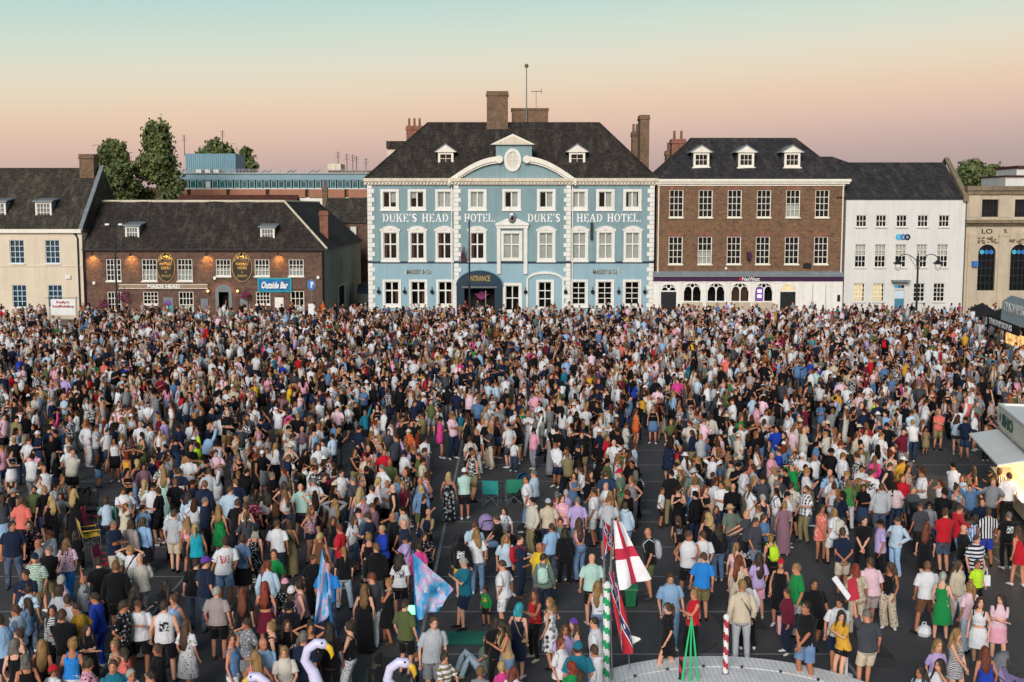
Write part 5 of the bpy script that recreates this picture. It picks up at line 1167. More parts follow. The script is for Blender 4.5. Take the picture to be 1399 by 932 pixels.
def barber(px, ytop, Y, r, label, m1, m2, name='striped_pole', zb=.33):
    X_, Z_ = at(px, ytop, Y); t = thing(name, label, 'pole', (X_, Y, 0)); n = 12
    vs, fa, fb2 = [], [], []
    H_ = int((Z_-zb)/.045)
    for i in range(H_+1):
        for j in range(n): vs.append((r*math.cos(2*math.pi*j/n), r*math.sin(2*math.pi*j/n), zb+(Z_-zb)*i/H_))
    for i in range(H_):
        for j in range(n):
            (fa if ((i*1.0+j*.55) % 6.6) < 3.3 else fb2).append((i*n+j, i*n+(j+1) % n, (i+1)*n+(j+1) % n, (i+1)*n+j))
    sub(MB().add(vs, fa), 'stripe', m1, t); sub(MB().add(vs, fb2), 'shaft', m2, t); sub(MB().ball((0, 0, Z_), r*1.25, 8, 5), 'finial', m2, t)
    sub(MB().tube([(0, 0, 0), (0, 0, zb)], r*1.4, 8), 'socket', 'dark_metal', t); return t
barber(992.5, 843, 24.6, .055, 'red and white striped pole on the white ride platform', 'pole_red', 'pole_white')
barber(930.5, 895, 24.3, .04, 'thin dark red pole on the ride platform beside green legs', 'pole_red', 'rubber')
fpole = barber(829, 800, 24.2, .075, 'green and white striped flag post left of the ride platform', 'pole_green', 'pole_white', zb=.02)
X_, Z_ = at(945, 842, 24.4); t = thing('green_frame', 'bright green slanted legs meeting at a point on the ride platform', 'frame', (X_, 24.4, 0))
paint('frame_green', (.02, .46, .16), .45, .08, 3)
for dx in (-.22, -.05, .12): sub(MB().tube([(0, 0, Z_), (dx*.45, -.1, (Z_+.5)/2), (dx, -.25, .3)], [.010, .020, .028], 8), 'leg', 'frame_green', t)
sub(MB().tube([(-.1, 0, .95), (.0, -.06, .86), (.3, -.05, .9), (.55, 0, 1.05)], .03, 6), 'strap', 'rubber', t)
X_, Z_ = at(1158.5, 838, 25.2); t = thing('white_pole', 'slender white pole in front of the person in mustard top', 'pole', (X_, 25.2, 0))
sub(MB().tube([(0, 0, .03), (0, 0, Z_)], .035, 8), 'shaft', 'pole_white', t); sub(MB().tube([(0, 0, 0), (0, 0, .05)], .15, 10), 'foot', 'pole_white', t); sub(MB().ball((0, 0, Z_), .045, 8, 5), 'finial', 'pole_white', t)
# flags
def flag_mat(name, fn):
    m, nt, bs = new_mat(name); uv = N(nt, 'ShaderNodeUVMap'); s_ = N(nt, 'ShaderNodeSeparateXYZ'); nt.links.new(uv.outputs[0], s_.inputs[0])
    nt.links.new(fn(nt, s_.outputs[0], s_.outputs[1], uv.outputs[0]), bs.inputs['Base Color']); bs.inputs['Roughness'].default_value = .8
    bump(nt, bs, noise(nt, 9, 4), .6, .03); return m
def M2(nt, op, a, b=None):
    n = N(nt, 'ShaderNodeMath', operation=op)
    for s_, v in ((n.inputs[0], a), (n.inputs[1], b)):
        if v is None: continue
        if isinstance(v, (int, float)): s_.default_value = v
        else: nt.links.new(v, s_)
    return n.outputs[0]
def near_(nt, v, c, w): return M2(nt, 'LESS_THAN', M2(nt, 'ABSOLUTE', M2(nt, 'SUBTRACT', v, c)), w)
flag_mat('cross_flag', lambda nt, u, v, uv: mixc(nt, M2(nt, 'MAXIMUM', near_(nt, u, .5, .085), near_(nt, v, .5, .10)), (.82, .80, .82), (.52, .02, .06)))
def saltire(nt, u, v, uv):
    d1, d2 = M2(nt, 'SUBTRACT', u, v), M2(nt, 'SUBTRACT', M2(nt, 'ADD', u, v), 1)
    d = M2(nt, 'MINIMUM', M2(nt, 'ABSOLUTE', d1), M2(nt, 'ABSOLUTE', d2))
    c = mixc(nt, M2(nt, 'LESS_THAN', d, .16), (.46, .015, .03), (.72, .70, .72)); c = mixc(nt, M2(nt, 'LESS_THAN', d, .115), c, (.02, .03, .12))
    vv = N(nt, 'ShaderNodeTexVoronoi'); vv.inputs['Scale'].default_value = 6; vv.inputs['Randomness'].default_value = 0; nt.links.new(uv, vv.inputs['Vector'])
    st = M2(nt, 'MULTIPLY', M2(nt, 'LESS_THAN', vv.outputs['Distance'], .2), M2(nt, 'LESS_THAN', d, .07))
    return mixc(nt, st, c, (.75, .75, .78))
flag_mat('saltire_flag', saltire)
def galaxy(nt, u, v, uv):
    n = noise(nt, 2.6, 3, .5, vec=uv); w = noise(nt, 4.5, 2, .5, vec=uv)
    r = N(nt, 'ShaderNodeValToRGB'); el = r.color_ramp.elements
    for i, (p, c) in enumerate(((.28, (.02, .10, .34)), (.40, (.03, .28, .58)), (.46, (.10, .38, .66)), (.52, (.52, .28, .46)), (.57, (.46, .56, .76)), (.68, (.06, .40, .66)))):
        e = el[i] if i < 2 else el.new(p); e.position = p; e.color = (*c, 1)
    nt.links.new(n, r.inputs[0]); return mixc(nt, rmp(nt, w, .60, .68), r.outputs[0], (.66, .66, .74))
flag_mat('swirl_flag', galaxy)
paint('swirl_pole', (.02, .14, .36), .45, .1, 4)
def cloth(corners, Y, mat, name, parent, nu=18, nv=10, amp=.07, ph=0., depth=0.):
    """cloth hung between four corners given where the photo shows them, at its own depth, with real folds"""
    C = [Vector((at(px, py, Y)[0], Y+dy, at(px, py, Y)[1])) for px, py, dy in corners]
    vs = []
    for i in range(nu+1):
        for j in range(nv+1):
            u, v = i/nu, j/nv
            P = C[0]*(1-u)*(1-v)+C[1]*u*(1-v)+C[2]*u*v+C[3]*(1-u)*v
            k = amp*(.25+.75*u); P.y += k*math.sin(v*9+ph+u*3)+.5*k*math.sin(u*11+v*4+ph); P.x += .35*k*math.cos(v*8+u*5+ph)
            vs.append(P)
    me_ = bpy.data.meshes.new(name); fs = [(i*(nv+1)+j, (i+1)*(nv+1)+j, (i+1)*(nv+1)+j+1, i*(nv+1)+j+1) for i in range(nu) for j in range(nv)]
    me_.from_pydata([tuple(v) for v in vs], [], fs); uvl = me_.uv_layers.new(name='UVMap')
    for l in me_.loops: i, j = divmod(l.vertex_index, nv+1); uvl.data[l.index].uv = (i/nu, j/nv)
    o = link(name, me_, mat, parent, True); return o
def pole_xy(px0, py0, px1, py1, Y): a, b = at(px0, py0, Y), at(px1, py1, Y); return (a[0], Y, a[1]), (b[0], Y, b[1])
Yg = 24.2
t = thing('flag', 'white flag with red cross hanging from the post by the ride', 'flag', (at(836, 712, Yg)[0], Yg, 3), 'flags by the ride')
a, b = pole_xy(836, 708, 834, 802, Yg); MB().tube([b, a], .022, 6).build('pole', 'grey_metal', t)
cloth([(837, 711, 0), (845, 711, .1), (891, 797, .25), (846, 806, 0)][0:1] + [(846, 806, 0), (891, 797, .3), (851, 717, .2)], Yg-.06, 'cross_flag', 'cloth', t, amp=.06)
t = thing('flag', 'upper red flag with starred blue diagonals, half furled beside the white flag', 'flag', (at(825, 712, Yg)[0], Yg, 3), 'flags by the ride')
a, b = pole_xy(824, 710, 827, 840, Yg-.03); MB().tube([b, a], .022, 6).build('pole', 'grey_metal', t)
cloth([(825, 711, 0), (826, 765, 0), (838, 748, .15), (838, 726, .2)], Yg-.1, 'saltire_flag', 'cloth', t, amp=.06, ph=1)
t = thing('flag', 'lower red flag with starred blue diagonals drooping over the ride edge', 'flag', (at(830, 800, Yg)[0], Yg, 2), 'flags by the ride')
a, b = pole_xy(833, 775, 836, 932, Yg+.05); MB().tube([b, a], .02, 6).build('pole', 'grey_metal', t)
cloth([(832, 782, 0), (850, 905, .1), (869, 893, .3), (840, 785, .2)], Yg-.12, 'saltire_flag', 'cloth', t, amp=.09, ph=2)
t = thing('pennant', 'small white pointed pennant low beside the red flags', 'flag', (at(862, 880, Yg+.3)[0], Yg+.3, 1))
cloth([(856, 866, 0), (858, 886, 0), (876, 876, .1), (875, 874, .1)], Yg+.3, 'pole_white', 'cloth', t, 6, 4, .02); a, b = pole_xy(857, 862, 860, 915, Yg+.3); MB().tube([b, a], .012, 5).build('pole', 'grey_metal', t)
for k, (cs_, pl, lb_) in enumerate((([(564, 756, 0), (571, 846, 0), (597, 838, .2), (619, 812, .35)], (564, 752, 574, 925), 'right blue and pink swirl patterned flag on a blue pole'),
                                   ([(440, 752, 0), (425, 868, .2), (452, 838, .2), (449, 790, .1)], (441, 750, 462, 925), 'left lilac and pink swirl patterned flag on a blue pole'),
                                   ([(458, 866, 0), (456, 930, .1), (474, 930, .2), (464, 880, .1)], (459, 862, 461, 945), 'low dark blue swirl patterned flag by the swan boat'))):
    t = thing('swirl_flag', lb_, 'flag', (at(cs_[0][0], cs_[0][1], 25.4)[0], 25.4, 0), 'swirl patterned flags'); cloth(cs_, 25.3, 'swirl_flag', 'cloth', t, amp=.08, ph=k*2)
    (ax_, _, az_), (bx_, _, bz_) = pole_xy(*pl, 25.4); MB().tube([(bx_+(bx_-ax_)*.3, 25.4, 0), (bx_, 25.4, bz_), (ax_, 25.4, az_)], [.05, .045, .018], 8).build('pole', 'swirl_pole', t)
# glowing screen
t = thing('light_panel', 'bright green glowing screen held up beside the person in olive t-shirt', 'screen', (at(562, 833, 25.9)[0], 25.9, 0))
gx, gz2 = at(562, 833, 25.9); MB().box(gx-.15, gx+.15, 25.86, 25.9, gz2-.10, gz2+.10).build('screen', 'screen_green', t); MB().box(gx-.17, gx+.17, 25.901, 25.94, gz2-.12, gz2+.12).build('case', 'rubber', t)
MB().tube([(gx, 25.93, 0), (gx, 25.93, gz2-.1)], .02, 6).build('stand', 'dark_metal', t)
gl_ = bpy.data.lights.new('screen_light', 'POINT'); gl_.energy = 3; gl_.color = (.3, 1, .4); gl_.shadow_soft_size = .1; go_ = bpy.data.objects.new('screen_light', gl_); COL.objects.link(go_); go_.parent = t; go_.location = Vector((gx, 25.7, gz2))-t.location
# swan boats
def swan(px, py, Y, flip, label, sc=1.0):
    X_, Z_ = at(px, py, Y); t = thing('swan_boat', label, 'swan boat', (X_, Y, 0), 'swan boats'); f = flip
    z0 = Z_-.95*sc
    nk = [(f*.10, 0, .42), (f*.06*sc, 0, z0*.6+.2), (-f*.10*sc, 0, z0+.08*sc), (-f*.30*sc, 0, z0+.38*sc), (-f*.22*sc, 0, z0+.66*sc), (f*.0*sc, 0, z0+.82*sc), (f*.17*sc, 0, z0+.80*sc), (f*.28*sc, 0, z0+.72*sc)]
    sub(MB().tube(nk, [.30, .19*sc, .145*sc, .12*sc, .115*sc, .125*sc, .135*sc, .07*sc], 14), 'neck', 'led_tint_plastic', t, True)
    bk = sub(MB().tube([(f*.24*sc, 0, z0+.76*sc), (f*.34*sc, 0, z0+.68*sc), (f*.40*sc, 0, z0+.52*sc), (f*.37*sc, 0, z0+.40*sc)], [.085*sc, .085*sc, .055*sc, .015*sc], 10), 'beak', 'beak_yellow', t, True)
    for s_ in (-1, 1): sub(MB().ball((f*.16*sc, s_*.115*sc, z0+.86*sc), .03*sc, 7, 5), 'eye', 'rubber', t)
    sub(MB().tube([(-f*.3, 0, .3), (0, 0, .32), (f*.5, 0, .34), (f*.9, 0, .42)], [.2, .42, .42, .16], 14), 'hull', 'led_tint_plastic', t, True)
swan(432, 872, 21.9, 1, 'swan shaped boat with curved lilac neck and yellow beak facing right', .74)
swan(545, 898, 21.7, 1, 'swan shaped boat with only its lilac head showing at the bottom', .74)
swan(352, 918, 21.5, -1, 'swan shaped boat farthest left, its lilac crown just showing', .7)
# camp chairs
def camp_chair(X_, Y_, rot, mat, label, group='folding camp chairs'):
    t = thing('camp_chair', label, 'camp chair', (X_, Y_, 0), group); t.rotation_euler = (0, 0, rot)
    def sh(p, q, r_, s_, sag): 
        vs = []
        for i in range(7):
            for j in range(7):
                u, v = i/6, j/6; P = (Vector(p)*(1-u)+Vector(q)*u)*(1-v)+(Vector(s_)*(1-u)+Vector(r_)*u)*v
                k = sag*math.sin(math.pi*u)*math.sin(math.pi*v); P += Vector((0, k*.5, -k)); vs.append(P)
        return MB().add(vs, [(i*7+j, (i+1)*7+j, (i+1)*7+j+1, i*7+j+1) for i in range(6) for j in range(6)])
    sub(sh((-.26, -.24, .44), (.26, -.24, .44), (.24, .22, .40), (-.24, .22, .40), .06), 'seat', mat, t, True)
    sub(sh((-.25, .22, .42), (.25, .22, .42), (.28, .34, .92), (-.28, .34, .92), .04), 'backrest', mat, t, True)
    for s_ in (-1, 1):
        sub(MB().tube([(s_*.27, -.27, .02), (-s_*.24, .22, .42)], .012, 5), 'leg', 'grey_metal', t); sub(MB().tube([(s_*.29, .30, .02), (-s_*.26, -.24, .44)], .012, 5), 'leg', 'grey_metal', t)
        sub(MB().tube([(s_*.26, .22, .1), (s_*.28, .34, .93)], .012, 5), 'back_post', 'grey_metal', t); sub(MB().box(s_*.29-.03, s_*.29+.03, -.24, .26, .62, .635), 'armrest', mat, t)
        sub(MB().tube([(s_*.27, -.25, .03), (s_*.28, -.22, .62)], .012, 5), 'arm_post', 'grey_metal', t)
for px, py, rot, mt, lb_ in ((672, 690, 170, 'chair_teal', 'left teal camp chair with its back to us in the clearing'), (702, 688, 185, 'chair_green', 'green camp chair right of the teal one in the clearing'),
                             (149, 728, 190, 'chair_green', 'dark green camp chair behind the yellow one on the left'), (124, 750, 120, 'chair_yellow', 'yellow camp chair in the left foreground group'), (118, 735, 60, 'chair_red', 'red camp chair behind the yellow one'),
                             (197, 778, 200, 'chair_purple', 'purple camp chair beside the person in beige jacket'), (148, 790, 90, 'chair_red', 'red camp chair near the two people in black')):
    X_, Y_ = on(px, py); camp_chair(X_, Y_, math.radians(rot), mt, lb_)
# prams
def pram(X_, Y_, rot, m1, m2, label):
    t = thing('pram', label, 'pram', (X_, Y_, 0), 'prams'); t.rotation_euler = (0, 0, math.radians(rot))
    fr = MB()
    for s_ in (-1, 1): fr.tube([(s_*.24, .62, 1.02), (s_*.24, .35, .72), (s_*.22, -.42, .16)], .014, 6); fr.tube([(s_*.24, .40, .16), (s_*.23, .0, .50), (s_*.22, -.1, .60)], .014, 6)
    fr.tube([(-.24, .62, 1.02), (.24, .62, 1.02)], .018, 6); sub(fr, 'frame', 'dark_metal', t)
    sub(MB().prismx([(-.40, .44), (-.1, .38), (.18, .46), (.30, .86), (.24, .90), (.10, .56), (-.12, .50), (-.36, .54)], -.21, .21), 'seat', m2, t)
    hood = MB(); n = 8
    vs = []
    for i in range(n+1):
        a = math.radians(100*i/n-10); cy, cz = .10, .74
        for j in range(9):
            b = math.pi*j/8; vs.append((.23*math.cos(b), cy+.34*math.cos(a)*(.35+.65*math.sin(b)), cz+.36*math.sin(a)*(.35+.65*math.sin(b))))
    hood.add(vs, [(i*9+j, i*9+j+1, (i+1)*9+j+1, (i+1)*9+j) for i in range(n) for j in range(8)]); sub(hood, 'canopy', m1, t, True)
    sub(MB().box(-.18, .18, -.12, .32, .2, .34), 'basket', 'pram_black', t)
    for xx, yy, r_ in ((-.26, .40, .15), (.26, .40, .15), (-.2, -.42, .10), (.2, -.42, .10)): sub(MB().tube([(xx-.02, yy, r_), (xx+.02, yy, r_)], r_, 14), 'wheel', 'rubber', t)
for px, py, rot, a, b, lb_ in ((1381, 962, 60, 'pram_grey', 'pram_violet', 'grey and violet pram at the bottom right corner'), (112, 712, 10, 'pram_grey', 'pram_black', 'left of the two grey prams in the left crowd'), (124, 711, 15, 'pram_grey', 'pram_black', 'right of the two grey prams in the left crowd'),
                              (726, 742, 250, 'pram_black', 'pram_black', 'black pram beside the seated couple in the clearing'), (662, 750, 200, 'pram_violet', 'pram_black', 'violet pram left of the seated person'), (1030, 782, 200, 'pram_black', 'bag_white', 'black and white pram in the right crowd'), (717, 690, 20, 'banner_blue', 'pram_black', 'blue hooded pram behind the green camp chair')):
    X_, Y_ = on(px, py); pram(X_, Y_, rot, a, b, lb_)
# bins
def wheelie(X_, Y_, mat, label, s_=1., wide=.29):
    t = thing('wheelie_bin', label, 'bin', (X_, Y_, 0))
    b0, b1, h = wide*.82*s_, wide*s_, .98*s_
    sub(MB().add([(-b0, -b0, .06), (b0, -b0, .06), (b0, b0, .06), (-b0, b0, .06), (-b1, -b1, h), (b1, -b1, h), (b1, b1, h), (-b1, b1, h)], [(0, 3, 2, 1), (4, 5, 6, 7), (0, 1, 5, 4), (1, 2, 6, 5), (2, 3, 7, 6), (3, 0, 4, 7)]), 'body', mat, t)
    sub(MB().prismx([(-b1-.04, h+.001), (b1+.02, h+.001), (b1+.06, h+.06), (0, h+.11), (-b1-.02, h+.05)], -b1-.03, b1+.03), 'lid', mat, t)
    sub(MB().tube([(-b1, b1+.06, h-.02), (b1, b1+.06, h-.02)], .02, 6), 'handle', mat, t)
    for q in (-1, 1): sub(MB().tube([(q*b0, b0, .1), (q*(b0+.06), b0, .1)], .1, 12), 'wheel', 'rubber', t)
X_, Y_ = on(864, 689); wheelie(X_, Y_, 'bin_black', 'tall black wheelie bin standing in the centre right crowd')
X_, Y_ = on(861, 830); wheelie(X_, Y_, 'bin_green', 'small green bin behind the white cross flag', .5)
X_, Y_ = on(1276, 742); wheelie(X_, Y_, 'bin_black', 'large black bin behind the person in red t-shirt at right', 1.15, .62)
# bags
def tote(px, py, Y, w, h, mat, label, d=.10):
    X_, Z_ = at(px, py, Y); t = thing('bag', label, 'bag', (X_, Y, Z_-h))
    sub(MB().add([(-w*.46, -d, 0), (w*.46, -d, 0), (w*.5, -d*.3, h), (-w*.5, -d*.3, h), (-w*.46, d, 0), (w*.46, d, 0), (w*.5, d*.3, h), (-w*.5, d*.3, h)], [(0, 1, 2, 3), (5, 4, 7, 6), (0, 4, 5, 1), (1, 5, 6, 2), (4, 0, 3, 7)]), 'body', mat, t)
    for s_ in (-1, 1): sub(MB().tube([(-w*.22, s_*d*.3, h), (-w*.15, s_*d*.2, h+.2), (w*.15, s_*d*.2, h+.2), (w*.22, s_*d*.3, h)], .012, 5), 'handle', mat, t)
    return t
tote(1072, 842, 26.9, .34, .40, 'bag_pink', 'pink tote bag held by the person in maroon jacket'); tote(1346, 786, 31.6, .26, .42, 'bag_white', 'white carrier bag held by the person in navy striped t-shirt')
tote(1319, 850, 27.2, .26, .2, 'bag_pink', 'small pale pink handbag held by the person in white crop top'); tote(727, 866, 28.1, .2, .18, 'bag_tan', 'small tan bag beside the person with turquoise hair')
X_, Y_ = on(1268, 874); t = thing('bag', 'black and white carrier bag on the ground behind the person in brown shorts', 'bag', (X_, Y_+.3, 0))
sub(MB().tube([(0, 0, .0), (0, 0, .08), (.02, 0, .2), (0, 0, .25)], [.15, .18, .14, .05], 9), 'body', 'bag_white', t); sub(MB().tube([(-.05, 0, .24), (-.04, 0, .32), (.04, 0, .32), (.05, 0, .24)], .012, 6), 'handle', 'bag_white', t)
X_, Y_ = on(628, 872); t = thing('picnic_mat', 'green picnic mat on the asphalt behind the person on the ground', 'mat', (X_, Y_, 0))
sub(MB().add([(-.75+.25*i, -.45+.3*j, .012+.012*((i*3+j*5) % 3)) for i in range(7) for j in range(4)], [(i*4+j, (i+1)*4+j, (i+1)*4+j+1, i*4+j+1) for i in range(6) for j in range(3)]), 'cloth', 'mat_green', t)
PLY = on(1184, 833, 1.75)[1]-.12
t = thing('folded_placard', 'red and black folded placard held up over the person in white t-shirt', 'placard', (at(1163, 800, PLY)[0], PLY, at(1163, 822, PLY)[1]))
sub(MB().add([(-.02, 0, 0), (.2, .02, .05), (.10, .05, .52), (-.08, .02, .44), (-.02, .03, 0), (.16, .05, .05), (.10, .08, .52), (-.08, .05, .44)], [(0, 1, 2, 3), (4, 7, 6, 5), (0, 3, 7, 4), (1, 5, 6, 2), (2, 6, 7, 3)]), 'panel', 'pole_red', t)
sub(MB().add([(-.42, -.05, .50), (-.33, -.05, .57), (.0, .0, .12), (-.06, 0, .02)], [(0, 1, 2, 3)]).add([(-.42, -.03, .50), (-.33, -.03, .57), (.0, .02, .12), (-.06, .02, .02)], [(3, 2, 1, 0)]), 'board', 'bag_white', t)
# ---------------------------------------------------------------- people: shapes
def tubeN(path, rad, n, ca=True, cb=True, ref=None, wob=0., ph=0.):
    P = np.asarray(path, float); k = len(P); R = np.asarray(rad, float)
    if R.ndim == 1: R = np.stack([R, R], 1)
    T = np.gradient(P, axis=0); T /= np.linalg.norm(T, axis=1)[:, None] + 1e-9
    if ref is None:
        ax = int(np.argmin(np.abs(T).max(0))); ref = np.eye(3)[ax]
    ref = np.asarray(ref, float)
    u = ref - (T @ ref)[:, None]*T; u /= np.linalg.norm(u, axis=1)[:, None] + 1e-9
    w = np.cross(T, u)
    a = 2*np.pi*np.arange(n)/n
    s = 1 + wob*(np.sin(3*a[None]+ph+np.arange(k)[:, None]*1.9) + .7*np.sin(5*a[None]-ph*1.7+np.arange(k)[:, None]*.8)) if wob else np.ones((k, n))
    V = P[:, None] + u[:, None]*(R[:, :1, None]*(np.cos(a)*s)[..., None]) + w[:, None]*(R[:, 1:, None]*(np.sin(a)*s)[..., None])
    V = V.reshape(-1, 3)
    i = np.arange(k-1)[:, None]*n; j = np.arange(n)[None]; j2 = (j+1) % n
    A, B, C, D = i+j, i+j2, i+n+j2, i+n+j
    F = [np.stack([A, B, C], -1).reshape(-1, 3), np.stack([A, C, D], -1).reshape(-1, 3)]
    jj = np.arange(n); o = len(V)
    if ca: V = np.vstack([V, P[:1]]); F.append(np.stack([(jj+1) % n, jj, np.full(n, o)], 1)); o += 1
    if cb: V = np.vstack([V, P[-1:]]); F.append(np.stack([(k-1)*n+jj, (k-1)*n+(jj+1) % n, np.full(n, o)], 1))
    return V, np.vstack(F)
def cat(L):
    V, F, o = [], [], 0
    for v, f in L: V.append(v); F.append(f+o); o += len(v)
    return np.vstack(V), np.vstack(F)
def rz(a):
    c, s = math.cos(a), math.sin(a); return np.array([[c, -s, 0], [s, c, 0], [0, 0, 1.]])
def rx(a):
    c, s = math.cos(a), math.sin(a); return np.array([[1, 0, 0], [0, c, -s], [0, s, c]])
def ik(a, c, l1, l2, pole):
    a, c, pole = np.array(a, float), np.array(c, float), np.array(pole, float)
    d = c-a; L = np.linalg.norm(d); L2 = min(max(L, .12), l1+l2-.004); d /= L+1e-9; c = a+d*L2
    x = (l1*l1-l2*l2+L2*L2)/(2*L2); h = math.sqrt(max(0, l1*l1-x*x))
    p = pole-(pole@d)*d; p /= np.linalg.norm(p)+1e-9
    return a+d*x+p*h, c
SEG = {2: (16, 7, 8, 12), 1: (9, 5, 6, 7), 0: (6, 3, 4, 5)}
def interp(tab, z):
    t = np.array(tab); return np.array([np.interp(z, t[:, 0], t[:, i]) for i in range(1, t.shape[1])]).T
MALE = [(.78, .150, .110, .0), (.90, .172, .125, .005), (1.02, .158, .118, -.004), (1.16, .165, .122, -.008), (1.28, .184, .128, 0), (1.36, .178, .112, .012), (1.42, .135, .088, .02), (1.475, .068, .066, .022), (1.52, .056, .058, .015)]
FEM = [(.78, .155, .115, .008), (.90, .178, .128, .012), (1.02, .138, .104, -.002), (1.14, .138, .105, -.006), (1.25, .155, .128, -.018), (1.34, .152, .104, .004), (1.41, .112, .078, .016), (1.475, .058, .057, .02), (1.52, .048, .050, .015)]
def figure(p, q):
    """parts of one person standing at the origin and facing -Y, 1.72 m tall before scaling: {part: (verts, tris)}"""
    nt_, na, nl, nh = SEG[q]
    r = np.random.RandomState(p['seed']); fem = p['kind'] == 'w' or (p['kind'] == 'c' and p.get('girl'))
    prof = [list(t) for t in (FEM if fem else MALE)]
    fat = p.get('fat', 0.)
    for t in prof:
        k = 1+fat*(1.0 if .85 < t[0] < 1.3 else .45); t[1] *= 1+(k-1)*.8; t[2] *= k
        if fat > .1 and .95 < t[0] < 1.3: t[3] -= .03*fat/.3
    sw = (.150 if fem else .176)*(1+fat*.25)
    pose = p['pose']; sit = pose == 'sit'; gs = pose == 'gsit'
    dz = -.47 if sit else (-.78 if gs else 0.)
    lean = p.get('lean', 0.) + (.10 if sit else (-.25 if gs else 0)); tw = p.get('twist', 0.)
    B = rz(tw) @ rx(lean)                       # positive lean: forward (towards -Y)
    pel = np.array([0, 0, .93])
    shiftx = p.get('shift', 0.)
    def sp(x, y, z):                              # a point of the trunk in body space -> bent trunk
        v = B @ (np.array([x, y, z])-pel); return v + pel + np.array([shiftx*(1-min(1, max(0, (z-.93)/.5))), 0, dz])
    # legs
    st = p.get('stance', .11); legs = []
    for s in (-1, 1):
        hip = np.array([s*.088*(1+fat*.4)+shiftx, 0, .885+dz])
        if sit: kn = hip+np.array([s*.05, -.43, .03]); an = kn+np.array([0, -.03+.12*r.rand(), -.42]); fd = np.array([s*.15, -1, 0])
        elif gs: kn = hip+np.array([s*.12, -.36, .38]); an = kn+np.array([0, -.16, -.40]); fd = np.array([s*.1, -1, 0])
        else:
            if pose == 'walk': ft = np.array([s*.07, -s*.27, .08 if s > 0 else .12])
            else: ft = np.array([s*(st+.02*r.randn()), .06*r.randn(), .08])
            kn, an = ik(hip, ft, .41, .41, (s*.12, -1, 0)); fd = np.array([s*(.18+.2*r.rand()), -1, 0])
        fd = fd/np.linalg.norm(fd); legs.append((hip, kn, an, fd))
    # arms
    SH = {}
    up_l, fo_l = .285, .255
    arms = []
    for s in (-1, 1):
        a = p['arms'][0 if s < 0 else 1]
        sh = sp(s*sw, .010, 1.385)
        tgt, pole = {
            'hang': ((s*(sw+.06+.03*r.rand()+fat*.12), -.03-.06*r.rand(), .885), (s*.5, 1, 0)),
            'fold': ((-s*.11, -.21-fat*.1, 1.16+.03*s), (s*1, .1, -.9)), 'clasp': ((s*.02, -.22-fat*.12, .93), (s*1, .4, -.2)),
            'behind': ((s*.03, .17, .95), (s*1, .3, 0)), 'phone': ((s*.04, -.30, 1.30), (s*.7, .1, -1)), 'cup': ((s*.14, -.29, 1.16), (s*.6, .3, -1)),
            'face': ((s*.05, -.13, 1.53), (s*1, -.3, -.7)), 'up': ((s*.26, -.10, 1.92), (s*1, .2, 0)), 'hips': ((s*.185, -.03, 1.0), (s*1, .7, 0)),
            'fwd': ((s*.17, -.46, 1.08), (s*.5, .3, -1)), 'out': ((s*.66, -.2, 1.30), (0, .3, -1)), 'head': ((s*.13, .02, 1.64), (s*1, -.2, .2)),
            'pocket': ((s*.19, -.06, .93), (s*1, .8, 0)), 'lap': ((s*.09, -.33, 1.02), (s*1, .2, -.3)), 'prop': ((s*.26, .28, .98), (s*.5, 1, .3)), 'bag': ((s*.15, -.12, 1.12), (s*.8, .7, -.6))}[a]
        tg = sp(*tgt) if a not in ('prop',) else sp(*tgt)
        el, wr = ik(sh, tg, up_l, fo_l, B @ np.array(pole, float)); arms.append((sh, el, wr, a))
    # head
    hs = p.get('hs', 1.)
    nk = sp(0, .018, 1.475); hc = sp(0, -.012, 1.475) + np.array([0, 0, .128*hs])
    HR = rz(tw+p.get('yaw', 0.)) @ rx(p.get('nod', 0.)+lean*.3)
    G = {'hc': hc, 'HR': HR, 'arms': arms, 'legs': legs, 'sp': sp}
    HZ = np.array([-.125, -.105, -.07, -.02, .03, .075, .105, .122]); HW = np.array([.026, .047, .060, .070, .075, .068, .046, .016]); HD = np.array([.030, .052, .072, .088, .094, .085, .060, .022]); HY = np.array([-.048, -.036, -.018, -.004, .004, .008, .008, .006])
    if q == 0: HZ, HW, HD, HY = HZ[[0, 2, 4, 6]], HW[[0, 2, 4, 6]], HD[[0, 2, 4, 6]], HY[[0, 2, 4, 6]]
    if q == 1: HZ, HW, HD, HY = HZ[[0, 2, 3, 4, 6, 7]], HW[[0, 2, 3, 4, 6, 7]], HD[[0, 2, 3, 4, 6, 7]], HY[[0, 2, 3, 4, 6, 7]]
    hp = np.stack([HZ*0, HY, HZ], 1)
    V, F = tubeN(hp, np.stack([HW, HD], 1), nh, ref=(1, 0, 0))
    head = [(V, F)]
    if q == 2:
        head.append(tubeN([(0, -.080, .022), (0, -.094, -.005), (0, -.104, -.028), (0, -.088, -.040)], [.010, .012, .016, .012], 6))
        for s in (-1, 1): head.append(tubeN([(s*.072, .0, .03), (s*.082, .004, .012), (s*.080, .004, -.015), (s*.070, 0, -.034)], [(.008, .012), (.010, .018), (.010, .016), (.007, .010)], 6))
    head = [((v*hs) @ HR.T + hc, f) for v, f in head]
    out = {'skin': head, 'top': [], 'bottom': [], 'hair': [], 'shoe_a': [], 'shoe_b': [], 'hat': []}
    skin = out['skin']
    skin.append(tubeN([nk-[0, 0, .04], nk+(hc-nk)*.35, hc+HR @ np.array([0, .0, -.05])], [(.062, .064) if not fem else (.052, .054)]*3, max(5, nh-4), ref=(1, 0, 0)))
    zz = np.array([t[0] for t in prof]); pr = np.array([t[1:] for t in prof])
    top, bot = p['top'], p['bot']
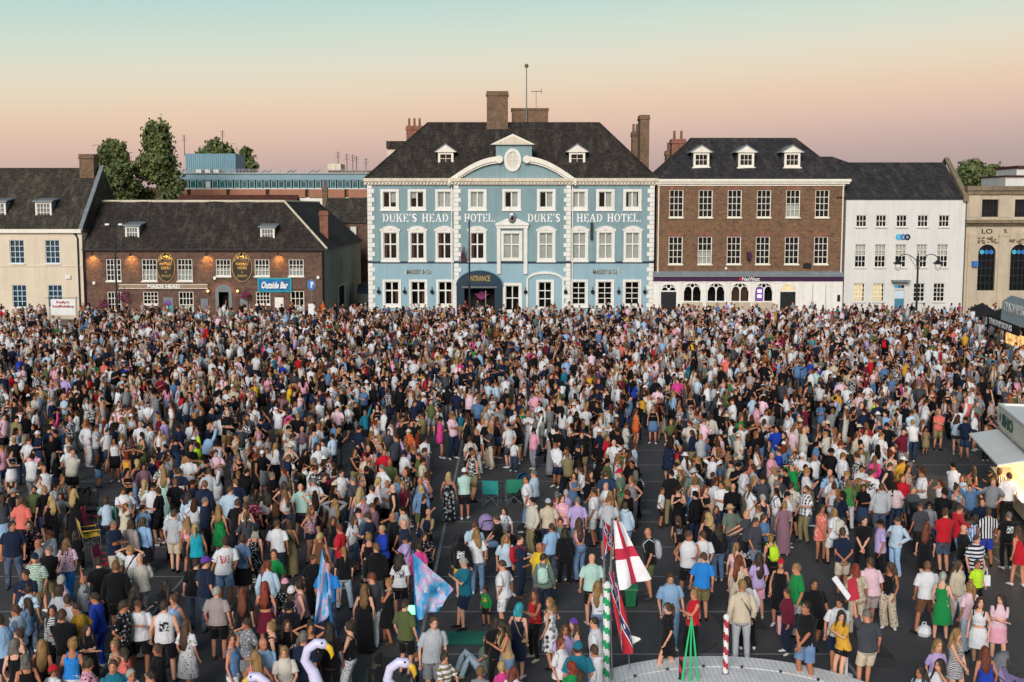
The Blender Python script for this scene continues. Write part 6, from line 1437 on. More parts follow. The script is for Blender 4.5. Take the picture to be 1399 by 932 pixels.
    ease = {'tee': .022, 'shirt': .030, 'ls': .022, 'jacket': .042, 'hoodie': .045, 'tank': .010, 'crop': .010, 'vest': .018}.get(top, .016)
    bare = top in ('tank', 'crop', 'dress', 'mdress', 'maxi') and p.get('strap', True)
    if q == 2 or bare:
        skin.append(tubeN([sp(0, t[3], t[0]) for t in prof], [(t[1]*.97, t[2]*.97) for t in prof], nt_, ref=B @ np.array([1., 0, 0])))
    sleeve = {'tee': .55, 'shirt': .62, 'ls': 2, 'jacket': 2, 'hoodie': 2}.get(top, .5 if (top in ('dress', 'mdress', 'maxi') and not p.get('strap', True)) else 0)
    ga = (1+fat*.5)*(.88 if fem else 1)
    for s, (sh, el, wr, an_) in zip((-1, 1), arms):
        inn = sh+(sp(0, .010, 1.40)-sh)*.42
        if q == 2 or sleeve < 2:
            pts = [inn, sh, sh*.5+el*.5, el, el*.45+wr*.55, wr] if q else [sh, el, wr]
            ra = [.036*ga, .052*ga, .046*ga, .037*ga, .036*ga, .026*ga] if q else [.05*ga, .042*ga, .03*ga]
            skin.append(tubeN(pts, ra, na))
        d = (wr-el)/np.linalg.norm(wr-el)
        bend = np.array([0, -.3, 0]) if an_ in ('hang', 'pocket') else np.array([0, 0, .15])
        d2 = d+.35*bend; d2 /= np.linalg.norm(d2)
        palm = [wr, wr+d*.045, wr+d*.045+d2*.05] if q else [wr, wr+d*.10]
        skin.append(tubeN(palm, [(.022, .026), (.030, .034), (.020, .030)] if q else [.03, .03], max(4, na)))
        if q == 2:
            nrm = np.cross(d, (1, 0, 0) if abs(d[0]) < .8 else (0, 1, 0)); nrm /= np.linalg.norm(nrm); lat = np.cross(nrm, d)
            G.setdefault('fing', [])
            b0 = wr+d*.045+d2*.045
            for fi, (o_, l_) in enumerate(((-.024, .062), (-.008, .074), (.008, .070), (.024, .056))):
                a0 = b0+lat*o_; m_ = a0+d2*l_*.5; d3 = d2*.75+nrm*(.55 if s > 0 else -.55)*.9; d3 /= np.linalg.norm(d3)
                G['fing'].append(tubeN([a0, m_, m_+d3*l_*.5], [.0095, .009, .0065], 5))
            t0 = wr+d*.03+lat*.028; G['fing'].append(tubeN([t0, t0+lat*.025+d*.03, t0+lat*.02+d2*.062], [.011, .010, .007], 5))
        if sleeve:
            e2 = .014 if top != 'jacket' else .022
            if sleeve >= 2:
                pts = [inn, sh, sh*.5+el*.5, el, el*.45+wr*.55, wr-d*.005] if q else [inn, sh, el, wr]
                ra = np.array([.030, .052, .056, .050, .046, .038])*ga+e2 if q else np.array([.032, .056, .050, .042])*ga+e2*.5
                out['top'].append(tubeN(pts, ra, na+2 if q else 4, wob=.05 if q == 2 else 0, ph=r.rand()*6, cb=False))
            else:
                en = sh+(el-sh)*(sleeve+.25)
                out['top'].append(tubeN([inn, sh, sh*.6+en*.4, en], np.array([.030, .054, .064, .070])*ga+e2*.7, na+2 if q else 4, wob=.04 if q == 2 else 0, ph=r.rand()*6, cb=(q < 2)))
    # legs and shoes
    for li, (s, (hip, kn, an, fd)) in enumerate(zip((-1, 1), legs)):
        gl = (1+fat*.45)*(1.02 if fem else 1)
        pth = [hip+[0, 0, .03], hip*.6+kn*.4, kn, kn*.65+an*.35, an] if q else [hip, kn, an]
        rl_ = np.array([.088, .078, .055, .054, .036])*gl if q else np.array([.085, .058, .04])*gl
        covered = bot in ('jeans', 'wide', 'legg', 'long') or top == 'maxi'
        if q == 2 or not covered: skin.append(tubeN(pth, rl_, nl))
        hl = an-fd*.055; hl[2] = an[2]-.03; to = an+fd*.165; to[2] = an[2]-.048; md = an+fd*.06; md[2] = an[2]-.032
        if q == 2: skin.append(tubeN([an+[0, 0, .02], hl+[0, 0, .01], md, to], [.034, .028, .03, .022], 6))
        sh_ = [hl-fd*.012+[0, 0, -.008], hl*.6+md*.4+[0, 0, .004], md, md*.4+to*.6+[0, 0, -.004], to+fd*.02] if q else [hl, to]
        rs_ = [(.030, .040), (.038, .046), (.042, .038), (.044, .028), (.024, .016)] if q else [(.045, .04), (.04, .025)]
        if q: out['shoe_a' if li == 0 else 'shoe_b'].append(tubeN(sh_, rs_, 8 if q == 2 else 4, ref=np.cross(fd, (0, 0, 1))))
        wb_ = .035 if q == 2 else 0; ph = r.rand()*6; nl2 = nl+2 if q else 4
        if bot == 'jeans': out['bottom'].append(tubeN(pth[:-1]+[an+[0, 0, .0]] if q else pth, (np.array([.104, .096, .071, .068, .058]) if q else np.array([.1, .072, .058]))*gl, nl2, cb=q < 2, wob=wb_, ph=ph))
        elif bot == 'wide': out['bottom'].append(tubeN(pth, (np.array([.108, .108, .094, .098, .105]) if q else np.array([.105, .095, .1]))*gl, nl2, cb=q < 2, wob=wb_*1.3, ph=ph))
        elif bot == 'legg': out['bottom'].append(tubeN(pth, (np.array([.096, .086, .061, .060, .043]) if q else np.array([.092, .064, .046]))*gl, nl2, cb=q < 2))
        elif bot in ('shorts', 'hot'):
            e_ = hip+(kn-hip)*(.86 if bot == 'shorts' else .42)
            out['bottom'].append(tubeN([hip+[0, 0, .03], hip*.5+e_*.5, e_], np.array([.104, .103, .098 if bot == 'shorts' else .104])*gl, nl2, cb=q < 2, wob=wb_, ph=ph))
    def shell(z0, z1, e, rings, flare=None, off=0., nn=None, wob=.012, ca=True, cb=True):
        Z = np.linspace(z0, z1, rings); R = np.array([[np.interp(z, zz, pr[:, i]) for i in range(3)] for z in Z])
        RR = R[:, :2]+e
        if flare is not None: RR = RR*flare(Z)[:, None]
        return tubeN([sp(0, R[i, 2]+off, Z[i]) for i in range(rings)], RR, nn or nt_, ca, cb, ref=B @ np.array([1., 0, 0]), wob=wob if q else 0, ph=r.rand()*6)
    if bot in ('jeans', 'wide', 'legg', 'shorts', 'hot'):
        out['bottom'].append(shell(.80, 1.0, .008, 4 if q else 2))
    elif bot in ('mini', 'skirt', 'long') and not (sit or gs):
        ln = {'mini': .56, 'skirt': .42, 'long': .10}[bot]; fl_ = {'mini': 1.35, 'skirt': 1.6, 'long': 1.7}[bot]
        nr = 8 if q == 2 else 4
        Z = np.linspace(1.03, ln, nr); t = (1.03-Z)/(1.03-ln)
        w0 = np.interp(Z, zz, pr[:, 0]); w0 = np.maximum(w0, np.where(Z < .9, .185, 0)); d0 = np.maximum(np.interp(Z, zz, pr[:, 1]), np.where(Z < .9, .14, 0))
        fl = 1+(fl_-1)*t
        out['bottom'].append(tubeN([(shiftx*.8, .005, z) for z in Z], np.stack([(w0+.012)*(1+(fl-1)*.6), (d0+.012)*fl], 1), nt_+4 if q else 6, False, q < 2, ref=(1, 0, 0), wob=(.03 if q == 2 else .02 if q else 0), ph=r.rand()*6))
    if top in ('dress', 'mdress', 'maxi'):
        z1 = 1.36 if bare else 1.465
        ln = {'dress': .48, 'mdress': .66, 'maxi': .10}[top]; nr = {2: 14, 1: 7, 0: 4}[q]
        if sit or gs: ln = .80
        Z = np.linspace(z1, ln, nr); t = np.clip((1.0-Z)/(1.0-ln), 0, 1)
        w0 = np.interp(Z, zz, pr[:, 0])+.012; d0 = np.interp(Z, zz, pr[:, 1])+.012
        w0 = np.maximum(w0, np.where(Z < .9, .19, 0)); d0 = np.maximum(d0, np.where(Z < .9, .14, 0))
        fl = 1+{'dress': .45, 'mdress': .12, 'maxi': .5}[top]*t
        yo = np.interp(Z, zz, pr[:, 2])
        out['top'].append(tubeN([sp(0, yo[i], Z[i]) if Z[i] > .9 else (shiftx*.8, .005, Z[i]+dz) for i in range(nr)], np.stack([w0*(1+(fl-1)*.6), d0*fl], 1), nt_+4 if q else 6, q < 2, q < 2, ref=(1, 0, 0), wob=(.022 if q == 2 else .015 if q else 0), ph=r.rand()*6))
    else:
        z0 = {'crop': 1.10, 'tank': .92, 'jacket': .84, 'hoodie': .84}.get(top, .86); z1 = 1.37 if bare else 1.482
        fl2 = (lambda Z: 1+.10*np.clip((1.0-Z)/.15, 0, 1)) if top in ('tee', 'shirt', 'ls') else None
        out['top'].append(shell(z0, z1, ease, {2: 12, 1: 6, 0: 4}[q], fl2, wob=.016 if q == 2 else .01, cb=True, ca=q < 2))
    if bare and q:
        for s in (-1, 1): out['top'].append(tubeN([sp(s*.075, -.125 if fem else -.12, 1.34), sp(s*.09, -.09, 1.41), sp(s*.095, .0, 1.452), sp(s*.09, .08, 1.40), sp(s*.075, .115, 1.33)], [.014 if top != 'vest' else .03]*5, 4))
    if top in ('hoodie',) and q: out['top'].append(tubeN([sp(-.10, .03, 1.47), sp(-.07, .10, 1.47), sp(0, .13, 1.45), sp(.07, .10, 1.47), sp(.10, .03, 1.47)], [.035, .05, .06, .05, .035], 6))
    # hair
    hst = p['hair']
    def cap(k, lims, rows, cols, front=None):
        fr, sd, bk_ = lims; A = np.linspace(-np.pi, np.pi, cols, endpoint=False)
        lim = np.where(np.abs(A) < 1.0, fr+(sd-fr)*(np.abs(A)/1.0)**3, np.where(np.abs(A) < 1.9, sd, sd+(bk_-sd)*np.clip((np.abs(A)-1.9)/.8, 0, 1)))
        V = [(0, .006, .122*k+.004)]; 
        for i in range(1, rows+1):
            for a, l in zip(A, lim):
                e = l*i/rows; z = math.cos(e)*.128*k; w = np.interp(z, HZ*1.02, HW) if False else math.sin(e)
                fx = .078*k+.006; fy = .098*k+.006
                x = math.sin(a)*w*fx; y = -math.cos(a)*w*fy+.006
                jit = (1+.05*math.sin(a*7+p['seed']+i*2)) if q == 2 else 1
                V.append((x*jit, y*jit, z+.002))
        V = np.array(V); F = []
        for j in range(cols): F.append((0, 1+j, 1+(j+1) % cols))
        for i in range(rows-1):
            for j in range(cols):
                a_, b_ = 1+i*cols+j, 1+i*cols+(j+1) % cols; c_, d_ = a_+cols, b_+cols
                F += [(a_, c_, d_), (a_, d_, b_)]
        return (V*hs) @ HR.T + hc, np.array(F)
    rows, cols = {2: (6, 16), 1: (4, 9), 0: (3, 5)}[q]
    H = lambda x, y, z: (HR @ (np.array([x, y, z])*hs))+hc
    if hst == 'buzz': out['hair'].append(cap(1.02, (.85, 1.45, 1.9), rows, cols))
    elif hst != 'bald': out['hair'].append(cap(1.10 if hst != 'short' else 1.09, (.92, 1.55 if hst == 'short' else 1.9, 2.0 if hst == 'short' else 2.3), rows, cols))
    nhl = {2: 10, 1: 6, 0: 4}[q]
    if hst in ('long', 'bob', 'wavy'):
        ln = {'long': .42+.12*r.rand(), 'wavy': .36, 'bob': .19}[hst]; bw_ = 1.25 if hst == 'wavy' else 1
        zs = np.array([.03, -.07, -.16, -.28, -.40]) if hst != 'bob' else np.array([.03, -.06, -.12, -.16, -.19])
        zs = zs*(ln/.40 if hst != 'bob' else 1)
        ys = [.045, .065, .085, .115, .118] if hst != 'bob' else [.04, .05, .05, .05, .045]
        out['hair'].append(tubeN([H(0, y_, z_) if z_ > -.1 else hc+rz(tw+p.get('yaw', 0)*.6) @ (np.array([0, y_+lean*.1, z_])*hs) for y_, z_ in zip(ys, zs)], np.array([(.082, .062), (.094, .056), (.108, .050), (.112, .044), (.055, .022)])*bw_*hs, nhl, ref=(1, 0, 0), wob=.07 if q == 2 else 0, ph=r.rand()*6))
        if q == 2 and hst != 'bob':
            for s in (-1, 1): out['hair'].append(tubeN([H(s*.070, -.01, .06), H(s*.088, -.012, -.03), hc+rz(tw) @ np.array([s*.098, -.02, -.16]), hc+rz(tw) @ np.array([s*.105, -.05-.04*r.rand(), -.27]), hc+rz(tw) @ np.array([s*.095, -.10, -.38])], [.020, .028, .034, .034, .012], 6, wob=.1, ph=r.rand()*6))
    elif hst == 'pony': out['hair'].append(tubeN([H(0, .085, .05), H(0, .135, .06), H(0, .155, -.02), H(0, .145, -.16), H(0, .14, -.30)], [.028, .036, .042, .036, .010], nhl-2, wob=.06 if q == 2 else 0))
    elif hst == 'bun': out['hair'].append(tubeN([H(0, .05, .10), H(0, .065, .125), H(0, .08, .15), H(0, .09, .165)], [.03, .052, .048, .018], nhl, wob=.08 if q == 2 else 0))
    if p.get('beard') and q == 2:
        out['hair'].append(tubeN([H(-.066, -.02, -.03), H(-.050, -.062, -.075), H(0, -.085, -.100), H(.050, -.062, -.075), H(.066, -.02, -.03)], [.012, .022, .028, .022, .012], 7))
    # hats
    ht = p.get('hat')
    if ht:
        V, F = cap(1.15, (1.25, 1.35, 1.45), rows, cols); out['hat'].append((V, F))
        if ht == 'cap': out['hat'].append(tubeN([H(0, -.06, .045), H(0, -.12, .04), H(0, -.175, .025)], [(.078, .010), (.072, .010), (.035, .006)], 8 if q == 2 else 5, ref=HR @ np.array([1., 0, 0])))
        elif ht in ('straw', 'bucket'):
            w_ = .165 if ht == 'straw' else .13
            out['hat'].append(tubeN([H(0, 0, .030), H(0, 0, .022), H(0, 0, .014)], [(.085, .10), (w_, w_+.015), (.085, .10)], 14 if q == 2 else 8, False, False, ref=HR @ np.array([1., 0, 0])))
        elif ht == 'hood': out['hat'].append(tubeN([H(0, .02, -.12), H(0, .03, -.05), H(0, .03, .05), H(0, .03, .11)], [(.10, .08), (.10, .10), (.095, .105), (.05, .06)], 10 if q == 2 else 6, ref=HR @ np.array([1., 0, 0])))
    if p.get('pack'):
        out['pack'] = [tubeN([sp(0, .20, .98), sp(0, .215, 1.06), sp(0, .22, 1.22), sp(0, .205, 1.36), sp(0, .17, 1.40)], [(.12, .06), (.145, .085), (.145, .085), (.125, .07), (.06, .03)], 12 if q == 2 else 6, ref=(1, 0, 0), wob=.03)]
        for s in (-1, 1): out['pack'].append(tubeN([sp(s*.10, .15, 1.38), sp(s*.115, .02, 1.475), sp(s*.12, -.12, 1.36), sp(s*.14, -.08, 1.15), sp(s*.13, .14, 1.05)], [.02]*5, 4))
    if p.get('strapbag'):
        out['shoulder_bag'] = [tubeN([sp(-.19, -.12, .90), sp(-.20, -.02, .92), sp(-.20, .08, .90)], [(.02, .05), (.045, .10), (.02, .05)], 8, ref=(0, 0, 1)),
                               tubeN([sp(-.17, -.06, .98), sp(-.10, -.17, 1.15), sp(.05, -.165, 1.34), sp(.12, -.03, 1.475), sp(.05, .13, 1.36), sp(-.12, .16, 1.10), sp(-.17, .05, .97)], [.013]*7, 4)]
    return {k: cat(v) for k, v in out.items() if v}, G

# ---------------------------------------------------------------- people: cloth and skin
CLR = dict(wh='dedee2', of='cfc9bd', bk='16161a', nv='1c2740', gy='85878d', lg='b4b8be', dg='43464d', lb='93b6dc', pb='b9cfe2', db='5a7ca4', dk='2c3e5c', rb='2240ae', bl='2c86d8', tl='1f7288', mt='b4d6cb',
           gn='1d8a48', ol='58623c', kh='877c58', tn='b89870', be='cbbda6', br='6a4932', ru='975931', mu='d6a338', yl='e8c22c', ny='c2ec34', org='de6a34', co='df7468', pk='e5a4b8', hp='d8468e', lp='e8c4d0', rd='c01f2e', mr='6a1d32',
           ll='b8a4d6', pu='6640a0', mv='8b6876', tp='a59795', tq='20a4b8', gr='66746a')
CL = {k: lin(v) for k, v in CLR.items()}
HAIRC = dict(bk=lin('16110f'), db=lin('2b1d15'), br=lin('4a3020'), lb=lin('7a5636'), bl=lin('9a7646'), pl=lin('bfa26c'), gy=lin('6d6a66'), wh=lin('b5b1aa'), au=lin('6e2f18'), rd=lin('8a2c1a'), tq=lin('14a3b4'), pu=lin('5a3a86'))
SKINC = [lin('c98f72'), lin('c08468'), lin('cf987c'), lin('b57859'), lin('d3a086'), lin('a56c4e')]
CNAME = dict(wh='white', of='off-white', bk='black', nv='navy', gy='grey', lg='pale grey', dg='charcoal', lb='light blue', pb='pale blue', db='denim blue', dk='dark denim', rb='royal blue', bl='bright blue', tl='dark teal', mt='mint',
             gn='green', ol='olive', kh='khaki', tn='tan', be='beige', br='brown', ru='rust', mu='mustard', yl='yellow', ny='neon yellow', org='orange', co='coral', pk='pink', hp='hot pink', lp='pale pink', rd='red', mr='maroon', ll='lilac', pu='purple', mv='mauve', tp='taupe', tq='turquoise', gr='sage')
def attr_obj(nt, name):
    a = N(nt, 'ShaderNodeAttribute'); a.attribute_type = 'OBJECT'; a.attribute_name = name; return a.outputs['Color']
def clothmat(name, kind):
    m, nt, bs = new_mat(name)
    oi = N(nt, 'ShaderNodeObjectInfo'); base = oi.outputs['Color']; co = N(nt, 'ShaderNodeTexCoord').outputs['Object']
    b2_ = attr_obj(nt, 'tint_b')
    sp_ = N(nt, 'ShaderNodeSeparateXYZ'); nt.links.new(co, sp_.inputs[0])
    col = base
    def wave(out, freq, lo_, hi_):
        mu_ = N(nt, 'ShaderNodeMath', operation='MULTIPLY'); mu_.inputs[1].default_value = freq; nt.links.new(out, mu_.inputs[0])
        si = N(nt, 'ShaderNodeMath', operation='SINE'); nt.links.new(mu_.outputs[0], si.inputs[0]); return rmp(nt, si.outputs[0], lo_, hi_)
    if kind == 'stripe': col = mixc(nt, wave(sp_.outputs[2], 62, -.1, .1), base, b2_)
    elif kind == 'vstripe': col = mixc(nt, wave(sp_.outputs[0], 80, -.1, .1), base, b2_)
    elif kind == 'check':
        f = wave(sp_.outputs[0], 70, -.2, .2); g = wave(sp_.outputs[2], 70, -.2, .2)
        col = mixc(nt, f, base, b2_); col = mixc(nt, g, col, mixc(nt, .5, col, b2_))
    elif kind in ('floral', 'leopard', 'leaf'):
        v = N(nt, 'ShaderNodeTexVoronoi'); v.inputs['Scale'].default_value = {'floral': 15, 'leopard': 24, 'leaf': 9}[kind]
        nt.links.new(co, v.inputs['Vector']); n2 = noise(nt, 30, 2, vec=co)
        ad_2 = N(nt, 'ShaderNodeMath', operation='MULTIPLY_ADD'); nt.links.new(n2, ad_2.inputs[0]); ad_2.inputs[1].default_value = .35; nt.links.new(v.outputs['Distance'], ad_2.inputs[2])
        f = rmp(nt, ad_2.outputs[0], .46, .56) if kind != 'leaf' else rmp(nt, ad_2.outputs[0], .58, .64)
        inner = mixc(nt, rmp(nt, v.outputs['Color'], .3, .6), b2_, mixc(nt, .55, b2_, base))
        col = mixc(nt, f, inner, base)
    elif kind == 'zebra':
        w = N(nt, 'ShaderNodeTexWave'); w.inputs['Scale'].default_value = 9; w.inputs['Distortion'].default_value = 5; w.bands_direction = 'Z'
        nt.links.new(co, w.inputs['Vector']); col = mixc(nt, rmp(nt, w.outputs['Fac'], .45, .55), base, b2_)
    elif kind == 'print':
        n2 = noise(nt, 26, 3, vec=co)
        vx_ = N(nt, 'ShaderNodeVectorMath', operation='DISTANCE'); nt.links.new(co, vx_.inputs[0])
        ab = N(nt, 'ShaderNodeMath', operation='ABSOLUTE'); nt.links.new(sp_.outputs[0], ab.inputs[0])
        dz_ = N(nt, 'ShaderNodeMath', operation='SUBTRACT'); nt.links.new(sp_.outputs[2], dz_.inputs[0]); dz_.inputs[1].default_value = 1.22
        az = N(nt, 'ShaderNodeMath', operation='ABSOLUTE'); nt.links.new(dz_.outputs[0], az.inputs[0])
        mx_ = N(nt, 'ShaderNodeMath', operation='MAXIMUM'); nt.links.new(ab.outputs[0], mx_.inputs[0]); nt.links.new(az.outputs[0], mx_.inputs[1])
        ms = N(nt, 'ShaderNodeMath', operation='MULTIPLY'); nt.links.new(rmp(nt, mx_.outputs[0], .095, .11, 1, 0), ms.inputs[0]); nt.links.new(rmp(nt, n2, .46, .52), ms.inputs[1])
        col = mixc(nt, ms.outputs[0], base, b2_)
    elif kind == 'denim':
        col = mixc(nt, rmp(nt, noise(nt, 6, 4, vec=co), .35, .7, 0, .55), base, mixc(nt, .35, base, (.6, .68, .8)))
    elif kind == 'blocks':
        f = rmp(nt, sp_.outputs[2], 1.165, 1.17); g = rmp(nt, sp_.outputs[2], 1.035, 1.04)
        col = mixc(nt, g, (.45, .02, .04), mixc(nt, f, b2_, base))
    col = mixc(nt, rmp(nt, noise(nt, 9, 4, .7, vec=co), .3, .75, 0, .28), col, mixc(nt, .6, col, (0, 0, 0)))
    nt.links.new(col, bs.inputs['Base Color']); bs.inputs['Roughness'].default_value = .9; bs.inputs['Specular IOR Level'].default_value = .15
    if 'Sheen Weight' in bs.inputs: bs.inputs['Sheen Weight'].default_value = .08
    bump(nt, bs, noise(nt, 15, 5, .65, vec=co, stretch=(1, 1, .45)), 1.0, .045)
for k in ('plain', 'stripe', 'vstripe', 'check', 'floral', 'leopard', 'leaf', 'zebra', 'print', 'denim', 'blocks'): clothmat('cloth_'+k, k)
m, nt, bs = new_mat('skin')
oi = N(nt, 'ShaderNodeObjectInfo'); hcx = N(nt, 'ShaderNodeAttribute'); hcx.attribute_name = 'headco'
sp_ = N(nt, 'ShaderNodeSeparateXYZ'); nt.links.new(hcx.outputs['Vector'], sp_.inputs[0])
def mth(op, a, b=None):
    n = N(nt, 'ShaderNodeMath', operation=op)
    for s_, v in ((n.inputs[0], a), (n.inputs[1], b)):
        if v is None: continue
        if isinstance(v, (int, float)): s_.default_value = v
        else: nt.links.new(v, s_)
    return n.outputs[0]
ax_ = mth('ABSOLUTE', sp_.outputs[0]); front = rmp(nt, sp_.outputs[1], -.055, -.045, 1, 0)
def blob(cx, cz, wx, wz, xs=ax_):
    d = mth('ADD', mth('POWER', mth('DIVIDE', mth('SUBTRACT', xs, cx), wx), 2), mth('POWER', mth('DIVIDE', mth('SUBTRACT', sp_.outputs[2], cz), wz), 2))
    return mth('MULTIPLY', rmp(nt, d, .7, 1.1, 1, 0), front)
col = mixc(nt, rmp(nt, noise(nt, 5, 4), .35, .7, 0, .25), oi.outputs['Color'], mixc(nt, .5, oi.outputs['Color'], (.55, .16, .10)))
col = mixc(nt, mth('MULTIPLY', blob(.030, .016, .017, .009), .9), col, (.02, .014, .012))
col = mixc(nt, mth('MULTIPLY', blob(.031, .036, .022, .006), .75), col, (.06, .035, .022))
col = mixc(nt, mth('MULTIPLY', blob(0, -.066, .026, .010, sp_.outputs[0]), .75), col, (.30, .07, .06))
nt.links.new(col, bs.inputs['Base Color']); bs.inputs['Roughness'].default_value = .6; bs.inputs['Specular IOR Level'].default_value = .3
m, nt, bs = new_mat('hair')
oi = N(nt, 'ShaderNodeObjectInfo')
nt.links.new(mixc(nt, rmp(nt, noise(nt, 26, 4, .7, stretch=(1, 1, .22)), .3, .7), mixc(nt, .55, oi.outputs['Color'], (0, 0, 0)), mixc(nt, .06, oi.outputs['Color'], (1, .8, .6))), bs.inputs['Base Color'])
bs.inputs['Roughness'].default_value = .6; bs.inputs['Specular IOR Level'].default_value = .2
bump(nt, bs, noise(nt, 40, 3, .6, stretch=(1, 1, .15)), .8, .02)
m, nt, bs = new_mat('crowd_cloth')
ca_ = N(nt, 'ShaderNodeAttribute'); ca_.attribute_name = 'tint'; pa_ = N(nt, 'ShaderNodeAttribute'); pa_.attribute_name = 'pattern'
n2 = noise(nt, 16, 2, .6); c2 = mixc(nt, rmp(nt, noise(nt, 7, 3, .7), .3, .75, 0, .3), ca_.outputs['Color'], mixc(nt, .65, ca_.outputs['Color'], (0, 0, 0)))
gt = N(nt, 'ShaderNodeMath', operation='MULTIPLY'); nt.links.new(rmp(nt, n2, .48, .58, 0, .6), gt.inputs[0]); nt.links.new(pa_.outputs['Fac'], gt.inputs[1])
inv = N(nt, 'ShaderNodeInvert'); nt.links.new(c2, inv.inputs['Color'])
nt.links.new(mixc(nt, gt.outputs[0], c2, inv.outputs[0]), bs.inputs['Base Color']); bs.inputs['Roughness'].default_value = .88; bs.inputs['Specular IOR Level'].default_value = .15
bump(nt, bs, noise(nt, 14, 4, .65), 1.0, .04)

def mesh_tris(name, V, F):
    me = bpy.data.meshes.new(name); n = len(F)
    me.vertices.add(len(V)); me.vertices.foreach_set('co', np.asarray(V, np.float32).ravel())
    me.loops.add(3*n); me.loops.foreach_set('vertex_index', np.asarray(F, np.int32).ravel())
    me.polygons.add(n); me.polygons.foreach_set('loop_start', np.arange(0, 3*n, 3, dtype=np.int32))
    me.polygons.foreach_set('use_smooth', np.ones(n, bool)); me.update(calc_edges=True)
    return me

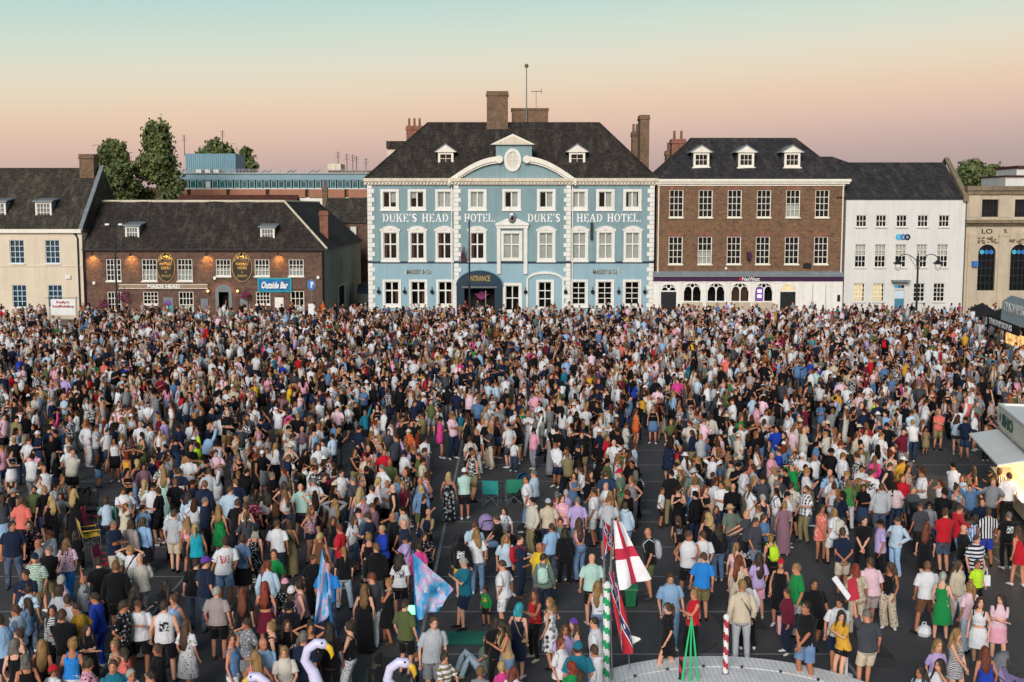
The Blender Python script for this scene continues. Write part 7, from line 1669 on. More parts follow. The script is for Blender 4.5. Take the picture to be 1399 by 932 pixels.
# ---------------------------------------------------------------- people: who stands where (read off the photograph)
# head x, head y, kind, facing (0 = to us, 90 = to the right, 180 = away), top, colour, pattern[:second colour], bottom, colour, hair, colour, pose, extras
ROLL = """
36 776 m 10 tee nv - shorts bk short db phone
39 799 w 180 tee pb floral:nv jeans dk bun db hang
24 826 m 270 tee pb - jeans dk short br cup
35 817 w 275 jacket db denim jeans dk wavy db cup
1 841 m 240 tee lb - shorts nv short db hang
24 860 w 300 tank be - shorts bk bun br hang
20 873 w 185 tank bk - jeans bk bob gy hang
57 874 w 180 tank bk - jeans bk long bl hang
72 827 w 20 ls bk zebra:wh jeans bk long bk cup
84 834 m 185 tee bk - jeans dk short br fold
92 813 m 190 tee wh - jeans dk short db hang
107 824 m 275 tee mu - shorts dg buzz db cup
131 810 m 250 ls rb - jeans rb short db face
112 787 m 280 tee lg - jeans dk bald gy up
80 800 w 170 tee lg - jeans bk bob db hang
119 853 w 30 dress bk - none bk wavy db fold
98 873 w 180 tank bl - jeans wh bun bl hang
89 908 c 180 tee wh - shorts dk short br hang hat=beanie:rd
118 900 w 120 tee pk floral:bk jeans dk bun db hang
154 902 m 20 tee tl - jeans dk short br hang
178 912 m 0 shirt wh - jeans dk short wh hang
158 875 w 280 tank be - jeans dk bun bl hang
168 883 w 275 tee co - jeans dk bob db hang
188 819 m 180 tee wh - shorts bk buzz br hang fat=.32
171 819 m 90 shirt bk floral:wh shorts bk short db cup
135 762 m 180 tee bk - jeans bk short db hang
158 767 m 185 jacket bk - shorts bk short lb hang
35 895 w 200 tank bk - jeans bk bob gy hang
224 821 m 185 vest wh print:bk shorts bk short db hang
255 846 w 160 dress wh floral:kh none bk long br walk
295 803 m 182 tee tp - shorts bk short wh hang fat=.22
239 811 w 0 tank lb - jeans nv bun br hang
215 880 w 300 jacket bk - jeans bk bob br hang
210 917 m 300 tee bk - jeans dk short db hang
225 793 w 190 ls bk - jeans bk long bk fold
268 763 m 180 tee bk - jeans dk short bk hang
280 761 m 150 tee nv - jeans dk short db hang hat=cap:pu
331 803 w 178 mdress bk - none bk long au hang
362 795 w 180 crop bk - mini mr long rd hang
389 795 c 190 tee bk floral:wh mini pu bob db hang hat=cap:pk girl
398 805 c 175 tee bk floral:wh mini pu bob db hang hat=cap:wh girl
339 844 w 330 tee gy floral:wh shorts gy short db face
371 850 w 270 tank bk - jeans bk bun bl hang
359 871 m 20 tee lb - jeans dk bald br clasp
319 866 w 90 tank db - shorts wh bun br cup
350 888 w 180 tank pk - shorts wh long bl cup
388 881 w 20 tee of - shorts db bob bl lap
413 793 w 270 tank mv - shorts bk bun bk hang
498 798 w 182 maxi bk - none bk long lb hang
529 790 w 275 dress bk - none bk short bl fold strapbag=of
477 849 w 270 tank bk - wide wh/leopard:bk bun db cup
552 820 m 150 tee ol - shorts bk short db hang
593 843 m 5 tee lg - shorts gy short br hang
516 893 w 180 jacket bk - jeans bk long bk hang hat=hood:bk
470 748 w 180 tee bk - jeans pb pony bl hang
447 769 m 180 tee bl - jeans dk bald br hang
524 779 m 200 tee dg - jeans wh short au hang
578 901 c 90 tee dg - shorts bk short lb hang
424 850 w 0 tank bk - jeans bk bun db head
406 865 m 180 tee nv - jeans bk short gy hang
449 852 w 180 tee bk - jeans bk long bk hang
635 762 m 290 tee tl - shorts nv short wh phone
664 803 c 340 ls gn print:yl shorts bk short db hang
689 766 m 250 tee wh - shorts wh/floral:gy short br pocket
732 805 w 300 tank rd - legg bk long br fold
753 817 w 235 dress wh leaf:bk none bk wavy bl bag
708 825 w 165 dress nv - none bk bob tq hang strapbag=tn
678 843 w 185 jacket bk - jeans bk long bk hang
693 845 w 300 tank tn - hot db wavy bk phone
766 871 w 60 tee wh - wide bk bob au cup
771 853 w 40 tee ll - shorts bk wavy br hang
780 848 w 300 tank be - shorts bk wavy br cup hat=beanie:pu
656 914 c 185 tee gy - shorts bk short lb hang
680 915 c 185 tee hp - shorts bk short pl hang girl
700 913 w 180 tee wh - jeans dk long au hang
607 892 w 60 tee kh stripe:wh jeans dk bun db lap
783 905 w 200 tee gn - jeans dk bob rd hang
792 916 w 150 tee of - jeans bk bun db hang
915 782 m 0 tee lb - jeans db short br hang
912 824 w 280 tee bk - mini bk pony br walk
949 805 w 300 vest rd - jeans bk bun bl fold
961 756 m 182 tee bl - shorts kh/leopard:ol short br hang fat=.12
816 795 w 200 tank wh - jeans db long bl cup
815 844 m 270 tee wh - jeans dk short db hang
811 881 m 235 hoodie wh - jeans gy short br cup
809 757 m 182 tee mt - shorts bk bald tn hang fat=.1
806 872 m 190 tee tl - jeans dk short db hang hat=cap:tl
1015 793 m 172 ls be - jeans lg short bl hang strapbag=bk
1023 789 w 190 ls wh - jeans bk bob db hang
1078 804 w 290 jacket mr - jeans nv short br hang
1105 820 m 300 tee bk - shorts db/denim:wh short bk clasp
1112 790 m 0 tee bk - shorts bk short bk hang
1089 770 m 275 tee gn - jeans lg short bl hang
1067 764 w 340 dress bk - none bk bun br hang hat=beanie:rd
1037 756 w 185 tee ll - shorts pk long db hang
1147 816 m 0 tee wh - shorts nv short bk phone
1150 834 w 300 tee mu - hot bk long bk phone
1184 833 m 185 tee dg - shorts be short gy up fat=.12
1170 771 w 190 shirt be leopard:br jeans be long rd hang
1191 767 m 180 shirt lp - shorts tp short br hang
1218 768 w 335 tank bk - wide be/leopard:bk long br hang strapbag=bk
1268 767 m 182 shirt wh - shorts br buzz lb hang stance=.22
1288 782 w 178 dress gn - none bk short wh hang
1311 766 w 20 jacket be - wide wh wavy br hang
1326 796 w 200 tee lp - jeans pb pony bl hang
1339 817 w 340 crop wh - mini wh wavy db walk
1367 811 w 350 tee lp - mini pk long db fold
1305 858 w 30 mdress bk zebra:wh none bk long bl clasp
1280 876 c 350 dress ll - none bk bob bl hang girl
1284 901 w 300 tee wh - jeans dk long bk face
1259 910 w 300 tee pb - jeans dk wavy bk hang
1347 884 w 175 dress rb - none bk long au hang
1336 768 c 10 tee ny - shorts bk short br hang
1334 731 m 10 tee wh stripe:nv shorts nv short br hang
1293 695 m 180 tee rd - shorts dk short br clasp
1259 687 m 180 tee dg - jeans bk buzz br hang
1266 715 w 175 dress bk - none bk long au hang
1317 717 m 25 tee bk - jeans bk bald br fold fat=.12
1379 700 m 182 tee bk print:wh jeans bk short gy hang
1394 720 w 190 mdress rd - none bk long br hang
1352 695 m 170 tee bk vstripe:wh shorts rb short br hang
1338 707 c 200 tee bl vstripe:wh shorts nv bob db hang
1310 690 m 60 hoodie rd - jeans db short db out
1227 706 m 300 ls pb - jeans lb short db phone
1217 720 c 10 hoodie bk - jeans bk short db hang
1204 710 m 250 tee ll - jeans bk short br hang hat=cap:bk
1379 646 m 182 shirt wh - jeans bk short db hang
1366 640 w 190 dress wh vstripe:nv none bk bun br hang
1359 647 w 120 tee bk - skirt ru wavy bk cup
1232 648 w 230 tee pk - skirt bk wavy db hang
1205 661 m 185 hoodie lg - jeans dk short br hang
1181 705 m 0 tee bk - jeans bk buzz bk clasp
1152 722 m 180 tee nv - shorts be short br behind beard
1123 689 w 10 mdress co floral:wh none bk bob bk clasp
1137 694 w 200 tee wh - shorts wh bob bl hang pack=of
1142 713 c 275 tee wh - shorts pb short db hang
1072 686 w 180 maxi mv - none bk bun bl hang
1076 672 m 90 tee wh - shorts dk short db fold hat=cap:bk
1101 664 m 290 shirt bk check:wh jeans kh short br cup beard
1134 641 m 180 shirt lb leaf:nv shorts nv bald br hang
1160 656 w 170 shirt gn floral:rd jeans wh long lb hang
1190 641 m 182 tee wh print:bk shorts gy short db hang
1082 659 m 175 shirt of floral:gr shorts bk short db hang
1043 676 w 182 dress nv - none bk short wh hang strapbag=bk
1021 697 m 270 tee dg - jeans bk bald br fwd
1054 731 w 190 tank bk - jeans bk bun bl hang pack=ny
1006 741 w 190 tank lp - shorts wh pony bl hang
1010 759 w 185 tank be - shorts be long au hang
1032 700 w 30 tee db - jeans dk bob br fold
903 668 c 80 tee wh - shorts bk short br hang
946 687 c 340 tee wh - shorts lg short db clasp
928 708 c 182 tee bk print:gy shorts bk pony br hang girl
941 725 m 340 vest wh - shorts bk short br cup
958 730 m 185 tee wh - shorts kh short br hang
968 701 w 185 tank bk - jeans ol long pl hang
983 715 w 180 ls bk - jeans db long bk hang
889 721 m 275 tee bk - shorts ol bald br hang pack=lg
854 686 w 175 hoodie pb - jeans db bob br hang
834 671 w 185 tank tn - jeans dk long bl hang
828 643 m 180 tee dk - jeans dk short br hang
806 643 w 20 dress bk - none bk short db fold fat=.1
849 641 m 260 shirt gr leaf:gn jeans kh short gy cup hat=cap:rd
917 643 m 182 jacket bk - jeans kh short db hang hat=cap:bk
947 640 m 180 tee gr - jeans dk short br hang hat=cap:lg
963 664 w 20 tank bk - skirt br bun au fold
986 657 m 10 tee wh - shorts nv short db fold
1000 690 m 200 tee gr - jeans dk short gy hang hat=straw:tn
635 640 m 180 tee mt - shorts bk short db fold hat=cap:wh
613 645 w 185 maxi bk leaf:lg none bk bob pl hang
629 731 m 185 hoodie bk print:wh shorts mu short bk hang hat=hood:bk
641 728 w 175 tee wh - jeans db long bl hang
648 712 m 165 tee pb - jeans dk short br hang
730 643 m 250 shirt pb - jeans db short gy clasp
722 650 m 240 tee wh - jeans db short db hang
749 682 m 200 shirt be - jeans nv short br hang hat=cap:lg
768 679 w 20 tee pk floral:wh jeans bk bob db fold
789 679 m 185 shirt ll - jeans db short gy hang
768 707 m 300 tee gr - jeans dk short db hang
760 714 m 200 tee lb - jeans dk short br hang
792 708 w 210 crop pk - jeans db long br fold
739 741 m 290 tee yl - jeans dk bald br cup
742 756 w 182 jacket gr - jeans nv short db hang pack=mt
712 731 m 90 tee nv - jeans nv short bk cup pack=rd
769 721 w 185 jacket bk - jeans bk long bk hang
703 731 w 10 tee pb - shorts bk wavy bl hang
681 704 m 285 tee bk - shorts db short br sit
687 692 w 20 tee wh floral:bk jeans bk bob bk sit
575 663 w 180 jacket db denim shorts ol bob pl hang
542 650 w 185 jacket db denim skirt db long lb hang
410 661 m 182 tee mt - shorts nv bald br hang
428 653 m 190 tee wh - shorts nv short gy hang
508 663 m 200 tee wh - jeans pb short db cup
501 669 w 185 tank wh - jeans dk long pl hang
504 700 m 255 tee nv - jeans dk short db cup
490 695 m 215 tee pb - jeans bk short db phone hat=cap:bk
537 700 m 280 tee bk - jeans bk bald br face
553 710 m 275 tee nv - jeans dk bald br hang
522 718 w 300 jacket rb - jeans nv short pl cup
504 728 w 182 tank bk - long bk/leaf:wh bun bl hang
514 743 m 185 hoodie bk - jeans dg short lb hang
547 757 w 180 tee wh print:nv shorts bk wavy bk hang
555 731 m 285 tee ll - jeans dk short br phone hat=cap:nv
579 726 w 40 tee bk floral:wh jeans bk long bk phone
572 742 w 200 tee hp - jeans dk bun bk hang
437 728 w 182 vest br - jeans bk short pl hang
426 757 w 30 shirt bk - jeans bk short br hang
454 705 w 20 tee bk - jeans dk wavy br cup
457 682 w 190 ls gy - jeans wh long bl head
466 716 m 260 tee rd - jeans dk short au cup
237 697 m 182 tee lg - shorts be short br hang
255 708 w 180 crop pk - mini bk long bl hang
267 716 w 180 vest tq - jeans bk pony pl hang
308 733 m 180 tee wh print:rd shorts db short db hang
330 731 w 182 tee db denim skirt bk bun br hang strapbag=br
348 721 w 178 dress bk floral:wh none bk bob wh hang hat=beanie:bk
378 711 m 185 tee wh - jeans nv short br hang
394 710 w 180 maxi kh - none bk bob br hang strapbag=bk
374 751 m 330 tee gn - jeans dk short br hang
365 767 w 182 ls pb - jeans db long au hang
257 672 w 180 jacket pb denim jeans lb wavy bk hang strapbag=bk
271 660 m 160 hoodie nv - jeans dk short lb hang
244 640 m 182 tee nv blocks:wh jeans nv short db hang fat=.1
224 640 w 185 maxi mt - none bk long bl hang
285 640 m 180 tee lg - shorts gy short br hang
298 656 c 0 dress rd - none bk bob db hang girl
314 664 m 185 jacket pb denim jeans dk short br hang
322 655 m 190 tee nv - jeans dk short lb hang
324 682 m 190 tee bk - jeans bk short br hang
330 686 w 182 dress wh floral:bk none bk short br hang
299 690 w 170 dress gn floral:bk none bk long bl hang
345 677 w 185 tee mr floral:pk jeans bk bob bk hang
363 672 w 180 crop lg - shorts bk wavy bk hang
16 668 m 160 vest bk - shorts lg short lb hang hat=cap:gy
29 679 m 182 tee co - shorts bk short br hang
47 664 m 10 tee ol - jeans bk short db cup beard
70 677 w 182 tank bk - jeans bk long pl cup
101 668 w 190 maxi bk - none bk long pl clasp
168 664 m 10 tee wh - shorts bk short db phone
91 736 w 178 shirt lp floral:pu jeans bl long lb hang
177 711 w 182 jacket tp - shorts bk bob br hang
190 708 w 185 ls lb - skirt bk bob br hang
47 715 w 300 tee nv stripe:wh jeans dk bun db sit
55 736 m 290 tee gy - shorts be bald wh sit
70 725 m 250 tee wh - jeans dk short au sit
104 726 w 200 tee bk - jeans bk bob db sit
146 680 w 220 tee pb - jeans dk bun br sit
658 866 w 285 tee gr - jeans pb long db gsit
178 745 w 10 tee wh - jeans dk short bl head strapbag=bk
"""
HELD = {}
def parse():
    L = []
    for ln in ROLL.strip().splitlines():
        t = ln.split(); x, y, kind, face, top, tc_, tp_, bot, bc, hair, hcol, pose = t[:12]
        p = dict(x=float(x), y=float(y), kind=kind, face=float(face), top=top, tc=tc_, tp=tp_, bot=bot, bc=bc.split('/')[0], bp=bc.split('/')[1] if '/' in bc else '-', hair=hair, hc=hcol, pose0=pose, photo=True)
        for e in t[12:]:
            k, _, v = e.partition('=')
            if k == 'hat': p['hat'], p['hatc'] = v.split(':')
            elif k == 'pack': p['pack'] = v
            elif k == 'strapbag': p['strapbag'] = v
            elif k == 'girl': p['girl'] = True
            elif k == 'beard': p['beard'] = True
            else: p[k] = float(v)
        L.append(p)
    return L
def settle(p, r):
    """pose words -> arms, legs and height"""
    po = p['pose0']; o = ['hang', 'pocket', 'hang', 'hips'][r.randint(4)]
    p['arms'] = {'hang': ('hang', 'hang'), 'walk': ('hang', 'hang'), 'phone': ('phone', 'phone') if r.rand() < .4 else ('phone', o), 'cup': ('cup', o), 'face': ('face', 'hang'), 'fold': ('fold', 'fold'), 'clasp': ('clasp', 'clasp'), 'behind': ('behind', 'behind'),
                 'up': ('hang', 'up'), 'hips': ('hips', 'hips'), 'fwd': ('fwd', 'fwd'), 'out': ('out', 'out'), 'head': ('head', 'head'), 'pocket': ('pocket', 'pocket'), 'bag': ('bag', 'hang'), 'sit': ('lap', 'lap'), 'lap': ('lap', 'lap'), 'gsit': ('prop', 'lap')}[po]
    if r.rand() < .5: p['arms'] = p['arms'][::-1]
    p['pose'] = {'walk': 'walk', 'sit': 'sit', 'gsit': 'gsit'}.get(po, 'stand')
    p.setdefault('stance', .08+.09*r.rand()); p['shift'] = .045*r.randn() if p['pose'] == 'stand' else 0
    p['lean'] = .055*r.randn()+.03; p['twist'] = .2*r.randn(); p['yaw'] = .55*r.randn(); p['nod'] = .08*r.randn() + (.3 if po in ('phone', 'lap') else 0)
    p['h'] = {'m': 1.765+.06*r.randn(), 'w': 1.645+.055*r.randn(), 'c': 1.22+.12*r.randn()}[p['kind']]; p['h'] = min(max(p['h'], .95), 1.93)
    if p['kind'] == 'c': p['hs'] = 1.28
    p.setdefault('fat', max(0, .06*r.randn()+.03)); p.setdefault('seed', int(r.randint(1e6)))
    p['strap'] = not (p['top'] in ('dress', 'mdress', 'maxi') and r.rand() < .35)
    p['skin'] = SKINC[r.randint(len(SKINC))]
    return p
# ---------------------------------------------------------------- people: individuals
PR = np.random.RandomState(42)
EMPTY = [(588, 642, 632, 830), (650, 745, 648, 745), (868, 910, 610, 830), (1238, 1345, 632, 700), (600, 960, 770, 1100), (960, 1260, 795, 1100), (1215, 1399, 765, 1100), (480, 600, 860, 1100), (200, 330, 850, 1100),
         (100, 170, 690, 790), (395, 420, 720, 850), (1085, 1130, 745, 800)]
def free(x, y): return not any(a < x < b and c < y < d for a, b, c, d in EMPTY)
def foot_px(X, Y):
    dv = np.array([X, Y, -CAM_H]); zc2 = dv[1]*CT+CAM_H*ST; yc2 = dv[1]*ST-CAM_H*CT
    return PX0+PXF*X/zc2, PY0-PXF*yc2/zc2
PEOPLE = [settle(p, PR) for p in parse()]
for p in PEOPLE:
    hh = p['h'] - {'sit': .47, 'gsit': .78}.get(p['pose'], 0)*p['h']/1.72
    p['X'], p['Y'] = on(p['x'], p['y'], hh)
taken = [(p['X'], p['Y']) for p in PEOPLE]
for a in range(len(PEOPLE)):                      # nobody stands inside somebody else
    for b in range(a):
        dx, dy = PEOPLE[a]['X']-PEOPLE[b]['X'], PEOPLE[a]['Y']-PEOPLE[b]['Y']; d = math.hypot(dx, dy)
        if d < .42:
            k = (.42-d)/(d+1e-6); PEOPLE[a]['Y'] += dy*k if abs(dy) > .05 else .3; PEOPLE[a]['X'] += dx*k
TOPS_M = ['tee']*9 + ['shirt']*3 + ['ls', 'hoodie', 'jacket', 'vest']
TOPS_W = ['tee']*6 + ['tank']*5 + ['crop', 'dress', 'dress', 'mdress', 'maxi', 'ls', 'jacket', 'jacket', 'shirt']
TOPC = ['wh']*36 + ['bk']*48 + ['nv']*11 + ['pk']*3 + ['lp']*4 + ['lg']*6 + ['gy']*5 + ['dg']*6 + ['be']*5 + ['of']*6 + ['pb']*4 + ['lb']*3 + ['db']*4 + ['mv']*2 + ['tp']*2 + ['mr']*2 + ['gr']*2 + ['co', 'rd', 'gn', 'ol', 'kh', 'tn', 'br', 'ru', 'll', 'tl', 'mt', 'rb', 'mu', 'hp']
def rand_person(r):
    k = ['m', 'w', 'w', 'm', 'w', 'm', 'c'][r.randint(7)] if r.rand() < .7 else ['m', 'w'][r.randint(2)]
    p = dict(kind=k, face=r.rand()*360, photo=False)
    if k == 'c': p['girl'] = r.rand() < .5
    fem = k == 'w' or p.get('girl')
    p['top'] = (TOPS_W if fem else TOPS_M)[r.randint(len(TOPS_W if fem else TOPS_M))]; p['tc'] = TOPC[r.randint(len(TOPC))]
    p['tp'] = '-'
    if r.rand() < (.3 if fem else .18):
        k2 = ['floral', 'leaf', 'stripe', 'print', 'check', 'zebra'][r.randint(6)]; c2 = ['wh', 'bk', 'nv', 'pk', 'gn', 'lg'][r.randint(6)]
        p['tp'] = k2+':'+(c2 if c2 != p['tc'] else 'gy')
    p['bot'] = (['jeans', 'jeans', 'shorts', 'hot', 'mini', 'skirt', 'wide', 'legg', 'long'] if fem else ['shorts', 'shorts', 'shorts', 'jeans', 'jeans'])[r.randint(9 if fem else 5)]
    if p['top'] in ('dress', 'mdress', 'maxi'): p['bot'] = 'none'
    p['bc'] = ['bk', 'bk', 'bk', 'nv', 'dk', 'db', 'db', 'be', 'gy', 'kh', 'wh', 'lb', 'dg'][r.randint(13)]; p['bp'] = '-'
    p['hair'] = (['long']*5+['bun', 'pony', 'bob', 'bob', 'wavy', 'wavy'])[r.randint(11)] if fem else ['short', 'short', 'short', 'short', 'buzz', 'buzz', 'bald'][r.randint(7)]
    p['hc'] = (['db', 'br', 'br', 'lb', 'bl', 'br', 'pl', 'bk', 'db'] if fem else ['db', 'db', 'br', 'br', 'lb', 'gy', 'bk', 'gy', 'wh'])[r.randint(9)]
    p['pose0'] = ['hang']*5+['cup']*5+['phone']*4+['fold']*3+['clasp', 'face', 'pocket', 'hips', 'behind', 'up', 'head', 'bag', 'walk']; p['pose0'] = p['pose0'][r.randint(len(p['pose0']))]
    if r.rand() < .1: p['hat'], p['hatc'] = ['cap', 'cap', 'bucket', 'straw'][r.randint(4)], ['bk', 'wh', 'nv', 'be'][r.randint(4)]
    return settle(p, r)
fillzones = [(0, 210, 690, 880), (240, 560, 700, 835), (740, 830, 700, 775), (955, 1085, 700, 795), (1180, 1260, 690, 760), (0, 420, 880, 1015), (1300, 1399, 690, 740)]
tries = 0
while len(PEOPLE) < 300 and tries < 20000:
    tries += 1
    z = fillzones[PR.choice(7, p=[.22, .2, .06, .1, .07, .27, .08])]
    x, y = PR.uniform(z[0], z[1]), PR.uniform(z[2], z[3])
    if not free(x, y): continue
    X_, Y_ = on(x, y)
    if min((X_-q['X'])**2+(Y_-q['Y'])**2 for q in PEOPLE) < .52**2: continue
    p = rand_person(PR); p['X'], p['Y'] = X_, Y_; PEOPLE.append(p)

# words for the labels
TW = dict(tee='t-shirt', ls='long-sleeved top', tank='strappy top', crop='crop top', jacket='jacket', hoodie='hoodie', shirt='shirt', vest='sleeveless top', dress='knee-length dress', mdress='short dress', maxi='long dress')
BWD = dict(jeans='trousers', wide='wide trousers', legg='leggings', shorts='shorts', hot='short shorts', mini='mini skirt', skirt='skirt', long='long skirt')
PW = dict(stripe='striped', vstripe='striped', floral='floral', leopard='leopard-print', zebra='zebra-print', leaf='leaf-print', check='checked', print='printed', denim='denim', blocks='banded')
POW = dict(fold='arms folded', clasp='hands clasped', behind='hands behind back', phone='hands raised', cup='one forearm raised', face='hand at face', up='one arm up', hips='hands on hips', fwd='hands forward', out='arms outstretched', head='hands on head', pocket='hands in pockets', sit='sitting', gsit='sitting on ground', lap='hands together', walk='walking', bag='arm bent')
def facing(f):
    f %= 360
    return 'facing camera' if f < 40 or f > 320 else 'facing right' if f < 140 else 'back turned' if f < 220 else 'facing left'
def place(x, y):
    col_ = ['far left', 'left', 'centre left', 'centre', 'centre right', 'right', 'far right'][min(6, max(0, int(x/200)))]
    row = 'bottom edge' if y > 955 else 'foreground' if y > 820 else 'front of crowd' if y > 740 else 'mid crowd'
    return row + ' ' + col_
USED = set()
def label_for(p):
    def w(c, pat, t):
        a = CNAME[c]; b = PW.get(pat.split(':')[0], '')
        if b == 'denim': return 'denim ' + t
        return (a + ' ' + b + ' ' + t).replace('  ', ' ')
    t = w(p['tc'], p['tp'], TW[p['top']])
    if p['bot'] != 'none':
        bw2 = 'jeans' if p['bot'] == 'jeans' and p['bc'] in ('db', 'dk', 'lb', 'pb', 'bl') else BWD[p['bot']]
        t += ' and ' + w(p['bc'], p['bp'], bw2).replace('denim blue jeans', 'blue jeans').replace('dark denim jeans', 'dark jeans')
    ext = ''
    if p.get('hat'): ext = ', ' + CNAME[p['hatc']] + ' ' + {'cap': 'cap', 'straw': 'straw hat', 'bucket': 'bucket hat', 'beanie': 'headwear', 'hood': 'hood'}[p['hat']]
    elif p.get('pack'): ext = ', ' + CNAME[p['pack']] + ' backpack'
    elif p.get('strapbag'): ext = ', ' + CNAME[p['strapbag']] + ' shoulder bag'
    x, y = foot_px(p['X'], p['Y']); pl_, fc = place(x, y), facing(p['face']); pw_ = POW.get(p['pose0'], '')
    kid = 'child' if p['kind'] == 'c' else 'person'
    cand = [f'{kid} in {t}{ext}, {fc}, {pl_}', f'{kid} in {t}{ext}, {pw_ or fc}, {pl_}', f'{kid} in {t}{ext}, {fc}, {pw_}, {pl_}', f'{kid} in {t}, {fc}, {pw_}, {pl_}', f'{kid} in {t}, {pw_ or "arms down"}, {pl_}']
    near = sorted((q for q in PEOPLE if q is not p), key=lambda q: (q['X']-p['X'])**2+(q['Y']-p['Y'])**2)
    for q in near[:8]:
        cand.append(f'{kid} in {t} beside {CNAME[q["tc"]]} {TW[q["top"]]}, {pl_}')
    for c in cand:
        c = ', '.join(w_.strip() for w_ in c.split(',') if w_.strip())
        if c not in USED and len(c.replace(',', ' ').replace('-', ' ').split()) <= 16: USED.add(c); return c
    for q in near[:20]:
        for f_ in ('beside', 'near', 'close to'):
            c = f'{kid} in {CNAME[p["tc"]]} {TW[p["top"]]} {f_} {CNAME[q["tc"]]} {TW[q["top"]]}, {pl_}'
            if c not in USED: USED.add(c); return c
    return cand[0]

tmp, built = [], []
for p in PEOPLE:
    parts, G = figure(p, 2); built.append((parts, G))
    me = mesh_tris('tmp', *parts['skin']); o = bpy.data.objects.new('tmp', me); COL.objects.link(o)
    rm_ = o.modifiers.new('r', 'REMESH'); rm_.mode = 'VOXEL'; rm_.voxel_size = .022
    sm_ = o.modifiers.new('s', 'SMOOTH'); sm_.factor = .5; sm_.iterations = 2
    de_ = o.modifiers.new('d', 'DECIMATE'); de_.ratio = .22
    tmp.append(o)
dg = bpy.context.evaluated_depsgraph_get(); dg.update()
bodies = []
for o in tmp:
    e = o.evaluated_get(dg); me = e.to_mesh(); n = len(me.vertices)
    co = np.empty(n*3, np.float32); me.vertices.foreach_get('co', co); me.calc_loop_triangles()
    tr_ = np.empty(len(me.loop_triangles)*3, np.int32); me.loop_triangles.foreach_get('vertices', tr_)
    bodies.append((co.reshape(-1, 3).astype(float), tr_.reshape(-1, 3))); e.to_mesh_clear()
for o in tmp:
    me = o.data; bpy.data.objects.remove(o); bpy.data.meshes.remove(me)
SHOEC = ['wh', 'wh', 'wh', 'bk', 'bk', 'dg', 'be', 'br']
def cmat(pat): return 'cloth_' + (pat.split(':')[0] if pat != '-' else 'plain')
for p, (parts, G), (BV, BF) in zip(PEOPLE, built, bodies):
    V, F = cat([(BV, BF)] + G['fing'])
    me = mesh_tris('person', V, F)
    at_ = me.attributes.new('headco', 'FLOAT_VECTOR', 'POINT')
    at_.data.foreach_set('vector', (((V-G['hc']) @ G['HR'])/p.get('hs', 1.)).astype(np.float32).ravel())
    o = link('person', me, 'skin'); o.location = (p['X'], p['Y'], 0); s_ = p['h']/1.725; o.scale = (s_, s_, s_); o.rotation_euler = (0, 0, math.radians(p['face']))
    o.color = (*p['skin'], 1); tag(o, label_for(p), 'person', 'people in the square'); p['obj'] = o
    def part(key, name, mat, c, c2=None):
        if key not in parts: return
        me2 = mesh_tris(name, *parts[key]); q_ = link(name, me2, mat); q_.parent = o; q_.color = (*c, 1)
        if c2 is not None: q_['tint_b'] = [*c2, 1.0]
        return q_
    c2 = CL[p['tp'].split(':')[1]] if ':' in p['tp'] else (.5, .5, .5)
    tn_ = 'dress' if p['top'] in ('dress', 'mdress', 'maxi') else {'jacket': 'jacket', 'hoodie': 'hoodie', 'shirt': 'shirt'}.get(p['top'], 'top')
    part('top', tn_, cmat(p['tp']), CL[p['tc']], c2)
    den = p['bc'] in ('db', 'dk', 'lb', 'pb') and p['bp'] == '-'
    part('bottom', {'jeans': 'trousers', 'wide': 'trousers', 'legg': 'leggings', 'shorts': 'shorts', 'hot': 'shorts'}.get(p['bot'], 'skirt'), 'cloth_denim' if den else cmat(p['bp']), CL[p['bc']], CL[p['bp'].split(':')[1]] if ':' in p['bp'] else (.5, .5, .5))
    part('hair', 'hair', 'hair', HAIRC.get(p['hc'], HAIRC['br']))
    sc_ = CL[SHOEC[p['seed'] % len(SHOEC)]]
    part('shoe_a', 'shoe', 'cloth_plain', sc_); part('shoe_b', 'shoe', 'cloth_plain', sc_)
    if p.get('hat'): part('hat', 'hood' if p['hat'] == 'hood' else 'hat', 'cloth_plain', CL[p['hatc']])
    if p.get('pack'): part('pack', 'backpack', 'cloth_plain', CL[p['pack']])
    if p.get('strapbag'): part('shoulder_bag', 'shoulder_bag', 'cloth_plain', CL[p['strapbag']])

# ---------------------------------------------------------------- people: the mass behind, one object
CR = np.random.RandomState(9)
REG = ['skin', 'top', 'bottom', 'hair', 'shoe_a', 'shoe_b', 'hat', 'pack']
def variants(n, q):
    L = []
    for _ in range(n):
        p = rand_person(CR); p['pose'] = 'stand' if p['pose'] != 'walk' else 'walk'
        if CR.rand() < .04: p['pack'] = 'bk'
        parts, G = figure(p, q); Vs, Fs, Rg, o = [], [], [], 0
        for i, k in enumerate(REG):
            if k in parts:
                v, f = parts[k]; Vs.append(v); Fs.append(f+o); Rg.append(np.full(len(v), i)); o += len(v)
        L.append((np.vstack(Vs), np.vstack(Fs), np.concatenate(Rg), p))
    return L
VAR = {1: variants(130, 1), 0: variants(150, 0)}
pts = []
ind = np.array([(p['X'], p['Y']) for p in PEOPLE])
faces = []
GR = np.zeros((0, 2))
Y_ = 34.0
cell = {}
def clash(x, y, d):
    i, j = int(x//1), int(y//1)
    return any((x-a)**2+(y-b)**2 < d*d for u in (-1, 0, 1) for v in (-1, 0, 1) for a, b in cell.get((i+u, j+v), ()))
for x, y in ind: cell.setdefault((int(x//1), int(y//1)), []).append((x, y))
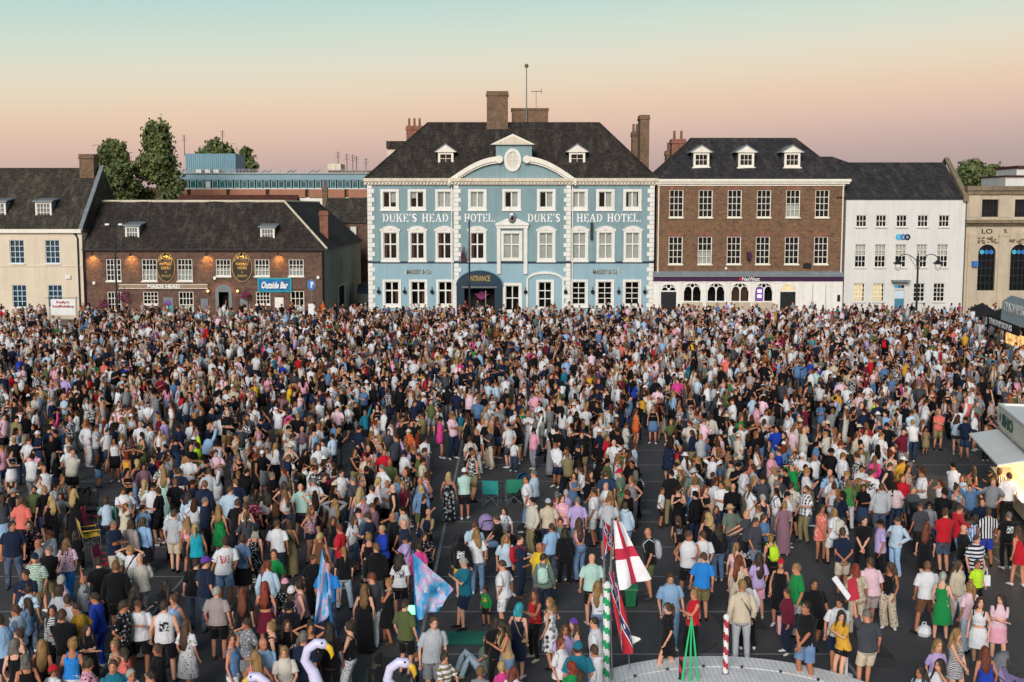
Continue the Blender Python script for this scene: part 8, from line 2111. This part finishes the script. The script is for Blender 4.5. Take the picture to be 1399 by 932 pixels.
while Y_ < 106.2:                                  # knots of friends, facing one another, with gaps between
    step = 1.72 if Y_ > 64 else 1.80
    half = Y_*.4285+1.8; X_ = -half + CR.rand()*step
    while X_ < half:
        gx_, gy_ = X_+CR.uniform(-.7, .7), Y_+CR.uniform(-.7, .7); X_ += step
        thin = .5+.5*math.sin(gx_*.31+2*math.sin(gy_*.23))*math.sin(gy_*.37+1.3*math.sin(gx_*.17))
        n_ = 2+CR.randint(5) if Y_ < 70 else 2+CR.randint(4)
        if CR.rand() < (.03+.22*thin**2 if Y_ < 66 else .02+.12*thin): n_ = CR.randint(2)
        a0 = CR.rand()*6.28; R_ = .36+.07*n_
        for k in range(n_):
            aa_ = a0+k*6.283/max(n_, 1)+CR.randn()*.25; rr_ = R_*CR.uniform(.75, 1.5) if n_ > 1 else 0
            x, y = gx_+rr_*math.cos(aa_), gy_+rr_*math.sin(aa_); u, v = foot_px(x, y)
            if y > 106.3 or v > 775 or u < -25 or u > 1425: continue
            if v > 600 and not free(u, v): continue
            if v > 735 and CR.rand() < .45: continue
            if x > 15.0 and 36 < y < 46: continue
            if (x > 31.6 and 72 < y < 86.8) or (abs(x-at(1341, 430, 92)[0]) < 1.2 and abs(y-92) < 1.2): continue
            if 62 < u < 110 and v < 462: continue
            if clash(x, y, .44): continue
            cell.setdefault((int(x//1), int(y//1)), []).append((x, y))
            # turned to the middle of the knot, or away to the stage
            fx_ = math.atan2(math.cos(aa_)*-1, math.sin(aa_)) if CR.rand() < .7 else CR.rand()*6.28
            pts.append((x, y, v)); faces.append(fx_+CR.randn()*.5)
    Y_ += step*.86
BRIGHT = [(390, 529, 'yl'), (340, 524, 'yl'), (490, 536, 'tq'), (539, 590, 'org'), (623, 494, 'hp'), (300, 541, 'tq'), (261, 606, 'ny'), (86, 565, 'hp'), (139, 567, 'ny'), (326, 441, 'rd'), (144, 433, 'rd'), (179, 437, 'ny'), (969, 439, 'gn'), (940, 439, 'rd'),
          (869, 555, 'org'), (887, 569, 'bk'), (914, 575, 'ol'), (887, 503, 'db'), (876, 485, 'org'), (950, 470, 'yl'), (981, 490, 'co'), (1112, 500, 'rb'), (1295, 477, 'rd'), (1342, 482, 'tq'), (1183, 544, 'ny'), (1184, 578, 'rd'), (1283, 565, 'co'), (1298, 565, 'pb'),
          (1306, 415, 'hp'), (1251, 441, 'pu'), (466, 412, 'org'), (496, 412, 'org'), (125, 495, 'gn'), (234, 490, 'gn'), (385, 492, 'tl'), (502, 500, 'rd'), (415, 520, 'pk'), (545, 495, 'pk'), (815, 500, 'pu'), (1030, 500, 'pk'), (700, 590, 'wh'), (720, 600, 'bk'), (750, 578, 'wh'), (1105, 465, 'tq')]
bpos = [(*on(x, y, 1.65), c) for x, y, c in BRIGHT]
AV, AF, AC, AP, off = [], [], [], [], 0
colT = np.array([CL[c] for c in TOPC]); colB = np.array([CL[c] for c in ['bk', 'bk', 'bk', 'bk', 'nv', 'dk', 'dk', 'db', 'be', 'gy', 'kh', 'wh', 'dg']]); colH = np.array([HAIRC[c] for c in ['db', 'br', 'br', 'lb', 'bl', 'br', 'lb', 'bk', 'au', 'gy', 'db', 'db', 'bk']])
bright_used = set()
cp = np.array([(x, y) for x, y, v in pts]); forced = {}
for bx_, by_, c in bpos:
    i = int(((cp[:, 0]-bx_)**2+(cp[:, 1]-by_)**2).argmin()); forced[i] = CL[c]
ntri = 0
for i, (x, y, v) in enumerate(pts):
    q = 1 if v > 605 else 0
    V, F, Rg, vp = VAR[q][CR.randint(len(VAR[q]))]
    a = faces[i]
    s_ = vp['h']/1.725*(1+.02*CR.randn())
    W_ = (V*s_) @ rz(a).T + np.array([x, y, .12 if y > 104.6 else 0])
    tint = np.empty((8, 3)); tint[0] = SKINC[CR.randint(6)]; tint[1] = forced.get(i, colT[CR.randint(len(colT))]); tint[2] = colB[CR.randint(len(colB))]; tint[3] = colH[CR.randint(len(colH))]
    tint[4] = tint[5] = CL[SHOEC[CR.randint(8)]]; tint[6] = CL[['bk', 'wh', 'nv', 'be'][CR.randint(4)]]; tint[7] = CL[['bk', 'nv', 'dg', 'rd'][CR.randint(4)]]
    tint[1] *= CR.uniform(.85, 1.08)
    AV.append(W_); AF.append(F+off); AC.append(tint[Rg]); AP.append(np.where(Rg == 1, 1. if (CR.rand() < .10 and i not in forced) else 0., 0.)); off += len(V)
if AV:
    AV, AF, AC, AP = np.vstack(AV), np.vstack(AF), np.vstack(AC), np.concatenate(AP)
    me = mesh_tris('crowd', AV, AF)
    ca2 = me.color_attributes.new('tint', 'FLOAT_COLOR', 'POINT'); ca2.data.foreach_set('color', np.hstack([np.clip(AC, 0, 1), np.ones((len(AC), 1))]).astype(np.float32).ravel())
    pa2 = me.attributes.new('pattern', 'FLOAT', 'POINT'); pa2.data.foreach_set('value', AP.astype(np.float32))
    co_ = link('crowd', me, 'crowd_cloth'); co_['kind'] = 'stuff'; co_['label'] = 'dense crowd of people filling the square up to the buildings'
    print('LOD', [np.mean([len(v[1]) for v in VAR[k]]) for k in (0, 1)], sum(v > 575 for _, _, v in pts)); print('CROWD people', len(pts), 'tris', len(AF), 'near tris', sum(len(o.data.polygons) for o in COL.objects if o.type == 'MESH' and (o.name.startswith('person') or (o.parent and o.parent.name.startswith('person')))))
